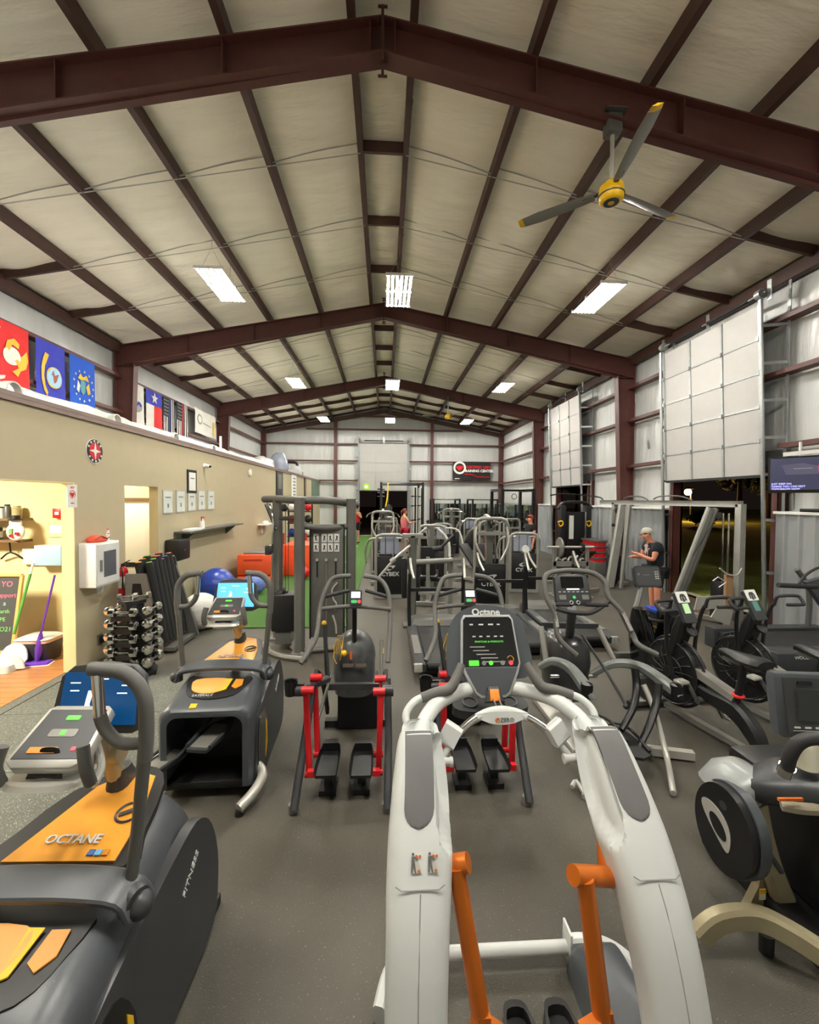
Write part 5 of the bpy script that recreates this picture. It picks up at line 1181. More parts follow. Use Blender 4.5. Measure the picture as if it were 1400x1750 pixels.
# ---- shrouded selector machines
def selector(kind):
    t = thing('selector_machine', 'x', 'gym machine')
    # frame loop holding the weight stack
    def loop(y, x0, x1, z1, r=.035, m=m_frame, nm='frame_loop'):
        g = G(); rr = .12; g.tube([(x0, y, .03), (x0, y, z1-rr), (x0+.03, y, z1-.03), (x0+rr, y, z1), (x1-rr, y, z1), (x1-.03, y, z1-.03), (x1, y, z1-rr), (x1, y, .03)], r, n=10); g.out(nm, m, t)
    H = {0: 1.35, 1: 1.75, 2: 1.5}[kind]
    loop(0, -.3, .3, H); 
    g = G(); g.bb((-.28, -.02, .08), (.28, .02, .90), bev=.008); g.out('shroud', m_black, t)
    pl = Plane((0, -.022, .45), (1, 0, 0), (0, 0, 1))
    g = G(); n = 28; g.prism([(.10*math.cos(2*PI*i/n)+.02*math.sin(4*PI*i/n), .20+.045*math.sin(2*PI*i/n)+.03*math.cos(2*PI*i/n)) for i in range(n)], pl, 0, .003); g.out('emblem', m_print, t, smooth=0)
    g = G(); g.prism([(.045*math.cos(2*PI*i/n), .20+.026*math.sin(2*PI*i/n)) for i in range(n)], pl, .002, .005); g.out('emblem_eye', m_black, t, smooth=0)
    text('CYBEX', .12, m_print, t, (0, -.024, .52), (1, 0, 0), (0, 0, 1), world=False, bold=.003)
    for x in (-.09, .09): g = G(); g.cyl((x, .12, .1), (x, .12, H-.05), .012, n=8); g.out('guide_rod', m_chrome, t)
    for i in range(9): g = G(); g.box((0, .12, .14+.042*i), (.3, .12, .036)); g.out('weight_plate', m_greyd, t, smooth=0)
    if kind == 0: g = G(); g.prism([(-.2, .92), (.2, .92), (.2, H-.12), (.12, H-.05), (-.12, H-.05), (-.2, H-.12)], lambda u, v, w: (u, .2+w, v), 0, .012); g.out('guard', m_guard, t, smooth=0)
    if kind:
        g = G(); g.bar((-.3, 0, H-.28), (.3, 0, H-.28), w=.05, d=.06); g.out('cross_beam', m_frame, t)
        g = G(); g.bar((0, .24, .05), (0, .2, H-.02), w=.12, d=.08, up=(0, 1, 0)); g.out('centre_post', m_framed, t)
        g = G(); g.lathe([(.07, -.015), (.075, 0), (.07, .015), (0, .015), (0, -.015)], (0, .1, H-.12), (1, 0, 0), 18); g.out('pulley', m_black, t)
    g = G(); g.bar((0, .1, .05), (0, 1.5, .05), w=.08, d=.07); g.bar((-.32, 0, .05), (.32, 0, .05), w=.08, d=.07); g.bar((-.35, 1.5, .05), (.35, 1.5, .05), w=.08, d=.07); g.out('base', m_frame, t)
    g = G(); g.bar((0, 1.0, .06), (0, 1.0, .48), w=.07, d=.07); g.bar((0, 1.28, .06), (0, 1.34, .95), w=.07, d=.07); g.out('seat_post', m_frame, t)
    g = G(); g.box((0, .98, .50), (.36, .36, .07), bev=.03); g.out('seat', m_pad, t)
    g = G(); g.box((0, 1.27, .86), (.3, .07, .6), rot=(-8, 0, 0), bev=.03); g.out('backrest', m_pad, t)
    if kind == 0:
        g = G(); g.tube([(-.1, .3, 1.25), (-.42, .5, 1.2), (-.5, .8, .9), (-.48, .9, .65)], .025, n=8, smooth=4); g.tube([(.1, .3, 1.25), (.42, .5, 1.2), (.5, .8, .9), (.48, .9, .65)], .025, n=8, smooth=4); g.out('press_arm', m_silver, t)
    if kind == 1:
        g = G(); g.path([(0, .1, 1.72), (0, .7, 1.78), (0, 1.0, 1.72)], w=.07, d=.07, smooth=3); g.out('top_arm', m_frame, t)
        g = G(); g.tube([(-.5, .9, 1.55), (-.35, .95, 1.68), (.35, .95, 1.68), (.5, .9, 1.55)], .018, n=8, smooth=3); g.out('pull_bar', m_chrome, t)
        for s in (-1, 1): g = G(); g.tube([(s*.28, -.03, 1.6), (s*.3, -.1, 1.3), (s*.15, -.15, .98)], .02, n=8, smooth=4); g.out('counter_arm', m_silver, t)
    if kind == 2:
        for s in (-1, 1):
            g = G(); g.path([(s*.12, .2, 1.45), (s*.38, .5, 1.2), (s*.42, .9, .75)], w=.06, d=.05, smooth=3); g.out('lever_arm', m_frame, t)
            g = G(); g.cyl((s*.42, .9, .62), (s*.42, .9, .9), .045); g.out('roller_pad', m_pad, t)
        g = G(); g.cyl((-.3, .75, .4), (.3, .75, .4), .05); g.out('ankle_roller', m_pad, t)
    return t
protos = [selector(k) for k in range(3)]
lab = ['grey selector machine with black logo shroud beside the turf lane', 'tall silver pull machine with large black logo shroud in the middle of the floor']
spots = [(0, .12, 9.1, 4, lab[0]), (1, 2.0, 8.0, -5, lab[1]),
    (2, 1.1, 9.9, 170, 'grey looped machine behind the central T post'), (0, 3.15, 9.6, -8, 'looped grey machine directly behind the round white placard'),
    (1, -.05, 12.2, 0, 'pale topped pull machine nearest the turf at mid hall'), (2, 2.9, 11.8, 12, 'grey loop machine between the logo shroud and the bench'),
    (0, 1.75, 13.2, 180, 'grey machine in front of the squat stand row'), (2, 4.0, 13.4, 20, 'looped machine beside the woman seated at the right'),
    (1, 2.5, 16.0, 170, 'tall silver machine before the wall mirror, left half'), (0, 3.5, 17.2, 0, 'looped machine before the wall mirror, right half'), (2, .1, 14.2, 0, 'grey machine just right of the black power rack')]
used = set()
for k, x, y, rz, lb in spots:
    if k not in used: o = protos[k]; used.add(k); o.location = (x, y, 0); o.rotation_euler = (0, 0, R(rz)); o['label'] = lb; o['group'] = 'selector machines'
    else: copy_tree(protos[k], (x, y, 0), R(rz), lb, 'selector machines')
# ---- central T post machine
t = wthing('leg_press_station', 'olive grey post with a T head, black pads and side rail, right of the turf', 'gym machine', (.45, 7.2, 0))
x = at(705, 1000, Y=7.1).x
g = G(); g.path([(x, 7.1, .02), (x, 7.1, 1.5)], w=.12, d=.12, up=(0, -1, 0)); g.out('post', m_framed, t)
g = G(); g.box((x, 7.1, 1.5), (.34, .12, .07), bev=.006); g.out('head', m_frame, t)
g = G(); g.tube([(x, 7.1, 1.06), (x+.3, 7.15, 1.07), (x+.62, 7.3, 1.06), (x+.70, 7.5, 1.0), (x+.7, 7.6, .5), (x+.7, 7.6, .05)], .045, n=10, smooth=3); g.out('side_rail', m_frame, t)
for dx, z0, z1 in ((-.13, .45, 1.12), (.09, .4, 1.1)): g = G(); g.box((x+dx, 7.2, (z0+z1)/2), (.09, .12, z1-z0), bev=.02); g.out('pad', m_pad, t)
g = G(); g.tube([(x-.05, 7.0, 1.35), (x-.3, 6.9, 1.15), (x-.6, 6.85, .8)], .022, n=8); g.tube([(x-.3, 6.9, 1.15), (x-.36, 6.9, 1.1)], .04, n=10); g.out('press_arm', m_silver, t)
g = G(); g.bar((x+.1, 7.1, .55), (x+.75, 7.1, .55), w=.05, d=.04); g.out('lower_rail', m_frame, t)
g = G(); g.box((x, 7.1, .02), (.3, .25, .04)); g.bar((x, 7.1, .03), (x, 8.2, .03), w=.1, d=.06); g.out('base', m_framed, t)
g = G(); g.cyl((x+.35, 7.3, 1.25), (x+.5, 7.3, 1.27), .05); g.tube([(x+.4, 7.3, 1.2), (x+.72, 7.3, 1.5)], .025, n=8); g.out('thigh_roller', m_pad, t)
# ---- bench with barbell, dumbbell rack, black cable tower, step stack, racks
t = wthing('barbell_stand', 'low grey stand holding a barbell with one large plate, behind the arc elliptical', 'rack', (3.7, 9.2, 0))
yb = 9.2; a, b = at(945, 940, Y=yb), at(1005, 940, Y=yb)
for q in (948, 1004): x = at(q, 940, Y=yb).x; g = G(); g.bar((x, yb, .02), (x, yb, 1.1), w=.06, d=.06); g.box((x, yb, .02), (.1, .5, .04)); g.out('upright', m_frame, t)
g = G(); g.bar((a.x, yb, .72), (b.x, yb, .72), w=.06, d=.1); g.out('shelf', m_frame, t)
g = G(); g.bar((a.x, yb, .42), (b.x, yb, .42), w=.06, d=.1); g.out('shelf', m_framed, t)
t = wthing('barbell', 'steel barbell with a thin grey plate on the low stand', 'barbell', (3.7, 9.2, 1.07))
g = G(); g.cyl((a.x-.15, yb-.06, 1.09), (b.x+.1, yb-.06, 1.09), .025, n=10); g.out('bar', m_silver, t)
g = G(); x = at(955, 937, Y=yb).x; g.lathe([(.02, -.02), (.2, -.02), (.21, -.01), (.21, .01), (.2, .02), (.02, .02)], (x, yb-.06, 1.09), (1, 0, 0), 28); g.out('weight_disc', m_grey, t)
g = G(); x = at(993, 937, Y=yb).x; g.lathe([(.02, -.02), (.1, -.02), (.1, .02), (.02, .02)], (x, yb-.06, 1.09), (1, 0, 0), 20); g.out('weight_disc', m_black, t)
def dumbbell_mesh():
    g = G(); g.cyl((-.07, 0, 0), (.07, 0, 0), .013, n=8); h = g.out('handle', m_chrome, None)
    g = G()
    return h
for i in range(5):
    x = a.x+.12+i*.13; r = random.Random(i)
    d = wthing('handle_attachment', ['short rope grip', 'straight grip', 'angled grip', 'stirrup grip', 'twin grip'][i]+' lying on the low barbell stand shelf', 'handle', (x, yb, .77), 'cable grips on the barbell stand')
    g = G(); aa = r.uniform(-.5, .5); g.tube([(x-.06, yb-.04, .79), (x, yb, .84+.04*aa), (x+.06, yb+.03, .80+.03*i % .1)], .022, n=8, smooth=3); g.out('grip', m_silver, d)
t = wthing('cable_tower', 'black twin cable tower with white chart standing by the far roller door', 'gym machine', (5.0, 13.0, 0))
y = 13.0; x0, x1 = at(956, 900, Y=y).x, at(1008, 900, Y=y).x; w = x1-x0
for x in (x0+.08, x1-.08): g = G(); g.bb((x-.09, y-.1, 0), (x+.09, y+.15, 1.95), bev=.02); g.out('column', m_blackm, t)
g = G(); g.bb((x0+.2, y-.05, .05), (x1-.2, y+.02, 1.75)); g.out('shroud', m_black, t)
g = G(); g.tube([(x0-.05, y, 1.85), (x0+.15, y, 2.03), (x1-.15, y, 2.03), (x1+.05, y, 1.85)], .05, n=8, smooth=4); g.out('top_cowl', m_black, t)
g = G(); g.tube([(x0-.3, y, 2.25), (x0+.1, y, 2.3), (x1-.3, y, 2.27), (x1+.3, y, 2.2), (x1+.4, y, 2.1)], .02, n=8, smooth=4); g.out('pull_up_bar', m_blackm, t)
x = at(975, 905, Y=y).x; g = G(); g.box((x, y-.065, 1.28), (.14, .01, .72)); g.out('chart', m_paper, t, smooth=0)
x = at(997, 905, Y=y).x; g = G(); g.cyl((x, y-.13, .3), (x, y-.13, 1.75), .025, n=8); g.out('guide_rod', m_chrome, t)
for q, nm in ((1006, 'right'), (936, 'left')):
    o = wthing('yellow_strap', 'yellow strap hanging at the %s of the black cable tower' % nm, 'strap', at(q, 895, Y=12.88)); c = at(q if q > 950 else 958, 895, Y=12.87)
    g = G(); g.tube([c+V((-.08, 0, .05)), c+V((.05, 0, .08)), c+V((.08, 0, -.02)), c+V((0, 0, -.08)), c+V((-.05, 0, 0))], .022, n=6, smooth=3); g.out('webbing', m_yellow, o)
y = 11.9
for i in range(4):
    c = at(1024, 926+i*9.5, Y=y); 
    st = wthing('aerobic_step', ['red and grey aerobic step on top of the step stack', 'red aerobic step second from top of the stack', 'red aerobic step third from top of the stack', 'red aerobic step lowest of the visible stack'][i], 'step', (c.x, y, c.z-.05), 'stack of aerobic steps by the ribbed wall')
    g = G(); g.box((c.x, y+.3, c.z+.02), (.36, .9, .05), bev=.01); g.out('platform', m_greyd, st)
    g = G(); g.loft([g.rsec((c.x, y+.3, c.z+dz), ww, .88, k=4, p=6) for dz, ww in ((-.128, .30), (-.008, .36))]); g.out('riser', m_red, st)
st = wthing('step_base', 'dark crate under the stack of red aerobic steps', 'crate', (at(1024, 960, Y=y).x, y+.3, 0))
cz = at(1024, 955+5, Y=y); g = G(); g.box((cz.x, y+.3, (cz.z-.0)/2), (.38, .9, cz.z), bev=.01); g.out('crate', m_framed, st)
def rack(name, label, cat, x0, x1, y0, y1, h, r=.04, m=m_blackm, rails=(.35, 1.2)):
    t = wthing(name, label, cat, ((x0+x1)/2, (y0+y1)/2, 0))
    for x in (x0, x1):
        for y in (y0, y1):
            g = G(); g.bar((x, y, 0), (x, y, h), w=r*2, d=r*2, up=(0, 1, 0)); g.out('upright', m, t, smooth=0)
        g = G(); g.bar((x, y0, h), (x, y1, h), w=r*2, d=r*2); g.out('side_beam', m, t, smooth=0)
        g = G(); g.bar((x, y0, .04), (x, y1, .04), w=r*2, d=r*2); g.out('side_beam', m, t, smooth=0)
    for y in (y0, (y0+y1)/2, y1): g = G(); g.cyl((x0, y, h), (x1, y, h), .02, n=8); g.out('pull_up_bar', m, t)
    return t
t = rack('power_rack', 'large black power rack with pull up bars in front of the back door', 'rack', -.15, 1.55, 17.6, 20.0, 2.75, .045)
for x in (-.15,):
    for z in (2.2, 2.35, 2.5): g = G(); g.cyl((x-.15, 17.6, z), (x+.15, 17.6, z), .03, n=8); g.out('peg', m_blackm, t)
for i, q in enumerate((705, 710, 716, 721)):
    x = at(q, 850, Y=18.0+i*.5).x; g = G(); g.cyl((x, 18.0+i*.5, .1), (x, 18.0+i*.5, 2.6), .035, n=8); g.out('storage_tube', m_silver if i % 2 == 0 else m_blackm, t)
    for z in (1.2, 1.8, 2.2): g = G(); g.cyl((x, 18.0+i*.5, z), (x, 18.0+i*.5, z+.05), .06, n=8); g.out('tube_ring', m_blackm, t)
o = wthing('resistance_band', 'yellow band hanging from the front beam of the power rack', 'band', (-.05, 17.5, 2.6)); x = at(661, 850, Y=17.5).x
g = G(); g.tube([(x+.05, 17.56, 2.77), (x+.03, 17.53, 2.2), (x-.04, 17.53, 1.8)], .03, n=6, smooth=3, flat=.4); g.out('loop', m_yellow, o)
o = wthing('wall_bag', 'long dark punching bag inside the power rack', 'punching bag', (.15, 18.5, .5)); 
g = G(); g.lathe([(0, 0), (.17, .02), (.17, 1.3), (.1, 1.42), (0, 1.42)], (.15, 18.6, .45), (0, 0, 1), 18); g.out('bag', m_pad, o); g = G(); g.cyl((.15, 18.6, 1.86), (.15, 18.6, 2.74), .01, n=6); g.out('chain', m_chrome, o)
t = rack('squat_stand', 'black rack with pull up rig left of the back right corner', 'rack', 4.1, 5.2, 14.9, 16.4, 2.45, .05)
g = G(); g.torus((4.5, 14.85, 2.22), .09, .012, (0, 1, 0), n=16, m=5, a0=0, a1=360); g.out('hanging_ring', m_black, t)
t = rack('smith_frame', 'dark squat frame in the middle background before the mirror', 'rack', 2.2, 3.4, 19.5, 20.8, 2.1, .04)
t = rack('storage_rack', 'second dark frame in the background near the mirrored corner', 'rack', 4.2, 5.4, 20.5, 21.8, 2.1, .04)
# dumbbell bench shelf in the background
t = wthing('long_rack', 'long low black rack of weights under the back wall mirror', 'rack', (4.3, 24.0, 0))
for z in (.45, .85): g = G(); g.bb((2.3, 23.8, z), (6.4, 24.15, z+.05)); g.out('shelf', m_blackm, t, smooth=0)
for x in (2.4, 4.3, 6.3): g = G(); g.bb((x-.04, 23.8, 0), (x+.04, 24.15, .95)); g.out('leg', m_blackm, t, smooth=0)
def hexbell(x, y, z, s=1.0):
    t = thing('dumbbell', 'x', 'dumbbell', (x, y, z))
    g = G(); g.cyl((0, -.06*s, 0), (0, .06*s, 0), .014*s, n=8); g.out('handle', m_chrome, t)
    for q in (-1, 1): g = G(); g.cyl((0, q*.06*s, 0), (0, q*.12*s, 0), .048*s, n=6); g.out('head', m_black, t)
    return t
h0 = hexbell(2.6, 23.97, .95, 1.1); h0['label'] = 'black hex dumbbell at the left end of the long rack under the mirror'; h0['group'] = 'hex dumbbells on the long rack'
for i in range(1, 14):
    copy_tree(h0, (2.6+.27*i, 23.97, .95), None, 'black hex dumbbell on the long rack under the mirror, %s from its left end' % ['second', 'third', 'fourth', 'fifth', 'sixth', 'seventh', 'eighth', 'ninth', 'tenth', 'eleventh', 'twelfth', 'thirteenth', 'last'][i-1])
# incline bench row in the middle distance
def bench():
    t = thing('weight_bench', 'x', 'bench')
    g = G(); g.bar((0, -.55, .08), (0, .6, .08), w=.07, d=.07); g.bar((-.28, -.55, .04), (.28, -.55, .04), w=.07, d=.07); g.bar((-.28, .6, .04), (.28, .6, .04), w=.07, d=.07); g.bar((0, 0, .08), (0, .1, .42), w=.06, d=.06); g.out('frame', m_frame, t)
    g = G(); g.box((0, -.3, .45), (.3, .36, .07), bev=.025); g.out('seat', m_pad, t)
    g = G(); g.box((0, .32, .66), (.3, .85, .07), rot=(42, 0, 0), bev=.025); g.out('backrest', m_pad, t)
    return t
b = bench(); b.location = (2.35, 10.6, 0); b.rotation_euler = (0, 0, R(30)); b['label'] = 'black padded incline bench behind the tall silver pull machine'; b['group'] = 'incline benches'
copy_tree(b, (4.5, 10.2, 0), R(200), 'black padded incline bench near the barbell stand', 'incline benches')
copy_tree(b, (1.5, 15.6, 0), R(160), 'black padded incline bench beyond the pale topped pull machine', 'incline benches')
copy_tree(b, (2.45, 18.2, 0), R(20), 'black padded incline bench right of the power rack', 'incline benches')
# ================================================================ left side: storage and partition wall
# dumbbell tower with chrome dumbbells
TX, TY = at(243, 1140, Z=.02).x, 5.25
t = thing('dumbbell_tower', 'black octagonal tower holding chrome dumbbells beside the partition wall', 'rack', (TX, TY, 0))
g = G(); g.lathe([(.0, 0), (.26, 0), (.26, .05), (.13, .07), (.12, .12), (.12, .85), (.15, .86), (.15, .9), (0, .9)], n=8); g.out('column', m_black, t)
levels = (.17, .32, .47, .62, .77)
for zz in levels:
    for s in (-1, 1):
        g = G(); g.prism([(.06, 0), (.2, .0), (.2, -.06), (.06, -.09)], lambda u, v, w: (w, s*u, zz+v-.02), -.09, .09); g.out('cradle', m_black, t, smooth=0)
        g = G(); g.prism([(.06, 0), (.2, .0), (.2, -.06), (.06, -.09)], lambda u, v, w: (s*u, w, zz+v-.02), -.09, .09); g.out('cradle', m_black, t, smooth=0)
def chromebell(L_, r):
    t = thing('chrome_dumbbell', 'x', 'dumbbell')
    g = G(); g.cyl((-L_/2+.03, 0, 0), (L_/2-.03, 0, 0), .014, n=8); g.out('handle', m_chrome, t)
    for q in (-1, 1): g = G(); g.lathe([(0, 0), (r*.8, 0), (r, .008), (r, .062), (r*.8, .07), (0, .07)], (q*(L_/2-.07), 0, 0), (q, 0, 0), 8); g.out('head', m_chrome, t)
    return t
names = ['lowest', 'second', 'third', 'fourth', 'topmost']
cb = None
for i, zz in enumerate(levels):
    for j, (dx, dy, a, w) in enumerate(((0, -.2, 0, 'front'), (.22, 0, 90, 'right'), (-.2, 0, 90, 'left'))):
        loc = (TX+dx*1.0, TY+dy*1.0, zz+.02)
        if cb is None: cb = chromebell(.30, .056); o = cb; o.location = loc; o.rotation_euler = (0, 0, R(a))
        else: o = copy_tree(cb, loc, R(a))
        sc = 1.12-.06*i; o.scale = (1, sc, sc)
        o['label'] = 'chrome dumbbell on the %s %s cradle of the black tower' % (names[i], w); o['group'] = 'chrome dumbbells on the tower'
# spare top dumbbells
for k, (dx, dy) in enumerate(((-.06, .0), (.08, .03))):
    o = copy_tree(cb, (TX+dx, TY+dy, .93), R(20+30*k)); o.scale = (.7, .7, .7); o['label'] = 'small chrome dumbbell lying on top of the tower, %s one' % ('left', 'right')[k]; o['group'] = 'chrome dumbbells on the tower'
# roller rack
t = wthing('roller_rack', 'grey rack with slanted sides leaning against the partition, full of foam rollers', 'rack', (-3.3, 6.3, 0))
A = lambda q, w, y: at(q, w, Y=y)
g = G(); g.prism([(-.14, .05), (.34, .05), (.12, 1.08), (-.14, 1.08)], Plane((-3.3, 5.95, 0), (1, 0, 0), (0, 0, 1)), -.02, .02); g.out('side_plate', m_grey, t, smooth=0)
g = G(); g.prism([(-.06, .72), (.10, .72), (.06, .95), (-.04, .95)], Plane((-3.3, 5.925, 0), (1, 0, 0), (0, 0, 1)), -.02, .004, bev=.0); g.out('plate_cutout', m_black, t, smooth=0)
g = G(); g.prism([(-.28, .05), (.52, .05), (.2, 1.1), (-.28, 1.1)], Plane((-3.3, 6.62, 0), (1, 0, 0), (0, 0, 1)), -.02, .02); g.out('side_plate', m_greyd, t, smooth=0)
g = G(); g.bb((-3.6, 5.95, .03), (-2.82, 6.62, .08)); g.out('bottom_shelf', m_greyd, t, smooth=0)
cols = [srgb(240, 150, 60), srgb(240, 150, 60), srgb(130, 190, 70), srgb(130, 190, 70), srgb(225, 110, 110), srgb(225, 110, 110), srgb(90, 140, 210), srgb(225, 130, 120)]
cn = ['orange', 'orange', 'green', 'green', 'pink', 'pink', 'blue', 'salmon']
k = 0
for j in range(2):
    for i in range(7):
        r = .05; ci = (i+j*2) % 8
        base = V((-3.11+.14*j, 6.01+.104*i, .12)); top = base+V((-.2, 0, 1.10+.03*(i % 3)))
        base.x += .0; o = wthing('foam_roller', 'black foam roller with %s end cap, place %s from the front in the %s row' % (cn[ci], ('one', 'two', 'three', 'four', 'five', 'six', 'seven')[i], ('inner', 'outer')[j]), 'foam roller', base, 'foam rollers in the slanted rack')
        ax = (top-base).normalized()
        g = G(); g.cyl(base, top, r, n=16); g.out('roller', m_rub, o)
        g = G(); g.lathe([(0, 0), (r*.7, 0), (r*.7, .012), (0, .012)], top, ax, 16); g.out('end_cap', mat('cap_'+cn[ci], cols[ci], .6), o)
        g = G(); g.lathe([(0, 0), (r*.7, 0), (r*.7, .012), (0, .012)], base-ax*.012, ax, 16); g.out('end_cap', mat('cap_'+cn[(ci+6) % 8], cols[(ci+6) % 8], .6), o)
# stability balls
def ball(px, d, r, z, m, lb):
    c = at(px, 1000, Y=d); o = wthing('stability_ball', lb, 'ball', (c.x, d, z-r)); g = G(); g.ball((c.x, d, z), r, n=36)
    b = g.out('bladder', m, o, smooth=180); g = G(); 
    for q in (-.5, -.25, 0, .25, .5): g.torus((c.x, d, z+r*q), r*math.cos(math.asin(q))+.0005, .0022, (0, 0, 1), n=40, m=4)
    g.lathe([(0, 0), (.014, 0), (.012, .006), (0, .006)], (c.x+r*.5, d-r*.866, z), (.5, -.866, 0), 10); g.out('ribs', m, o)
m_b1 = mat('ball_blue', srgb(38, 66, 160), .3); m_b2 = mat('ball_sky', srgb(88, 164, 216), .35); m_b3 = mat('ball_white', srgb(205, 205, 198), .4); m_b4 = mat('ball_periwinkle', srgb(108, 128, 205), .35)
ball(343, 7.05, .29, .29, m_b3, 'pale grey stability ball behind the left elliptical arm')
ball(388, 7.62, .26, .27, m_b2, 'sky blue stability ball between the white and dark blue ones')
ball(370, 8.7, .35, .37, m_b1, 'dark blue stability ball, largest of the balls, by the partition')
ball(435, 9.5, .24, .26, m_b4, 'periwinkle stability ball behind the elliptical display')
# orange foam plyo boxes
m_pl = mat('plyo_orange', srgb(232, 84, 34), .55, bump=.05)
c0, c1 = at(405, 1000, Y=10.2), at(456, 1000, Y=10.2)
for i, (z0, z1, l) in enumerate(((.0, .28, 'lower'), (.285, .78, 'upper'))):
    o = wthing('plyo_box', 'orange foam plyo block, %s of the pair on the turf' % l, 'plyo box', (c0.x, 10.2, z0), 'orange plyo blocks')
    g = G(); g.bb((c0.x, 10.2, z0+.02), (c1.x+.1, 11.5, z1), bev=.03); g.out('block', m_pl, o)
    g = G(); g.bb((c0.x+.15, 10.19, z1-.12), (c1.x-.1, 10.199, z1-.1)); g.out('velcro_strip', m_redf, o, smooth=0)
g = G(); o = wthing('grey_mat', 'grey folded mat on top of the orange block', 'mat', (c0.x, 10.5, .785)); g.bb((c0.x+.1, 10.35, .782), (c1.x, 11.3, .82), bev=.01); g.out('mat', m_grey, o)
o = wthing('plyo_box', 'third orange foam block behind the cable station column', 'plyo box', (-2.3, 11.7, 0), 'orange plyo blocks'); g = G(); g.bb((-2.75, 11.75, 0.02), (-2.0, 13.0, .85), bev=.03); g.out('block', m_pl, o)
# things on the turf further down: ball racks
t = wthing('ball_rack', 'black rack of medicine balls against the far partition', 'rack', (-3.0, 14.8, 0))
for x in (-3.3, -2.5): g = G(); g.bar((x, 15.1, 0.0), (x, 15.1, 1.9), w=.05, d=.05); g.bar((x, 14.7, .03), (x, 15.3, .03), w=.05, d=.05); g.out('upright', m_blackm, t)
for z in (.35, .8, 1.25, 1.65): g = G(); g.bar((-3.3, 15.0, z), (-2.5, 15.0, z), w=.28, d=.03); g.out('shelf', m_blackm, t)
bc = [('black', m_pad), ('orange', mat('ball_orange', srgb(230, 110, 50), .5)), ('blue', m_b1), ('white', m_white), ('red', m_red)]
lv = ['bottom', 'second', 'third', 'top']
for i, z in enumerate((.35, .8, 1.25, 1.65)):
    for j in range(3):
        nm, mm = bc[(i*2+j*3+(i == 3)*2) % 5]; c = V((-3.16+.27*j, 14.98, z+.02+.13))
        o = wthing('medicine_ball', '%s medicine ball on the %s shelf, %s place' % (nm, lv[i], ('left', 'middle', 'right')[j]), 'medicine ball', c-V((0, 0, .13)), 'medicine balls on the rack')
        g = G(); g.ball(c, .13, n=20); g.out('ball', mm, o, smooth=180); g = G(); g.torus(c, .1305, .004, (.3, .2, 1), n=24, m=4); g.out('seam', m_black, o)
for i, (q, d, nm, mm) in enumerate(((545, 12.4, 'black', m_pad), (552, 13.3, 'dark red', mat('ball_maroon', srgb(130, 30, 34), .5)), (518, 11.2, 'red', m_red))):
    c = at(q, 960, Y=d); o = wthing('slam_ball', '%s slam ball lying on the turf beyond the orange blocks' % nm, 'medicine ball', (c.x, d, .02)); g = G(); g.ball((c.x, d, .19), .17, n=20); g.out('ball', mm, o, smooth=180); g = G(); g.torus((c.x, d, .19), .1705, .004, (.6, .2, 1), n=24, m=4); g.out('seam', m_black, o)
t = wthing('plate_tree', 'red weight sled frame on the turf near the medicine balls', 'sled', (-2.9, 13.3, 0)); g = G(); g.bar((-3.3, 13.2, .1), (-2.4, 13.2, .1), w=.08, d=.08); g.bar((-3.3, 14.0, .1), (-2.4, 14.0, .1), w=.08, d=.08); g.bar((-3.2, 13.2, .1), (-3.2, 14.0, .1), w=.08, d=.08); g.bar((-2.5, 13.2, .1), (-2.5, 14.0, .1), w=.08, d=.08); g.bar((-3.2, 13.9, .1), (-3.2, 13.9, 1.0), w=.06, d=.06); g.bar((-2.5, 13.9, .1), (-2.5, 13.9, 1.0), w=.06, d=.06); g.out('frame', m_red, t)

# ---- on the partition wall (plane x = TW)
def WP(px, py, o=0): return at(px, py, X=TW+o)
wallp = lambda y, z, o=0: Plane((TW+o, y, z), (0, 1, 0), (0, 0, 1))      # faces +X
def wallthing(name, label, cat, px, py, group=None): p = WP(px, py); return wthing(name, label, cat, (TW, p.y, p.z), group), p
# round emblem
t, p = wallthing('round_emblem', 'round red and black wall emblem with white star, above the doorway pier', 'sign', 161, 771)
pl = wallp(p.y, p.z); n = 40
circ = lambda r, k=n: [(r*math.cos(2*PI*i/k), r*math.sin(2*PI*i/k)) for i in range(k)]
pl.plate(circ(.155), 0, .008).out('outer_ring', m_paper, t, smooth=0); pl.plate(circ(.148), .007, .011).out('black_ring', m_black, t, smooth=0); pl.plate(circ(.105), .010, .014).out('red_disc', m_red, t, smooth=0)
pl.plate([(0, .11), (.02, .02), (.11, 0), (.02, -.02), (0, -.11), (-.02, -.02), (-.11, 0), (-.02, .02)], .013, .017).out('star', m_white, t, smooth=0)
for i in range(12):
    a = 2*PI*i/12+.1
    if abs(math.sin(a)) > .35: pl.plate([(.127*math.cos(a)+x*math.sin(a), .127*math.sin(a)-x*math.cos(a)) if 0 else (.127*math.cos(a)+dx, .127*math.sin(a)+dy) for dx, dy in ((-.012, -.012), (.012, -.012), (.012, .012), (-.012, .012)) for x in (0,)], .010, .014).out('rim_letter', m_paper, t, smooth=0)
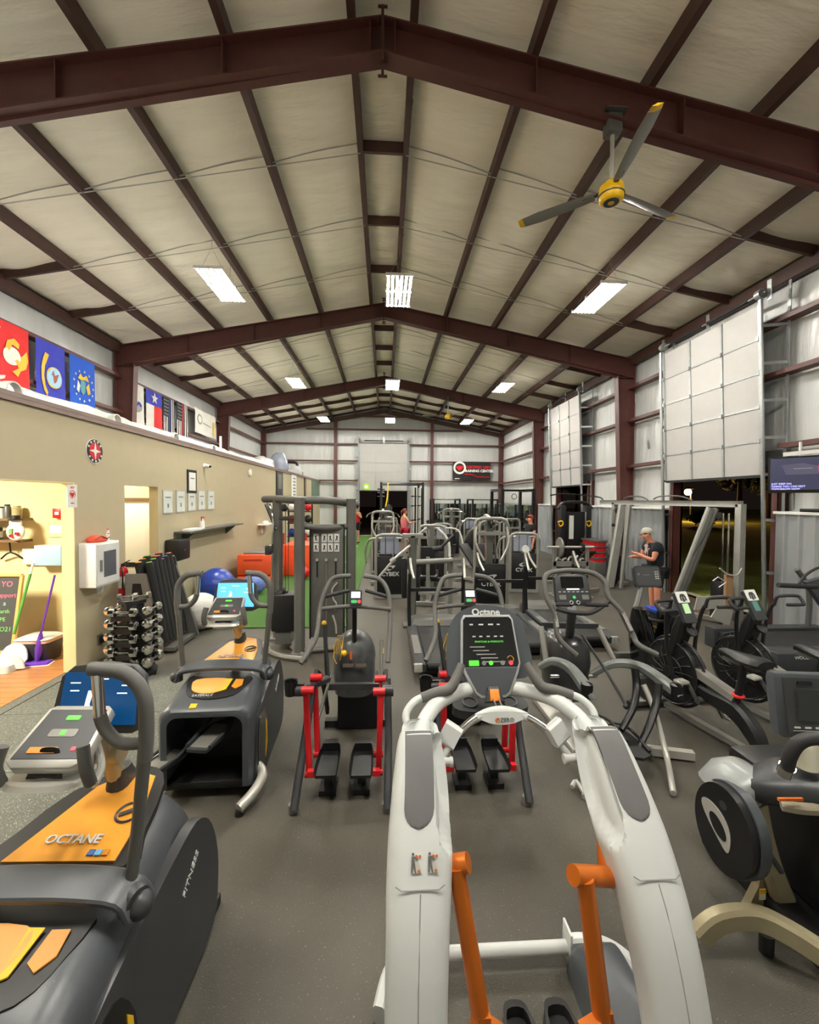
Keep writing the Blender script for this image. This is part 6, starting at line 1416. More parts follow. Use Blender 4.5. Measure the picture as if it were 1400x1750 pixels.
# AED sign on the pier end and AED cabinet
t = wthing('defibrillator_sign', 'small white and red wall sign on the doorway pier', 'sign', (TW, 5.23, 2.1))
pl = wallp(5.30, 2.11); pl.rect(0, 0, .16, .27, 0, .01).out('plate', m_paper, t, smooth=0)
g = G(); g.torus(pl(0, .02, .011), .045, .004, pl.n, n=20, m=4); g.out('ring', m_red, t); pl.plate([(0, -.02), (.03, .015), (.028, .035), (.012, .04), (0, .03), (-.012, .04), (-.028, .035), (-.03, .015)], .009, .013).out('heart', m_red, t, smooth=0)
text('AED', .035, m_red, t, pl(0, .1, .011), pl.r, pl.u, ext=.001); text('INSIDE', .02, m_red, t, pl(0, -.085, .011), pl.r, pl.u, ext=.001)
t = wthing('defibrillator_cabinet', 'white steel wall cabinet with a dark window, red pouch on top', 'cabinet', (TW, 5.62, 1.05))
y0, y1, z0, z1 = 5.40, 5.86, 1.0, 1.54
g = G(); g.bb((TW+.001, y0, z0), (TW+.20, y1, z1), bev=.006); g.out('box', m_white, t)
pl = Plane((TW+.201, (y0+y1)/2, (z0+z1)/2), (0, 1, 0), (0, 0, 1)); pl.rect(0, 0, y1-y0-.04, z1-z0-.05, 0, .012).out('door', mat('cabinet_door', srgb(222, 222, 220), .4), t, smooth=0)
pl.rect(.02, 0, .24, .32, .011, .015).out('window', mat('aed_window', srgb(96, 98, 106), .15), t, smooth=0)
g = G(); g.bar(pl(-.16, .06, .02), pl(-.16, -.08, .02), w=.012, d=.03); g.out('handle', m_grey, t)
t = wthing('pouch', 'orange red rounded pouch lying on the white wall cabinet', 'bag', (TW+.1, 5.58, 1.545))
g = G(); g.loft([g.rsec((TW+.1, 5.58, z), w, d, k=6) for z, w, d in ((1.546, .16, .27), (1.57, .17, .29), (1.60, .15, .24), (1.625, .09, .14), (1.63, .03, .04))]); g.out('pouch_body', mat('pouch_red', srgb(214, 74, 44), .6), t, smooth=60)
g = G(); g.tube([(TW+.186, 5.47, 1.60), (TW+.175, 5.55, 1.618), (TW+.185, 5.62, 1.585), (TW+.18, 5.70, 1.59)], .006, n=6, smooth=3); g.out('zip', m_black, t)
t = wthing('toy_figure', 'tiny red and white figure standing on the wall cabinet', 'figurine', (TW+.1, 5.80, 1.545))
g = G(); 
for s in (-1, 1): g.tube([(TW+.1, 5.80+s*.018, 1.545), (TW+.1, 5.80+s*.01, 1.60)], .007, n=6)
g.loft([g.rsec((TW+.1, 5.80, z), w, w, k=4) for z, w in ((1.595, .03), (1.64, .035), (1.655, .02))]); g.ball((TW+.1, 5.80, 1.672), .016, n=10)
for s in (-1, 1): g.tube([(TW+.1, 5.80+s*.017, 1.645), (TW+.1, 5.80+s*.034, 1.61)], .005, n=6)
g.out('figure', m_white, t); g = G(); g.torus((TW+.1, 5.80, 1.63), .017, .006, (0, 0, 1), n=12, m=5); g.lathe([(.012, 0), (.017, .01), (0, .022)], (TW+.1, 5.80, 1.675), (0, 0, 1), 10); g.out('red_trim', m_red, t)
# extinguisher
t = wthing('fire_extinguisher', 'red fire extinguisher on the wall right of the white cabinet', 'fire extinguisher', (TW+.08, 6.12, .75))
g = G(); g.lathe([(0, .0), (.05, .0), (.06, .02), (.06, .36), (.045, .41), (.02, .43), (0, .43)], (TW+.09, 6.13, .72), (0, 0, 1), 20); g.out('cylinder', m_red, t)
g = G(); g.lathe([(.0605, .14), (.0615, .14), (.0615, .3), (.0605, .3)], (TW+.09, 6.13, .72), (0, 0, 1), 20); g.out('label_band', m_paper, t)
g = G(); g.box((TW+.09, 6.13, 1.17), (.03, .05, .04)); g.bar((TW+.09, 6.13, 1.19), (TW+.16, 6.17, 1.23), w=.02, d=.012); g.bar((TW+.09, 6.13, 1.17), (TW+.15, 6.16, 1.17), w=.02, d=.01); g.tube([(TW+.1, 6.07, 1.16), (TW+.15, 6.01, 1.07), (TW+.14, 6.03, .87)], .009, n=6, smooth=3); g.out('valve', m_blackm, t)
# switches and outlets
t = wthing('wall_switch', 'white double switch plate under the white cabinet', 'switch', (TW, 5.78, .88)); pl = wallp(5.78, .92); pl.rect(0, 0, .12, .12, 0, .006, .01).out('plate', m_white, t, smooth=0)
for x in (-.025, .025): pl.rect(x, 0, .012, .03, .005, .014).out('toggle', m_paper, t, smooth=0)
t = wthing('wall_outlet', 'black outlet low on the partition by the dumbbell tower', 'outlet', (TW, 5.72, .3)); pl = wallp(5.76, .26); pl.rect(0, 0, .10, .14, 0, .006, .01).out('plate', m_grey, t, smooth=0); pl.rect(.02, 0, .07, .09, .005, .04, .01).out('plug', m_black, t, smooth=0)
# certificates
cq = [(286, 858), (308, 857), (327, 856), (344, 855), (360, 855)]
for i, q in enumerate(cq):
    p = WP(*q); w, h = (.33, .40)
    t = wthing('certificate', 'thin framed certificate, %s of five in a row above the shelf' % ['nearest', 'second nearest', 'middle', 'second farthest', 'farthest'][i], 'certificate', (TW, p.y, p.z-h/2), 'row of framed certificates')
    pl = wallp(p.y, p.z); pl.rect(0, 0, w, h, 0, .012).out('frame', m_silver, t, smooth=0); pl.rect(0, 0, w-.04, h-.04, .01, .014).out('sheet', mat('cert', srgb(214, 218, 212), .5), t, smooth=0)
    pl.rect(0, .08, .18, .02, .013, .0155).out('printed_line', m_grey, t, smooth=0); pl.rect(0, -.06, .05, .07, .013, .0155).out('seal', mat('seal_teal', srgb(110, 140, 130), .5), t, smooth=0)
t, p = wallthing('framed_picture', 'dark framed certificate hanging alone above the certificate row', 'picture', 327, 823); pl = wallp(p.y, p.z)
pl.rect(0, 0, .38, .44, 0, .02).out('frame', m_black, t, smooth=0); pl.rect(0, 0, .28, .34, .018, .023).out('sheet', m_paper, t, smooth=0); pl.rect(0, .06, .16, .02, .022, .025).out('printed_line', m_grey, t, smooth=0)
# cameras / sensors
t, p = wallthing('security_camera', 'small white camera high on the partition wall', 'camera', 349, 796)
g = G(); g.lathe([(0, 0), (.05, 0), (.045, .03), (0, .03)], (TW, p.y, p.z), (1, 0, 0), 14); g.cyl((TW+.04, p.y, p.z), (TW+.14, p.y-.06, p.z-.02), .035); g.out('body', m_white, t); g = G(); g.cyl((TW+.14, p.y-.06, p.z-.02), (TW+.146, p.y-.064, p.z-.022), .026); g.out('lens', m_black, t)
t, p = wallthing('wall_light', 'small white oval sensor further along the partition', 'sensor', 426, 808); g = G(); g.ball((TW+.03, p.y, p.z), .07, (.6, .8, 1.5), n=14); g.lathe([(.075, 0), (.075, .012), (0, .012)], (TW, p.y, p.z), (1, 0, 0), 16); g.out('cover', m_white, t)
# long shelf + things
p = WP(292, 914); p2 = WP(378, 908)
t = wthing('wall_shelf', 'long narrow grey shelf on the partition with a towel and bottle', 'shelf', (TW, 8.6, 1.45))
sy0, sy1 = 7.75, 10.6
g = G(); g.bb((TW, sy0, 1.47), (TW+.28, sy1, 1.50)); g.out('board', m_greyd, t, smooth=0)
for y in (sy0+.3, sy1-.4): g = G(); g.prism([(0, 0), (.24, 0), (0, -.2)], lambda u, v, w: (TW+u, y+w, 1.47+v), 0, .02); g.out('bracket', m_greyd, t, smooth=0)
t = wthing('towel', 'folded white towel on the near end of the long shelf', 'towel', (TW+.15, 8.1, 1.5)); g = G(); g.loft([g.rsec((TW+.15, 8.15, z), .2, .55, k=5, p=4) for z in (1.502, 1.52, 1.535)]); g.out('folds', m_white, t)
t = wthing('spray_bottle', 'white spray bottle with red trigger on the long shelf', 'bottle', (TW+.13, 8.5, 1.5)); g = G(); g.lathe([(0, .001), (.045, .001), (.045, .13), (.02, .18), (.015, .2), (0, .2)], (TW+.13, 8.62, 1.5), (0, 0, 1), 16); g.out('bottle', m_white, t); g = G(); g.bar((TW+.13, 8.59, 1.715), (TW+.13, 8.69, 1.715), w=.03, d=.03); g.bar((TW+.13, 8.60, 1.70), (TW+.13, 8.58, 1.65), w=.015, d=.015); g.out('trigger', m_red, t)
t = wthing('paper_dispenser', 'black paper towel dispenser below the long shelf', 'dispenser', (TW+.12, 7.6, 1.1)); g = G(); g.bb((TW, 7.42, 1.03), (TW+.24, 7.86, 1.39), bev=.03); g.out('case', m_black, t); g = G(); g.lathe([(0, 0), (.018, 0), (0, .008)], (TW+.242, 7.64, 1.2), (1, 0, 0), 12); g.out('lock', m_chrome, t)
t = wthing('wall_shelf', 'short white shelf with a cap near the cable station top', 'shelf', (TW, 13.2, 1.55)); p = WP(447, 895); g = G(); g.bb((TW, p.y-.4, p.z-.03), (TW+.25, p.y+.5, p.z)); g.bb((TW, p.y-.05, p.z-.3), (TW+.03, p.y+.05, p.z-.03)); g.out('board', m_white, t, smooth=0)
o = wthing('cap', 'white folded cloth on the short wall shelf', 'cloth', (TW+.12, p.y, p.z)); g = G(); g.loft([g.rsec((TW+.12, p.y, p.z+z), .16*w, .4*w, k=5) for z, w in ((.002, 1), (.06, .9), (.09, .4))]); g.out('fold', m_white, o)
# posters further along
for q, w, h, nm, mm, lb in (((477, 828), .9, .95, 'poster', m_dark, 'tall dark framed poster on the partition above the cable station'), ((502, 835), .8, 1.1, 'scoreboard', m_paper, 'white list poster beyond the dark poster'), ((521, 835), .4, 1.0, 'poster', mat('brown_p', srgb(130, 100, 80), .6), 'narrow brown framed poster left of the green board'), ((539, 836), 2.4, .95, 'green_board', mat('green_board_m', srgb(96, 118, 104), .5), 'green chalk board far along the partition')):
    p = WP(*q); t = wthing(nm, lb, 'poster', (TW, p.y, p.z)); pl = wallp(p.y, p.z); pl.rect(0, 0, w, h, 0, .03).out('frame', m_black if nm == 'poster' else mm, t, smooth=0); pl.rect(0, 0, w-.1, h-.1, .025, .035).out('face', mm, t, smooth=0)
    if nm == 'scoreboard':
        for i in range(7): pl.rect(-.05, .4-.13*i, .5, .04, .034, .038).out('written_line', mat('ink_blue', srgb(90, 90, 140), .6), t, smooth=0)
    if q[0] == 477: pl.rect(0, .1, .5, .5, .034, .038).out('print', m_grey, t, smooth=0)
# bottles in front of the ball heap
for q, mm, lb in (((411, 955), m_white, 'small clear bottle on the orange block'), ((399, 985), mat('pink_p', srgb(225, 170, 160), .5), 'pink cup standing by the orange block')):
    pass

# ---- office beyond the near opening
YB = 6.15
OP = lambda px, py, o=0: at(px, py, Y=YB-o)
for z_px, lb in ((885, 'upper'), (921, 'lower')):
    a, b = OP(-120, z_px), OP(56, z_px); t = wthing('office_shelf', '%s brown display shelf on the cream office wall' % lb, 'shelf', (a.x, YB, b.z)); g = G(); g.bb((a.x, YB-.2, b.z-.03), (b.x, YB, b.z)); g.out('board', mat('shelf_brown', srgb(120, 96, 66), .5), t, smooth=0)
for i, (q, h, w, mm, lb) in enumerate(((12, .15, .1, m_paper, 'white tub on the upper office shelf'), (24, .18, .08, m_greyd, 'grey patterned bottle on the upper office shelf'), (40, .16, .11, mat('khaki', srgb(172, 158, 112), .5), 'khaki canister on the upper office shelf'))):
    c = OP(q, 885); t = wthing('canister', lb, 'container', (c.x, YB-.1, c.z)); g = G(); g.lathe([(0, .001), (w/2, .001), (w/2, h*.8), (w*.35, h*.9), (w*.35, h), (0, h)], (c.x, YB-.1, c.z), (0, 0, 1), 16); g.out('body', mm, t); g = G(); g.lathe([(w*.36, h*.9), (w*.38, h*.9), (w*.38, h*1.03), (0, h*1.03)], (c.x, YB-.1, c.z), (0, 0, 1), 16); g.out('lid', m_dark if i < 2 else mm, t)
for i, q in enumerate((-4, 8)):
    c = OP(q, 921); t = wthing('supplement_jar', 'dark jar with pale label on the lower office shelf, %s one' % ('left', 'right')[i], 'container', (c.x, YB-.1, c.z)); g = G(); g.lathe([(0, .001), (.05, .001), (.05, .14), (.04, .16), (0, .16)], (c.x, YB-.1, c.z), (0, 0, 1), 16); g.out('body', m_dark, t); g = G(); g.lathe([(.0505, .03), (.051, .03), (.051, .11), (.0505, .11)], (c.x, YB-.1, c.z), (0, 0, 1), 16); g.out('label_band', m_print, t)
c = OP(27, 905, .235); t = wthing('snowman', 'round white snowman ornament with black hat hanging by the office shelves', 'ornament', (c.x, c.y, c.z-.12))
g = G(); g.ball(c+V((0, 0, -.03)), .115, (1, .4, 1), n=20); g.ball(c+V((0, 0, .08)), .08, (1, .4, .9), n=16); g.out('body', m_white, t, smooth=180); g = G(); g.lathe([(.08, 0), (.08, .012), (.055, .014), (.05, .06), (0, .06)], c+V((0, 0, .125)), (0, 0, 1), 16); g.out('hat', m_black, t)
for dx, dz, mm, nm in ((-.02, -.02, mat('leafgreen', srgb(110, 160, 70), .5), 'scarf'), (-.02, -.08, m_red, 'button'), (.05, -.05, m_red, 'button')): g = G(); g.box(c+V((dx, -.05, dz)), (.04, .02, .07 if nm == 'scarf' else .035)); g.out(nm, mm, t)
c = OP(20, 945); t = wthing('plate_stand', 'black wire easel legs under the office shelves', 'stand', (c.x, YB-.05, c.z)); g = G(); g.tube([OP(2, 955, .05), OP(18, 944, .1), OP(40, 955, .05)], .012, n=6, smooth=3); g.tube([OP(18, 944, .1), OP(16, 925, .1)], .01, n=6); g.out('wire', m_black, t)
c = OP(103, 877); t = wthing('fire_alarm', 'small red fire alarm box on the cream office wall', 'fire alarm', (c.x, YB, c.z)); g = G(); g.box((c.x, YB-.03, c.z), (.12, .06, .13), bev=.006); g.out('case', m_red, t); g = G(); g.box((c.x, YB-.064, c.z), (.05, .008, .04)); g.out('strobe', m_white, t)
c = OP(98, 904); t = wthing('notice', 'small framed notice under the red alarm', 'sign', (c.x, YB, c.z)); g = G(); g.box((c.x, YB-.008, c.z), (.22, .016, .22)); g.out('frame', mat('notice_f', srgb(205, 190, 150), .6), t); g = G(); g.box((c.x, YB-.018, c.z), (.17, .006, .11)); g.out('sheet', m_paper, t)
c = OP(94, 948); t = wthing('glove_box', 'pale blue box on the office wall behind the pier', 'box', (c.x, YB-.1, c.z-.12)); g = G(); g.box((c.x+.02, YB-.08, c.z), (.34, .15, .25), bev=.006); g.out('box', mat('paleblue', srgb(165, 205, 222), .5), t); g = G(); g.box((c.x+.02, YB-.08, c.z+.13), (.34, .15, .02)); g.out('lid', m_white, t)
c = OP(62, 950); t = wthing('clear_tray', 'pale translucent wall tray left of the blue box', 'tray', (c.x, YB-.05, c.z-.1)); g = G(); g.box((c.x, YB-.03, c.z), (.28, .05, .22), bev=.01); g.out('tray', mat('palewhite', srgb(236, 232, 214), .4), t)
# chalkboard A-frame, broom and dustpan, bin, mop
c = at(20, 1040, Y=5.7); t = wthing('chalkboard', 'wood framed chalk board with coloured handwriting standing in the office', 'sign', (c.x, 5.75, 0))
pl = Plane(at(-14, 1048, Y=5.72), (1, 0, 0), (.30, .18, 1)); w, h = .62, .95
pl.rect(0, 0, w, h, -.015, 0).out('slate', mat('slate', srgb(66, 68, 66), .7), t, smooth=0)
for a in ((-w/2, -h/2, -w/2, h/2), (w/2, -h/2, w/2, h/2), (-w/2, h/2, w/2, h/2), (-w/2, -h/2, w/2, -h/2)): g = G(); g.bar(pl(a[0], a[1], 0), pl(a[2], a[3], 0), w=.035, d=.035, up=pl.n); g.out('frame', mat('pine', srgb(214, 170, 100), .5), t)
m_pk = mat('chalk_pink', srgb(225, 110, 140), .8); m_gn = mat('chalk_green', srgb(120, 200, 110), .8); m_cy = mat('chalk_cyan', srgb(140, 200, 220), .8)
for s_, dv, sz, mm in (('YO', .36, .1, m_pk), ('Support', .22, .08, m_pk), ('a', .12, .08, m_cy), ('earth', .02, .07, m_gn), ('PE', -.08, .07, m_gn), ('CEO21', -.2, .08, m_gn)): text(s_, sz, mm, t, pl(.14, dv, .002), pl.r, pl.u, ext=.001, name='handwriting')
a = at(57, 962, Y=5.62); b = at(20, 1098, Y=5.42); t = wthing('broom', 'green handled broom standing in a white long handled dustpan', 'broom', (b.x, b.y, 0))
g = G(); g.tube([a, a+(b-a)*.5], .014, n=8); g.out('pale_handle', m_paper, t)
g = G(); g.tube([a+(b-a)*.14, a+(b-a)*.9], .016, n=8); g.out('green_handle', mat('broom_green', srgb(90, 160, 70), .5), t)
g = G(); g.loft([g.rsec((b.x, b.y, z), w, .05, k=4) for z, w in ((.03, .3), (.12, .26), (.2, .08))]); g.out('bristles', m_paper, t)
t = wthing('dustpan', 'white upright dustpan beside the black waste bin', 'dustpan', (b.x+.05, b.y-.12, 0)); q = at(14, 1100, Y=5.5)
g = G(); g.prism([(-.15, .02), (-.16, .11), (-.1, .22), (0, .26), (.1, .23), (.16, .13), (.14, .02)], Plane((q.x, 5.55, .02), (1, 0, 0), (0, .3, 1)), 0, .02, smooth=2); g.out('back', m_paper, t)
g = G(); g.loft([g.rsec((q.x, 5.4, z), w, d, k=4, p=5) for z, w, d in ((.012, .34, .24), (.09, .3, .2))]); g.out('tray', mat('pan_grey', srgb(200, 204, 196), .5), t); g = G(); g.box((q.x-.12, 5.26, .07), (.06, .01, .06)); g.out('green_mark', m_lgreen if 0 else MATS['broom_green'], t)
q = at(72, 1098, Z=0); t = wthing('waste_bin', 'black rectangular bin with pink liner and clear lid near the office wall', 'bin', (q.x, 5.75, 0))
q = at(70, 1078, Y=5.8); g = G(); g.loft([g.rsec((q.x, 5.78, z), w, d, k=5, p=6) for z, w, d in ((.012, .36, .28), (.26, .42, .34))]); g.out('tub', m_dark, t); g = G(); g.loft([g.rsec((q.x, 5.78, z), w, d, k=5, p=6) for z, w, d in ((.2605, .43, .35), (.30, .42, .34))]); g.out('liner', mat('liner', srgb(214, 170, 150), .6), t); g = G(); g.loft([g.rsec((q.x, 5.78, z), w, d, k=5, p=6) for z, w, d in ((.301, .44, .36), (.33, .3, .25))]); g.out('lid', mat('lidc', srgb(206, 216, 212), .3), t)
q = at(112, 1112, Z=0); t = wthing('flat_mop', 'purple spray mop leaning at the doorway pier', 'mop', (q.x, 5.6, 0)); g = G(); g.tube([(q.x+.02, 5.6, .06), (q.x+.03, 5.62, .2), (q.x+.04, 5.64, .38)], [.02, .045, .02], n=10, smooth=3); g.tube([(q.x+.04, 5.64, .38), (q.x+.14, 5.75, 1.1)], .012, n=8); g.out('handle', mat('purple', srgb(110, 60, 190), .4), t)
g = G(); g.box((q.x, 5.58, .03), (.34, .14, .03), rot=(0, 0, 12), bev=.008); g.out('head', mat('purple', 0), t); g = G(); g.box((q.x, 5.58, .012), (.38, .16, .012), rot=(0, 0, 12)); g.out('pad', m_white, t)
# ================================================================ people
def skin(verts, edges, m, name, parent, sub=2):
    """verts: name -> (point, radius or (rx, ry)); grown with a Skin modifier into one continuous surface"""
    names = list(verts); idx = {n: i for i, n in enumerate(names)}
    me = bpy.data.meshes.new(name); me.from_pydata([tuple(verts[n][0]) for n in names], [(idx[a], idx[b]) for a, b in edges], [])
    o = bpy.data.objects.new(name, me); COL.objects.link(o)
    md = o.modifiers.new('skin', 'SKIN'); md.use_smooth_shade = True
    for i, n in enumerate(names):
        r = verts[n][1]; me.skin_vertices[0].data[i].radius = r if isinstance(r, tuple) else (r, r)
        me.skin_vertices[0].data[i].use_root = (i == 0)
    s2 = o.modifiers.new('sub', 'SUBSURF'); s2.levels = s2.render_levels = sub
    dg = bpy.context.evaluated_depsgraph_get(); dg.update(); me2 = bpy.data.meshes.new_from_object(o.evaluated_get(dg))
    bpy.data.objects.remove(o); bpy.data.meshes.remove(me)
    g = G(); g.bm.from_mesh(me2); bpy.data.meshes.remove(me2)
    return g.out(name, m, parent, world=False, smooth=180)
def person(label, loc, face, h, pose, shirt, shorts, shoe, hair, skinm=None, cap=None, sleeve=1, longhair=False, legs='bare'):
    """face: rotation about z; figure modelled facing +Y, pelvis-rooted"""
    sk = skinm or m_skin; t = thing('person', label, 'person', loc, face); k = h/1.75
    S = lambda *p: V(p)*k
    P_ = {'pel': S(0, 0, .95), 'waist': S(0, .0, 1.08), 'chest': S(0, -.01, 1.30), 'neckb': S(0, -.01, 1.46), 'neck': S(0, .01, 1.53), 'head0': S(0, .03, 1.60), 'head1': S(0, .03, 1.68)}
    for s, n in ((-1, 'l'), (1, 'r')):
        P_['sh'+n] = S(s*.18, -.01, 1.42); P_['el'+n] = S(s*.24, -.0, 1.14); P_['wr'+n] = S(s*.25, .06, .90)
        P_['hip'+n] = S(s*.10, 0, .90); P_['kn'+n] = S(s*.11, .02, .50); P_['an'+n] = S(s*.11, -.01, .09); P_['to'+n] = S(s*.13, .13, .035)
    for n, p in pose.items():
        if n != 'look': P_[n] = S(*p)
    rad = {'pel': (.155, .11), 'waist': (.15, .115), 'chest': (.18, .13), 'neckb': (.09, .07), 'neck': .055, 'head0': (.075, .085), 'head1': (.078, .098), 'sh': .068, 'el': .046, 'wr': .031, 'hip': .085, 'kn': .058, 'an': .038, 'to': .03}
    rr = lambda n: tuple(x*k for x in rad[n]) if isinstance(rad.get(n), tuple) else rad.get(n, rad.get(n[:-1]))*k
    E_ = [('pel', 'waist'), ('waist', 'chest'), ('chest', 'neckb'), ('neckb', 'neck'), ('neck', 'head0'), ('head0', 'head1')]
    for n in 'lr': E_ += [('chest', 'sh'+n), ('sh'+n, 'el'+n), ('el'+n, 'wr'+n), ('pel', 'hip'+n), ('hip'+n, 'kn'+n), ('kn'+n, 'an'+n), ('an'+n, 'to'+n)]
    vs_ = {n: (p, rr(n)) for n, p in P_.items()}
    # hands: palm, four fingers and a thumb each
    for n, s in (('l', -1), ('r', 1)):
        w = P_['wr'+n]; d = (w-P_['el'+n]).normalized(); side = d.cross(V((0, 0, 1))); side = side.normalized() if side.length > .1 else V((1, 0, 0)); side = V((0, 1, 0)) if abs(d.z) > .7 else side
        pal = w+d*.07*k; vs_['pa'+n] = (pal, (.033*k, .018*k)); E_.append(('wr'+n, 'pa'+n))
        dn = d.cross(side).normalized()
        for f, (o, l) in enumerate(((-.027, .065), (-.009, .075), (.009, .07), (.026, .055))):
            a, b = 'f%da%s' % (f, n), 'f%db%s' % (f, n)
            vs_[a] = (pal+side*o*k+d*(.03+l*.5)*k, .0085*k); vs_[b] = (pal+side*o*k+d*(.03+l*.8)*k+dn*.02*k*s, .0075*k); E_ += [('pa'+n, a), (a, b)]
        vs_['tb'+n] = (pal-side*.045*k+d*.0*k, .011*k); vs_['tc'+n] = (pal-side*.06*k+d*.035*k, .009*k); E_ += [('pa'+n, 'tb'+n), ('tb'+n, 'tc'+n)]
    skin(vs_, E_, sk, 'body', t)
    hc = (P_['head0']+P_['head1'])/2; hd = V((0, 1, 0)) if 'look' not in pose else V(pose['look']).normalized(); hr = hd.cross(V((0, 0, 1))).normalized()
    g = G(); c = hc+hd*.118*k; g.loft([g.rsec(c+hd*y*k+V((0, 0, z*k)), w*k, w*k, ax=hr, ay=(0, 0, 1), k=3) for y, z, w in ((-.03, .03, .012), (.0, -.005, .024), (.012, -.018, .03), (-.02, -.032, .022))]); g.out('nose', sk, t, world=False)
    for s in (-1, 1):
        g = G(); g.ball(hc+hd*.098*k+hr*s*.032*k+V((0, 0, .018*k)), .0125*k, n=8); g.out('eye', m_black, t, world=False)
        g = G(); g.ball(hc+hr*s*.082*k+V((0, 0, .0)), .026*k, (.4, .8, 1.2), n=8); g.out('ear', sk, t, world=False)
    g = G(); g.bar(hc+hd*.108*k-hr*.022*k-V((0, 0, .05*k)), hc+hd*.108*k+hr*.022*k-V((0, 0, .05*k)), w=.006, d=.008); g.out('mouth', mat('lips', srgb(170, 95, 85), .5), t, world=False)
    # clothing
    sv = {n: (P_[n], tuple(x*1.26 for x in rr(n))) for n in ('waist', 'chest', 'neckb')}; sv['hem'] = (P_['pel']+S(0, 0, -.04), tuple(x*1.25 for x in rr('pel')))
    E2 = [('hem', 'waist'), ('waist', 'chest'), ('chest', 'neckb')]; sv = {'chest': sv['chest'], 'hem': sv['hem'], 'waist': sv['waist'], 'neckb': (P_['neckb'], tuple(x*.95 for x in rr('neckb')))}
    for n in 'lr':
        sv['sh'+n] = (P_['sh'+n], rr('shl')*1.4); E2.append(('chest', 'sh'+n))
        if sleeve: sv['sl'+n] = (P_['sh'+n].lerp(P_['el'+n], .62), rr('ell')*1.9); E2.append(('sh'+n, 'sl'+n))
    skin(sv, E2, shirt, 'shirt', t)
    pv = {'pel': (P_['pel'], tuple(x*1.18 for x in rr('pel')))}; E3 = []
    for n in 'lr':
        q = .95 if legs == 'long' else .0
        pv['hip'+n] = (P_['hip'+n], rr('hipl')*1.38); pv['th'+n] = (P_['hip'+n].lerp(P_['kn'+n], .8), rr('knl')*1.7); E3 += [('pel', 'hip'+n), ('hip'+n, 'th'+n)]
        if q: pv['kn'+n] = (P_['kn'+n], rr('knl')*1.2); pv['cf'+n] = (P_['kn'+n].lerp(P_['an'+n], .9), rr('anl')*1.4); E3 += [('th'+n, 'kn'+n), ('kn'+n, 'cf'+n)]
    skin(pv, E3, shorts, 'trousers' if legs == 'long' else 'shorts', t)
    for n in 'lr':
        a = P_['an'+n]; b = P_['to'+n]; d = V((b.x-a.x, b.y-a.y, 0)).normalized(); r_ = d.cross(V((0, 0, 1)))
        g = G(); c0 = V((a.x, a.y, 0)); g.loft([[c0+d*(y*k)+r_*(x*w*k)+V((0, 0, z*k)) for x, z in ((-1, .001), (-1, .03), (-.7, hh), (.7, hh), (1, .03), (1, .001))] for y, w, hh in ((-.07, .03, .07), (-.03, .042, .10), (.05, .045, .085), (.13, .048, .06), (.19, .035, .045), (.205, .02, .03))]); g.out('shoe', shoe, t, world=False)
    # hair or cap
    if cap:
        g = G(); g.ball(hc+V((0, 0, .045*k))-hd*.01*k, .102*k, (.92, 1.04, .85), n=18); bmesh.ops.bisect_plane(g.bm, geom=g.bm.verts[:]+g.bm.edges[:]+g.bm.faces[:], plane_co=hc+V((0, 0, .035*k)), plane_no=(0, 0, 1), clear_inner=True); 
        g.out('cap', cap, t, world=False, smooth=60); g = G(); g.prism([(-.06, 0), (-.045, .06), (0, .075), (.045, .06), (.06, 0)], lambda u, v, w: hc+hr*u*k-hd*(.085+v)*k+V((0, 0, (.03-v*.25+w)*k)), 0, .008); g.out('cap_peak', cap, t, world=False)
    else:
        g = G(); g.ball(hc+V((0, 0, .04*k))-hd*.022*k, .106*k, (.92, .98, .95), n=16); bmesh.ops.bisect_plane(g.bm, geom=g.bm.verts[:]+g.bm.edges[:]+g.bm.faces[:], plane_co=hc+V((0, 0, .035*k))-hd*.0, plane_no=(-hd.x*.7, -hd.y*.7, .75), clear_inner=True)
        if longhair: g.tube([hc-hd*.10*k+V((0, 0, .05*k)), hc-hd*.16*k, hc-hd*.15*k-V((0, 0, .14*k))], [.03*k, .035*k, .015*k], n=8, smooth=3)
        g.out('hair', hair, t, world=False, smooth=60)
    return t
m_navy = mat('navy_shirt', srgb(22, 26, 36), .9, bump=.3, bscale=30)
m_capg = mat('cap_pale', srgb(186, 182, 170), .85, var=.12, vscale=30)
m_ruddy = mat('skin_ruddy', srgb(210, 140, 110), .55)
x = at(1122, 950, Y=7.4).x
t = person('man in a pale backwards cap and dark t shirt looking down beside the crossover frame', (x, 7.4, 0), R(80), 1.68,
    {'neckb': (0, .09, 1.40), 'neck': (0, .14, 1.47), 'head0': (0, .18, 1.53), 'head1': (0, .19, 1.60), 'chest': (0, .05, 1.26), 'shl': (-.21, .07, 1.38), 'shr': (.21, .07, 1.38), 'waist': (0, .02, 1.09), 'ell': (-.25, .16, 1.12), 'elr': (.25, .16, 1.12), 'wrl': (-.13, .34, 1.20), 'wrr': (.13, .33, 1.14), 'look': (0, 1, -.25)},
    m_navy, m_cloth, mat('shoe_orange', srgb(200, 110, 50), .6), m_hair, m_ruddy, cap=m_capg)
g = G(); g.prism([(-.09, .07), (-.03, .1), (.06, .09), (.1, .05), (.04, .04), (.08, -.06), (.03, -.1), (-.02, -.02), (-.06, -.1), (-.08, -.03), (-.04, .03)], lambda u, v, w: (u*.9, .05+.118+w, 1.24+v), 0, .006); g.out('shirt_print', mat('print_white', srgb(190, 176, 170), .8), t, world=False, smooth=0)
o = wthing('low_platform', 'blue topped low platform on the floor beside the man in the cap', 'step', (at(1122, 1037, Y=6.9).x, 6.9, 0)); q = at(1122, 1037, Y=6.9)
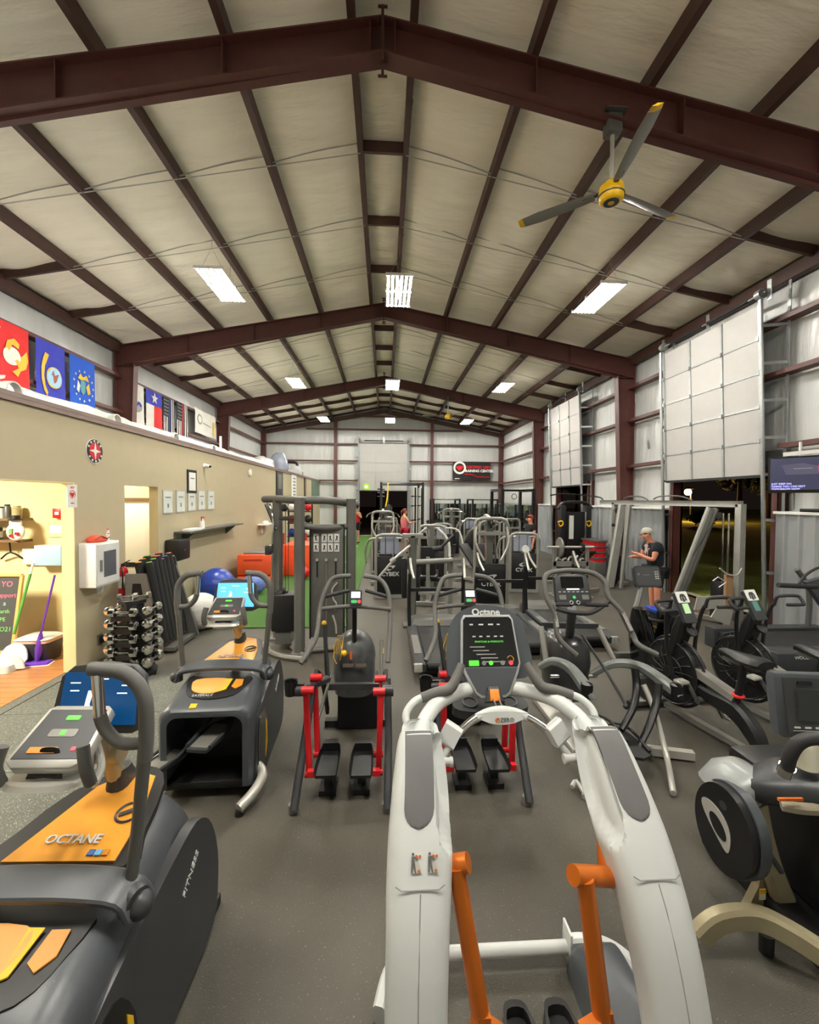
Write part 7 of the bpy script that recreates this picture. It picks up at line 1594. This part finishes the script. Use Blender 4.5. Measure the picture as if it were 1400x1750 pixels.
g = G(); g.box((q.x, 6.75, .34), (.42, .3, .06), bev=.015); g.out('top', m_b1, o); g = G(); g.box((q.x, 6.75, .155), (.34, .24, .31), bev=.01); g.out('riser', m_black, o)
x = at(609, 900, Y=20.6).x
person('man in red sleeveless top and black shorts at the far end of the turf', (x, 20.6, .018), R(160), 1.72, {'ell': (-.27, .05, 1.2), 'wrl': (-.2, .22, 1.35)}, m_redf, m_cloth, m_black, m_hair, m_skin, sleeve=0)
x = at(691, 900, Y=17.0).x
person('woman in pink and crimson sportswear facing the black power rack', (x, 16.9, 0), R(-70), 1.72, {'ell': (-.22, .12, 1.18), 'wrl': (-.14, .34, 1.2), 'elr': (.22, .12, 1.18), 'wrr': (.12, .34, 1.22)}, mat('pink_top', srgb(225, 120, 125), .8), mat('crimson', srgb(170, 20, 45), .8), m_black, mat('auburn', srgb(110, 55, 35), .7), m_skin, sleeve=0, longhair=True)
x = at(907, 900, Y=12.3).x
person('red haired person in a black top seen over the grey loop machine', (x, 12.3, 0), R(100), 1.66, {}, m_cloth, m_cloth, m_black, mat('red_hair', srgb(140, 50, 34), .7), m_ruddy, legs='long')
# ================================================================ flags, signs, screens, fans
FX = XL+.25
def flag(name, label, tl, tr, bl, design):
    """hung on the left outer wall between two pixel columns, top and bottom from the photograph's survey"""
    a = at(*tl, X=FX); b = at(*tr, X=FX); c = at(*bl, X=FX); y0, y1 = a.y, b.y; z1 = (a.z+b.z)/2; z0 = c.z; W, H = y1-y0, z1-z0
    t = wthing(name, label, 'flag', (FX, (y0+y1)/2, z0))
    def wave(u, v, o=0): return V((FX+o+.015*math.sin(u*9+v*2)*(1-v*.6), y0+W*u, z0+H*v))
    def cloth(u0, v0, u1, v1, m, o=0, nm='field'):
        g = G(); nu = max(2, int(14*(u1-u0))+1); r_ = []
        for side in (0, -.004):
            r_.append([[g.bm.verts.new(wave(u0+(u1-u0)*i/nu, v0+(v1-v0)*j/4, o+side)) for i in range(nu+1)] for j in range(5)])
        for k, R_ in enumerate(r_):
            for j in range(4):
                for i in range(nu): f = (R_[j][i], R_[j][i+1], R_[j+1][i+1], R_[j+1][i]); g.bm.faces.new(f if k == 0 else f[::-1])
        g.out(nm, m, t, smooth=180)
    def shape(poly, m, o, nm):
        g = G(); g.prism(poly, lambda u, v, w: wave(u, v, o+.012+w), 0, .002); g.out(nm, m, t, smooth=0)
    design(cloth, shape, W, H)
    return t
m_fr, m_fb, m_fb2, m_fw = mat('flag_red', srgb(205, 38, 40), .8), mat('flag_navy', srgb(48, 56, 165), .8), mat('flag_blue', srgb(30, 84, 190), .8), mat('flag_white', srgb(214, 212, 204), .8)
m_fy, m_fk, m_fg = mat('flag_gold', srgb(214, 176, 60), .8), mat('flag_black', srgb(30, 30, 36), .8), mat('flag_grey', srgb(150, 150, 150), .8)
m_fsky = mat('flag_sky', srgb(150, 190, 220), .8); m_fbr = mat('flag_brown', srgb(150, 90, 70), .8)
def ell(cu, cv, ru, rv, n=24, a0=0, a1=360): return [(cu+ru*math.cos(R(a0+(a1-a0)*i/n)), cv+rv*math.sin(R(a0+(a1-a0)*i/n))) for i in range(n)]
def star(cu, cv, r, W, H, k=5): return [(cu+(r if i % 2 == 0 else r*.42)*math.sin(PI*i/k)/W, cv+(r if i % 2 == 0 else r*.42)*math.cos(PI*i/k)/H) for i in range(2*k)]
def d_marine(cl, sh, W, H):
    cl(0, 0, 1, 1, m_fr)
    sh(ell(.55, .50, .2, .14), m_fw, 0, 'globe'); sh([(.4, .58), (.45, .72), (.6, .78), (.72, .72), (.7, .64), (.56, .68), (.5, .58)], m_fy, .001, 'eagle'); sh([(.62, .44), (.8, .56), (.92, .66), (.95, .5), (.88, .36), (.74, .30), (.68, .2), (.56, .26), (.7, .34)], m_fy, .002, 'anchor')
    sh([(.0, .1), (.2, .06), (.38, .12), (.4, .17), (.2, .13), (.04, .18)], m_fw, .001, 'scroll'); sh([(.0, .88), (.2, .92), (.3, .88), (.28, .82), (.1, .86), (0, .82)], m_fw, .001, 'scroll')
def d_navy(cl, sh, W, H):
    cl(0, 0, 1, 1, m_fb); sh(ell(.58, .46, .25, .17), m_fy, 0, 'seal_rim'); sh(ell(.58, .46, .23, .155), m_fsky, .001, 'seal'); sh([(.45, .42), (.55, .58), (.6, .5), (.72, .54), (.66, .42), (.58, .36), (.5, .36)], m_fbr, .002, 'seal_figure')
    sh([(.3, .82), (.42, .80), (.36, .7), (.28, .6), (.24, .45), (.28, .3), (.38, .2), (.34, .14), (.22, .22), (.14, .38), (.14, .56), (.22, .72)], m_fy, .001, 'scroll')
def d_air(cl, sh, W, H):
    cl(0, 0, 1, 1, m_fb2); sh([(.42, .40), (.42, .6), (.58, .6), (.58, .40), (.5, .34)], mat('flag_teal', srgb(90, 150, 150), .8), 0, 'shield'); sh([(.3, .62), (.4, .72), (.5, .66), (.62, .72), (.7, .6), (.58, .62), (.42, .6)], m_fy, .001, 'crest')
    sh([(.24, .4), (.3, .58), (.4, .5), (.34, .36)], m_fw, .001, 'wing'); sh([(.76, .4), (.7, .58), (.6, .5), (.66, .36)], m_fy, .001, 'wing')
    for i in range(13): a = 2*PI*i/13; sh(star(.5+.38*math.cos(a), .5+.27*math.sin(a), .035, W, H), m_fw, .001, 'star')
def d_coast(cl, sh, W, H):
    cl(0, 0, 1, 1, m_fw); sh(ell(.45, .45, .34, .14), m_fg, 0, 'seal'); sh([(.2, .4), (.35, .55), (.6, .58), (.75, .5), (.6, .36), (.4, .33)], m_fb, .001, 'eagle'); sh(star(.5, .46, .1, W, H, 6), m_fw, .002, 'star')
def d_texas(cl, sh, W, H):
    cl(0, .66, 1, 1, m_fb); cl(0, 0, .5, .66, m_fw, 0, 'white_bar'); cl(.5, 0, 1, .66, m_fr, 0, 'red_bar'); sh(star(.5, .83, .17, W, H), m_fw, .001, 'star')
def d_line(col):
    def d(cl, sh, W, H):
        cl(0, 0, 1, 1, m_fk)
        for i in range(6): u = .04+i*.165; cl(u, 0, u+.07, 1 if u > .5 else .5, m_fw if i != 3 else col, .004, 'stripe')
        for i in range(4):
            for j in range(5): sh(star(.08+i*.11, .56+j*.09, .03, W, H), m_fg, .006, 'star')
    return d
def d_white(cl, sh, W, H):
    cl(0, 0, 1, 1, m_fw); sh(ell(.2, .6, .12, .22), m_fg, 0, 'seal'); sh(ell(.2, .6, .08, .14), m_fw, .001, 'seal_core'); sh([(.8, .1), (.9, .1), (.9, .7), (.8, .7)], m_fy, .001, 'lettering_block')
    sh([(.36, .48), (.7, .42), (.7, .46), (.36, .52)], m_fg, .001, 'lettering_line')
def hang(name, label, x0, y0t, x1, y1t, y0b, design): flag(name, label, (x0, y0t), (x1, y1t), (x0, y0b), design)
hang('flag', 'red flag with gold eagle, globe and anchor emblem, nearest on the left wall', -24, 533, 49, 567, 650, d_marine)
hang('flag', 'dark blue flag with round seal and yellow scroll between the red and bright blue flags', 60, 572, 111, 600, 686, d_navy)
hang('flag', 'bright blue flag with a ring of white stars, beside the brown column', 118, 603, 162, 623, 700, d_air)
hang('flag', 'white flag with a dark round eagle seal just past the brown column', 223, 652, 246, 661, 722, d_coast)
hang('flag', 'blue white and red flag with one large white star', 249, 664, 277, 675, 735, d_texas)
hang('flag', 'black and white striped flag with a blue stripe', 278, 676, 298, 686, 742, d_line(m_fb))
hang('flag', 'black and white striped flag with a red stripe', 301, 684, 321, 694, 748, d_line(m_fr))
hang('flag', 'wide white banner with a small grey seal, farthest of the wall flags', 333, 698, 369, 712, 738, d_white)
# white sheet and pipe covers lying along the top of the partition
t = wthing('insulation_roll', 'long crumpled white sheet lying along the top of the tan partition', 'sheet', (-3.85, 10, 3.13))
g = G(); rows_ = []
for i in range(82):
    y = 2+i*.16; a = .05+.03*noise.noise(V((y*.9, 0, 0))); rows_.append([V((TW-.07-.03*noise.noise(V((y, 1, 0))), y, 3.131)), V((TW-.11, y, 3.16+a)), V((TW-.16, y, 3.19+a*1.4+.03*noise.noise(V((y*3, 2, 0))))), V((TW-.32, y, 3.15+a)), V((TW-.42, y, 3.131))])
g.loft(rows_); g.out('sheet', m_insw, t, smooth=50)
for i, q in enumerate((17, 195, 297, 362)):
    p = at(q, 690+q*.25, X=TW-.02); o = wthing('pipe_cover', 'white half round pipe end poking over the partition top, %s from the left' % ['first', 'second', 'third', 'fourth'][i], 'pipe', (TW-.1, p.y, 3.14), 'pipe covers along the partition top')
    g = G(); g.prism([(.10*math.cos(PI*k/10), .10*math.sin(PI*k/10)) for k in range(11)]+[(.085*math.cos(PI*k/10), .085*math.sin(PI*k/10)) for k in range(10, -1, -1)], lambda u, v, w: (TW+.03-w, p.y+u, 3.131+v), 0, .075); g.out('cover', m_paper, o)
# clutter on the deck at the far left
for i, (q, py, r, sc) in enumerate(((462, 800, .45, (1, 1, .8)), (480, 796, .4, (1, 1, 1.2)), (495, 803, .35, (1.2, 1, .7)), (470, 790, .3, (1, 1, 1)))):
    c = at(q, py, Y=17.5); z = max(c.z, 3.04+r*sc[2]); o = wthing('plastic_bag', 'bulging clear plastic bag on the partition deck, %s of the heap' % ['left', 'tallest', 'right', 'back'][i], 'bag', (c.x, 17.5+.3*i, 3.03)); g = G()
    g.ball((c.x-.3, 17.5+1.0*i, 3.035+r*sc[2]), r, sc, n=16)
    for v in g.bm.verts: v.co += v.co.normalized()*.0+V((noise.noise(v.co*3), noise.noise(v.co*3+V((5, 0, 0))), noise.noise(v.co*3+V((0, 5, 0)))))*.12
    for v in g.bm.verts: v.co.z = max(v.co.z, 3.033)
    g.out('bag', m_guard if i % 2 else m_insw, o, smooth=60)
o = wthing('duct', 'dark bent pipe and box standing on the partition deck end', 'pipe', (-4.1, 21.4, 3.03)); c = at(508, 800, Y=21.4)
g = G(); g.tube([(c.x, 21.4, 3.1), (c.x, 21.4, 3.75), (c.x-.2, 21.4, 3.85), (c.x-.5, 21.4, 3.85)], .07, n=8, smooth=3); g.out('pipe', m_black, o); g = G(); g.box((c.x, 21.4, 3.22), (.5, .4, .36), bev=.02); g.out('unit', m_dark, o)
o = wthing('stand_pipe', 'thin white pipe standing on the deck by the last flag', 'pipe', (-3.9, 12, 3.14)); c = at(377, 770, X=TW-.2); g = G(); g.cyl((TW-.2, c.y, 3.131), (TW-.2, c.y, 3.55), .03, n=8); g.out('pipe', m_paper, o)
# banner on the back wall
BY = BK-.22
a, b = at(774, 789, Y=BY), at(838, 821, Y=BY); cx, cz = (a.x+b.x)/2, (a.z+b.z)/2; w, h = b.x-a.x, a.z-b.z
t = wthing('training_banner', 'black banner with red and white lettering and round emblem on the back wall', 'sign', (cx, BY, b.z)); pl = Plane((cx, BY-.02, cz), (1, 0, 0), (0, 0, 1))
pl.rect(0, 0, w, h, 0, .02).out('board', m_black, t, smooth=0)
pl.plate(ell(-w*.32, h*.17, .36, .36, 32), .018, .024).out('emblem_ring', m_paper, t, smooth=0); pl.plate(ell(-w*.32, h*.17, .25, .25, 32), .022, .028).out('emblem_core', m_black, t, smooth=0); pl.plate([(-w*.32-.25, h*.17+.05), (-w*.32, h*.17+.12), (-w*.32+.25, h*.17+.08), (-w*.32+.05, h*.17-.15), (-w*.32-.05, h*.17-.15)], .026, .031).out('emblem_wings', m_red, t, smooth=0)
text('CERTIFIED USPS', .20, m_red, t, pl(w*.17, h*.20, .021), pl.r, pl.u, bold=.008); text('TRAINING CENTER', .20, m_paper, t, pl(w*.17, h*.0, .021), pl.r, pl.u, bold=.008)
g = G(); g.tube([pl(-w*.2, -h*.18, .022), pl(0, -h*.2, .022), pl(w*.15, -h*.33, .022), pl(w*.48, -h*.33, .022)], .03, n=4); g.out('red_swoosh', m_red, t)
pl.rect(-w*.38, -h*.42, .3, .04, .018, .023).out('small_print', m_paper, t, smooth=0)
# lime green sign on the back door
a = at(626, 832, Y=BK-.3); t = wthing('round_target', 'small round lime green sign at the foot of the back roller door', 'sign', (a.x, BK-.25, a.z)); pl = Plane((a.x, BK-.26, a.z-.0), (1, 0, 0), (0, 0, 1)); pl.plate(ell(0, 0, .2, .2, 24), 0, .02).out('disc', mat('lime', srgb(170, 220, 70), .5), t, smooth=0); pl.plate(ell(0, 0, .1, .1, 18), .018, .025).out('disc_core', m_paper, t, smooth=0)
# mirrors
m_mir = mat('mirror_glass', srgb(205, 215, 210), .03, 1, var=0)
for i in range(4):
    x0 = 2.75+i*.93+.02; t = wthing('wall_mirror', 'tall mirror panel on the back wall, %s of four' % ['leftmost', 'second from left', 'third from left', 'rightmost'][i], 'mirror', (x0+.45, BK-.25, .45), 'mirrors on the back wall')
    g = G(); g.bb((x0, BK-.26, .45), (x0+.91, BK-.24, 1.88)); g.out('glass', m_mir, t, smooth=0)
    for z in (.44, 1.885): g = G(); g.bb((x0, BK-.27, z-.01), (x0+.91, BK-.22, z+.01)); g.out('channel', m_silver, t, smooth=0)
for i in range(5):
    y0 = 18.5+i*1.18; t = wthing('wall_mirror', 'tall mirror panel on the right wall near the corner, %s' % ['nearest of five', 'second nearest', 'middle of five', 'second farthest', 'farthest of five'][i], 'mirror', (XR-.25, y0+.57, .45), 'mirrors on the right wall')
    g = G(); g.bb((XR-.26, y0, .45), (XR-.24, y0+1.14, 1.88)); g.out('glass', m_mir, t, smooth=0)
    for z in (.44, 1.885): g = G(); g.bb((XR-.27, y0, z-.01), (XR-.22, y0+1.14, z+.01)); g.out('channel', m_silver, t, smooth=0)
# television on the right wall
t = wthing('television', 'black wall television with dark blue picture and caption text at the right edge', 'television', (6.35, 6.2, 2.2))
pl = Plane((6.34, 6.17, 2.52), (.56, -.83, 0), (0, 0, 1)); tw_, th_ = .94, .56
pl.rect(0, 0, tw_, th_, -.05, 0, .01).out('bezel', m_glossb, t, smooth=0); pl.rect(0, .012, tw_-.06, th_-.075, 0, .004).out('picture', mat('tv_picture', srgb(40, 42, 60), .15, emit=srgb(46, 46, 66), es=.5), t, smooth=0)
m_cap = mat('caption', srgb(150, 150, 240), .5, emit=srgb(170, 170, 255), es=1.0)
for i, s_ in enumerate(('JUST KEEP ON', 'GOING YOU CAN REST', 'TOMORROW NOW')): text(s_, .038, m_cap, t, pl(-tw_/2+.05, -.14-.04*i, .006), pl.r, pl.u, ext=.0005, align='LEFT', name='caption')
g = G(); g.prism([(-.3, .15), (-.05, .17), (.2, .1), (.2, .0), (-.25, .0)], pl, .004, .005); g.out('picture_shape', mat('tv_shape', srgb(60, 60, 76), .3, emit=srgb(66, 64, 84), es=.4), t, smooth=0)
pl.rect(-.05, .09, .22, .012, .005, .007).out('picture_glint', MATS['dim_print'], t, smooth=0); pl.rect(.13, .1, .012, .1, .005, .007).out('picture_red', m_lred, t, smooth=0)
g = G(); g.bar(pl(0, 0, -.05), (XR-.1, 6.25, 2.52), w=.06, d=.06); g.bb((XR-.2, 6.18, 2.3), (XR-.14, 6.32, 2.8)); g.out('bracket', m_galv, t)
g = G(); g.bar(pl(-.3, .32, -.05), pl(.5, .36, -.05), w=.03, d=.06); g.cyl(pl(-.1, .28, -.06), pl(-.1, .5, -.06), .02); g.out('mount_rail', m_paper, t)
g = G(); g.cyl((XR-.26, 6.5, 1.98), (XR-.26, 6.5, 2.25), .018, n=8); g.out('cable_pipe', m_galv, t)
o = wthing('media_box', 'small black box lying on the wainscot ledge under the television', 'box', (XR-.22, 6.1, 1.945)); g = G(); g.bb((XR-.255, 5.8, 1.948), (XR-.06, 6.4, 2.0), bev=.006); g.out('box', m_black, o)
# ceiling fans
def fan():
    t = thing('ceiling_fan', 'x', 'fan')
    g = G(); g.box((0, 0, .72), (.16, .14, .2), bev=.01); g.box((0, 0, .84), (.24, .22, .012)); g.out('mount', m_greyd, t)
    g = G(); g.cyl((0, 0, .1), (0, 0, .7), .022); g.out('down_rod', m_silver, t)
    g = G(); g.lathe([(0, -.11), (.10, -.11), (.125, -.09), (.135, -.02), (.125, .06), (.09, .09), (.06, .12), (0, .12)], n=28); g.out('motor', mat('fan_yellow', srgb(226, 180, 20), .35), t, smooth=50)
    g = G(); g.torus((0, 0, -.04), .134, .008, n=28, m=5); g.lathe([(0, -.115), (.08, -.115), (.085, -.108), (0, -.108)], n=24); g.out('grille_ring', m_dark, t)
    g = G(); g.lathe([(0, -.122), (.03, -.122), (.035, -.114), (0, -.114)], n=16); g.out('hub_cap', MATS['fan_yellow'], t)
    for a in (22, 142, 262):
        M = Matrix.Rotation(R(a), 4, 'Z')
        g = G(); g.loft([[M @ V((r, w*c-.0, .02+s_*.012+w*c*.25)) for c, s_ in ((-1, 0), (0, 1), (1, 0), (0, -1))] for r, w in ((.18, .05), (.4, .065), (.8, .075), (1.02, .06))]); b = g.out('blade', m_grey, t, world=False)
        g = G(); g.loft([[M @ V((r, w*c-.0, .02+s_*.013+w*c*.25)) for c, s_ in ((-1, 0), (0, 1), (1, 0), (0, -1))] for r, w in ((1.0, .062), (1.06, .05))]); g.out('blade_tip', MATS['fan_yellow'], t, world=False)
        g = G(); g.bar(M @ V((.1, 0, .03)), M @ V((.3, 0, .02)), w=.05, d=.012); g.out('blade_iron', m_dark, t, world=False)
    return t
f = fan(); f.location = (2.50, F1, 5.58-.05); f['label'] = 'yellow hubbed ceiling fan hanging from the nearest rafter'; f['group'] = 'ceiling fans'
copy_tree(f, (2.62, F3, 5.56), R(40), 'small yellow hubbed ceiling fan far down the hall', 'ceiling fans')
# ================================================================ outside in the dark
m_grass = mat('night_grass', srgb(150, 165, 70), .95, bump=.9, bscale=60, var=.25, vscale=8)
g = G(); g.bb((XR+.1, -30, -.2), (120, 120, -.08)); struct('ground', g, m_grass, smooth=0)
g = G(); g.bb((-60, BK+.1, -.2), (XR+.1, 120, -.08)); struct('ground_back', g, mat('night_gravel', srgb(96, 84, 66), .95, bump=.6, bscale=20), smooth=0)
g = G(); g.bb((XR+.02, D1[0], -.1), (XR+.35, D1[1], .0)); struct('trim_7', g, mat('sill_concrete', srgb(205, 198, 170), .8), smooth=0)
g = G(); g.bb((XR+.02, D2[0], -.1), (XR+.35, D2[1], .0)); struct('trim_8', g, MATS['sill_concrete'], smooth=0)
g = G(); g.bb((-1.43, BK+.02, -.1), (1.28, BK+.5, .0)); struct('trim_9', g, MATS['sill_concrete'], smooth=0)
lp = at(1176, 841, Y=45)
t = wthing('street_lamp', 'distant orange street lamp glowing beyond the near roller door', 'street lamp', (lp.x, 45, -.08))
g = G(); g.cyl((lp.x+.3, 45, -.08), (lp.x+.3, 45, lp.z+.5), .07, n=8); g.bar((lp.x+.3, 45, lp.z+.5), (lp.x, 45, lp.z+.45), w=.06, d=.06); g.out('pole', m_dark, t)
g = G(); g.ball((lp.x, 45, lp.z), .35, n=16); g.out('bulb', mat('sodium', (1, .7, .3), .4, emit=(1, .36, .07), es=22), t, smooth=180)
g = G(); g.lathe([(.1, .45), (.5, .3), (.5, .34), (.1, .5)], (lp.x, 45, lp.z), (0, 0, 1), 16); g.out('shade', m_dark, t)
ld = bpy.data.lights.new('sodium_light', 'POINT'); ld.energy = 420; ld.color = (1, .52, .18); ld.shadow_soft_size = .3; lo = bpy.data.objects.new('lamp_light', ld); COL.objects.link(lo); lo.parent = t; lo.location = (0, -1.0, lp.z-.3)
m_leaf = mat('night_leaf', srgb(58, 66, 34), .9, var=.3, vscale=3); m_bark = mat('bark', srgb(70, 54, 40), .9)
def tree(x, y, h, r, seed, label, cat='tree', trunk=True):
    t = wthing('tree' if trunk else 'bush', label, cat, (x, y, -.08)); rd = random.Random(seed)
    if trunk: g = G(); g.tube([(x, y, -.08), (x+.1, y, h*.35), (x, y, h*.7)], [r*.09, r*.07, r*.03], n=8, smooth=2); g.out('trunk', m_bark, t)
    g = G()
    for i in range(700):
        th, ph = rd.uniform(0, 2*PI), math.acos(rd.uniform(-1, 1)); q = r*(rd.random()**.35)*(.8+.35*noise.noise(V((th*1.5, ph*2, seed))))
        c = V((x+q*math.sin(ph)*math.cos(th), y+q*math.sin(ph)*math.sin(th), (h-r*.8 if trunk else r*.5)+q*math.cos(ph)*(.9 if trunk else .55)))
        if c.z < -.05: c.z = -.05+rd.random()*.2
        a, b = V((rd.gauss(0, 1), rd.gauss(0, 1), rd.gauss(0, 1))).normalized()*r*.12, V((rd.gauss(0, 1), rd.gauss(0, 1), rd.gauss(0, 1))).normalized()*r*.12
        g.quad(c-a, c+b*.6, c+a, c-b*.6)
    o = g.out('foliage', m_leaf, t, smooth=0); o['kind'] = 'stuff'
tree(at(1200, 900, Y=36).x, 36, 2.2, 1.3, 3, 'dark round bush on the lit verge beyond the near roller door', 'bush', False)
tree(at(1262, 880, Y=40).x, 40, 8, 3, 5, 'dark tree seen behind the crossover frame outside'); tree(at(985, 840, Y=40).x, 40, 6, 2.2, 8, 'dark tree beyond the far roller door'); tree(at(645, 900, Y=48).x, 46, 7, 2.5, 9, 'dark tree outside the back door')
tree(at(1310, 880, Y=44).x, 44, 7, 2.6, 15, 'second dark tree outside, by the right jamb of the near roller door')
# ================================================================ small pieces belong to the part that carries them
HOSTS = {
 ('console', 'console_body'): 'screen display console_face keypad start_key enter_key mode_key stop_key program_keys key green_key red_key dial brand_strip brand_print start_button arrow_button enter_button pause_button stop_button instruction_line machine_icon lower_panel tray_latch screen_frame trim_line sensor_window program_badge',
 ('display_housing',): 'figure_icon readout', ('console_body',): 'readout', ('side_shell',): 'shell_pad seam pictogram pictogram_machine pictogram_dot',
 ('picture',): 'caption picture_shape picture_glint picture_red', ('panel',): 'exercise_chart chart_figure panel_slot panel_knob', ('door',): 'handle window',
 ('pedal',): 'pedal_mat pedal_pin', ('shroud', 'flywheel_cover'): 'emblem emblem_eye', ('frame',): 'sheet printed_line seal', ('board',): 'emblem_ring emblem_core emblem_wings red_swoosh small_print',
 ('motor',): 'grille_ring hub_cap', ('blade',): 'blade_tip', ('field',): 'scroll globe eagle anchor seal_rim seal seal_figure star shield crest wing stripe seal_core lettering_block lettering_line',
 ('outer_ring',): 'black_ring red_disc star rim_letter', ('lamp_post',): '', ('column',): 'cradle', ('roller',): 'end_cap', ('hood',): 'hood_recess orange_panel yellow_panel orange_flash warning_label',
 ('body',): 'nose eye ear mouth deck_trim deck_print round_emblem social_icon', ('fan_cage',): 'cage_spokes fan_blade', ('drive_housing',): 'badge_outline badge_stroke caution_label lever_label tension_knob', ('swing_arm',): '', ('torsion_shaft',): 'torsion_spring',
}
def _base(n): return n.rsplit('.', 1)[0] if n[-3:].isdigit() and '.' in n else n
_kids = {}
for o in bpy.data.objects:
    if o.parent: _kids.setdefault(o.parent.name, []).append(o)
def _ctr(o):
    b = o.bound_box; return o.location+V([(b[0][i]+b[6][i])/2 for i in range(3)])
for top in [o for o in bpy.data.objects if o.parent is None and o.name in _kids]:
    ks = _kids[top.name]
    for hosts, names in HOSTS.items():
        hs = [k for k in ks if _base(k.name) in hosts and k.parent == top and k.type == 'MESH' and k.location.length < 1e-6]
        if not hs: continue
        ns = set(names.split())
        for k in ks:
            if _base(k.name) in ns and k.parent == top and k not in hs and k.name not in _kids:
                k.parent = min(hs, key=lambda h: (_ctr(h)-_ctr(k)).length)
for o in bpy.data.objects:
    for p in ('_o', '_rz'):
        if p in o: del o[p]
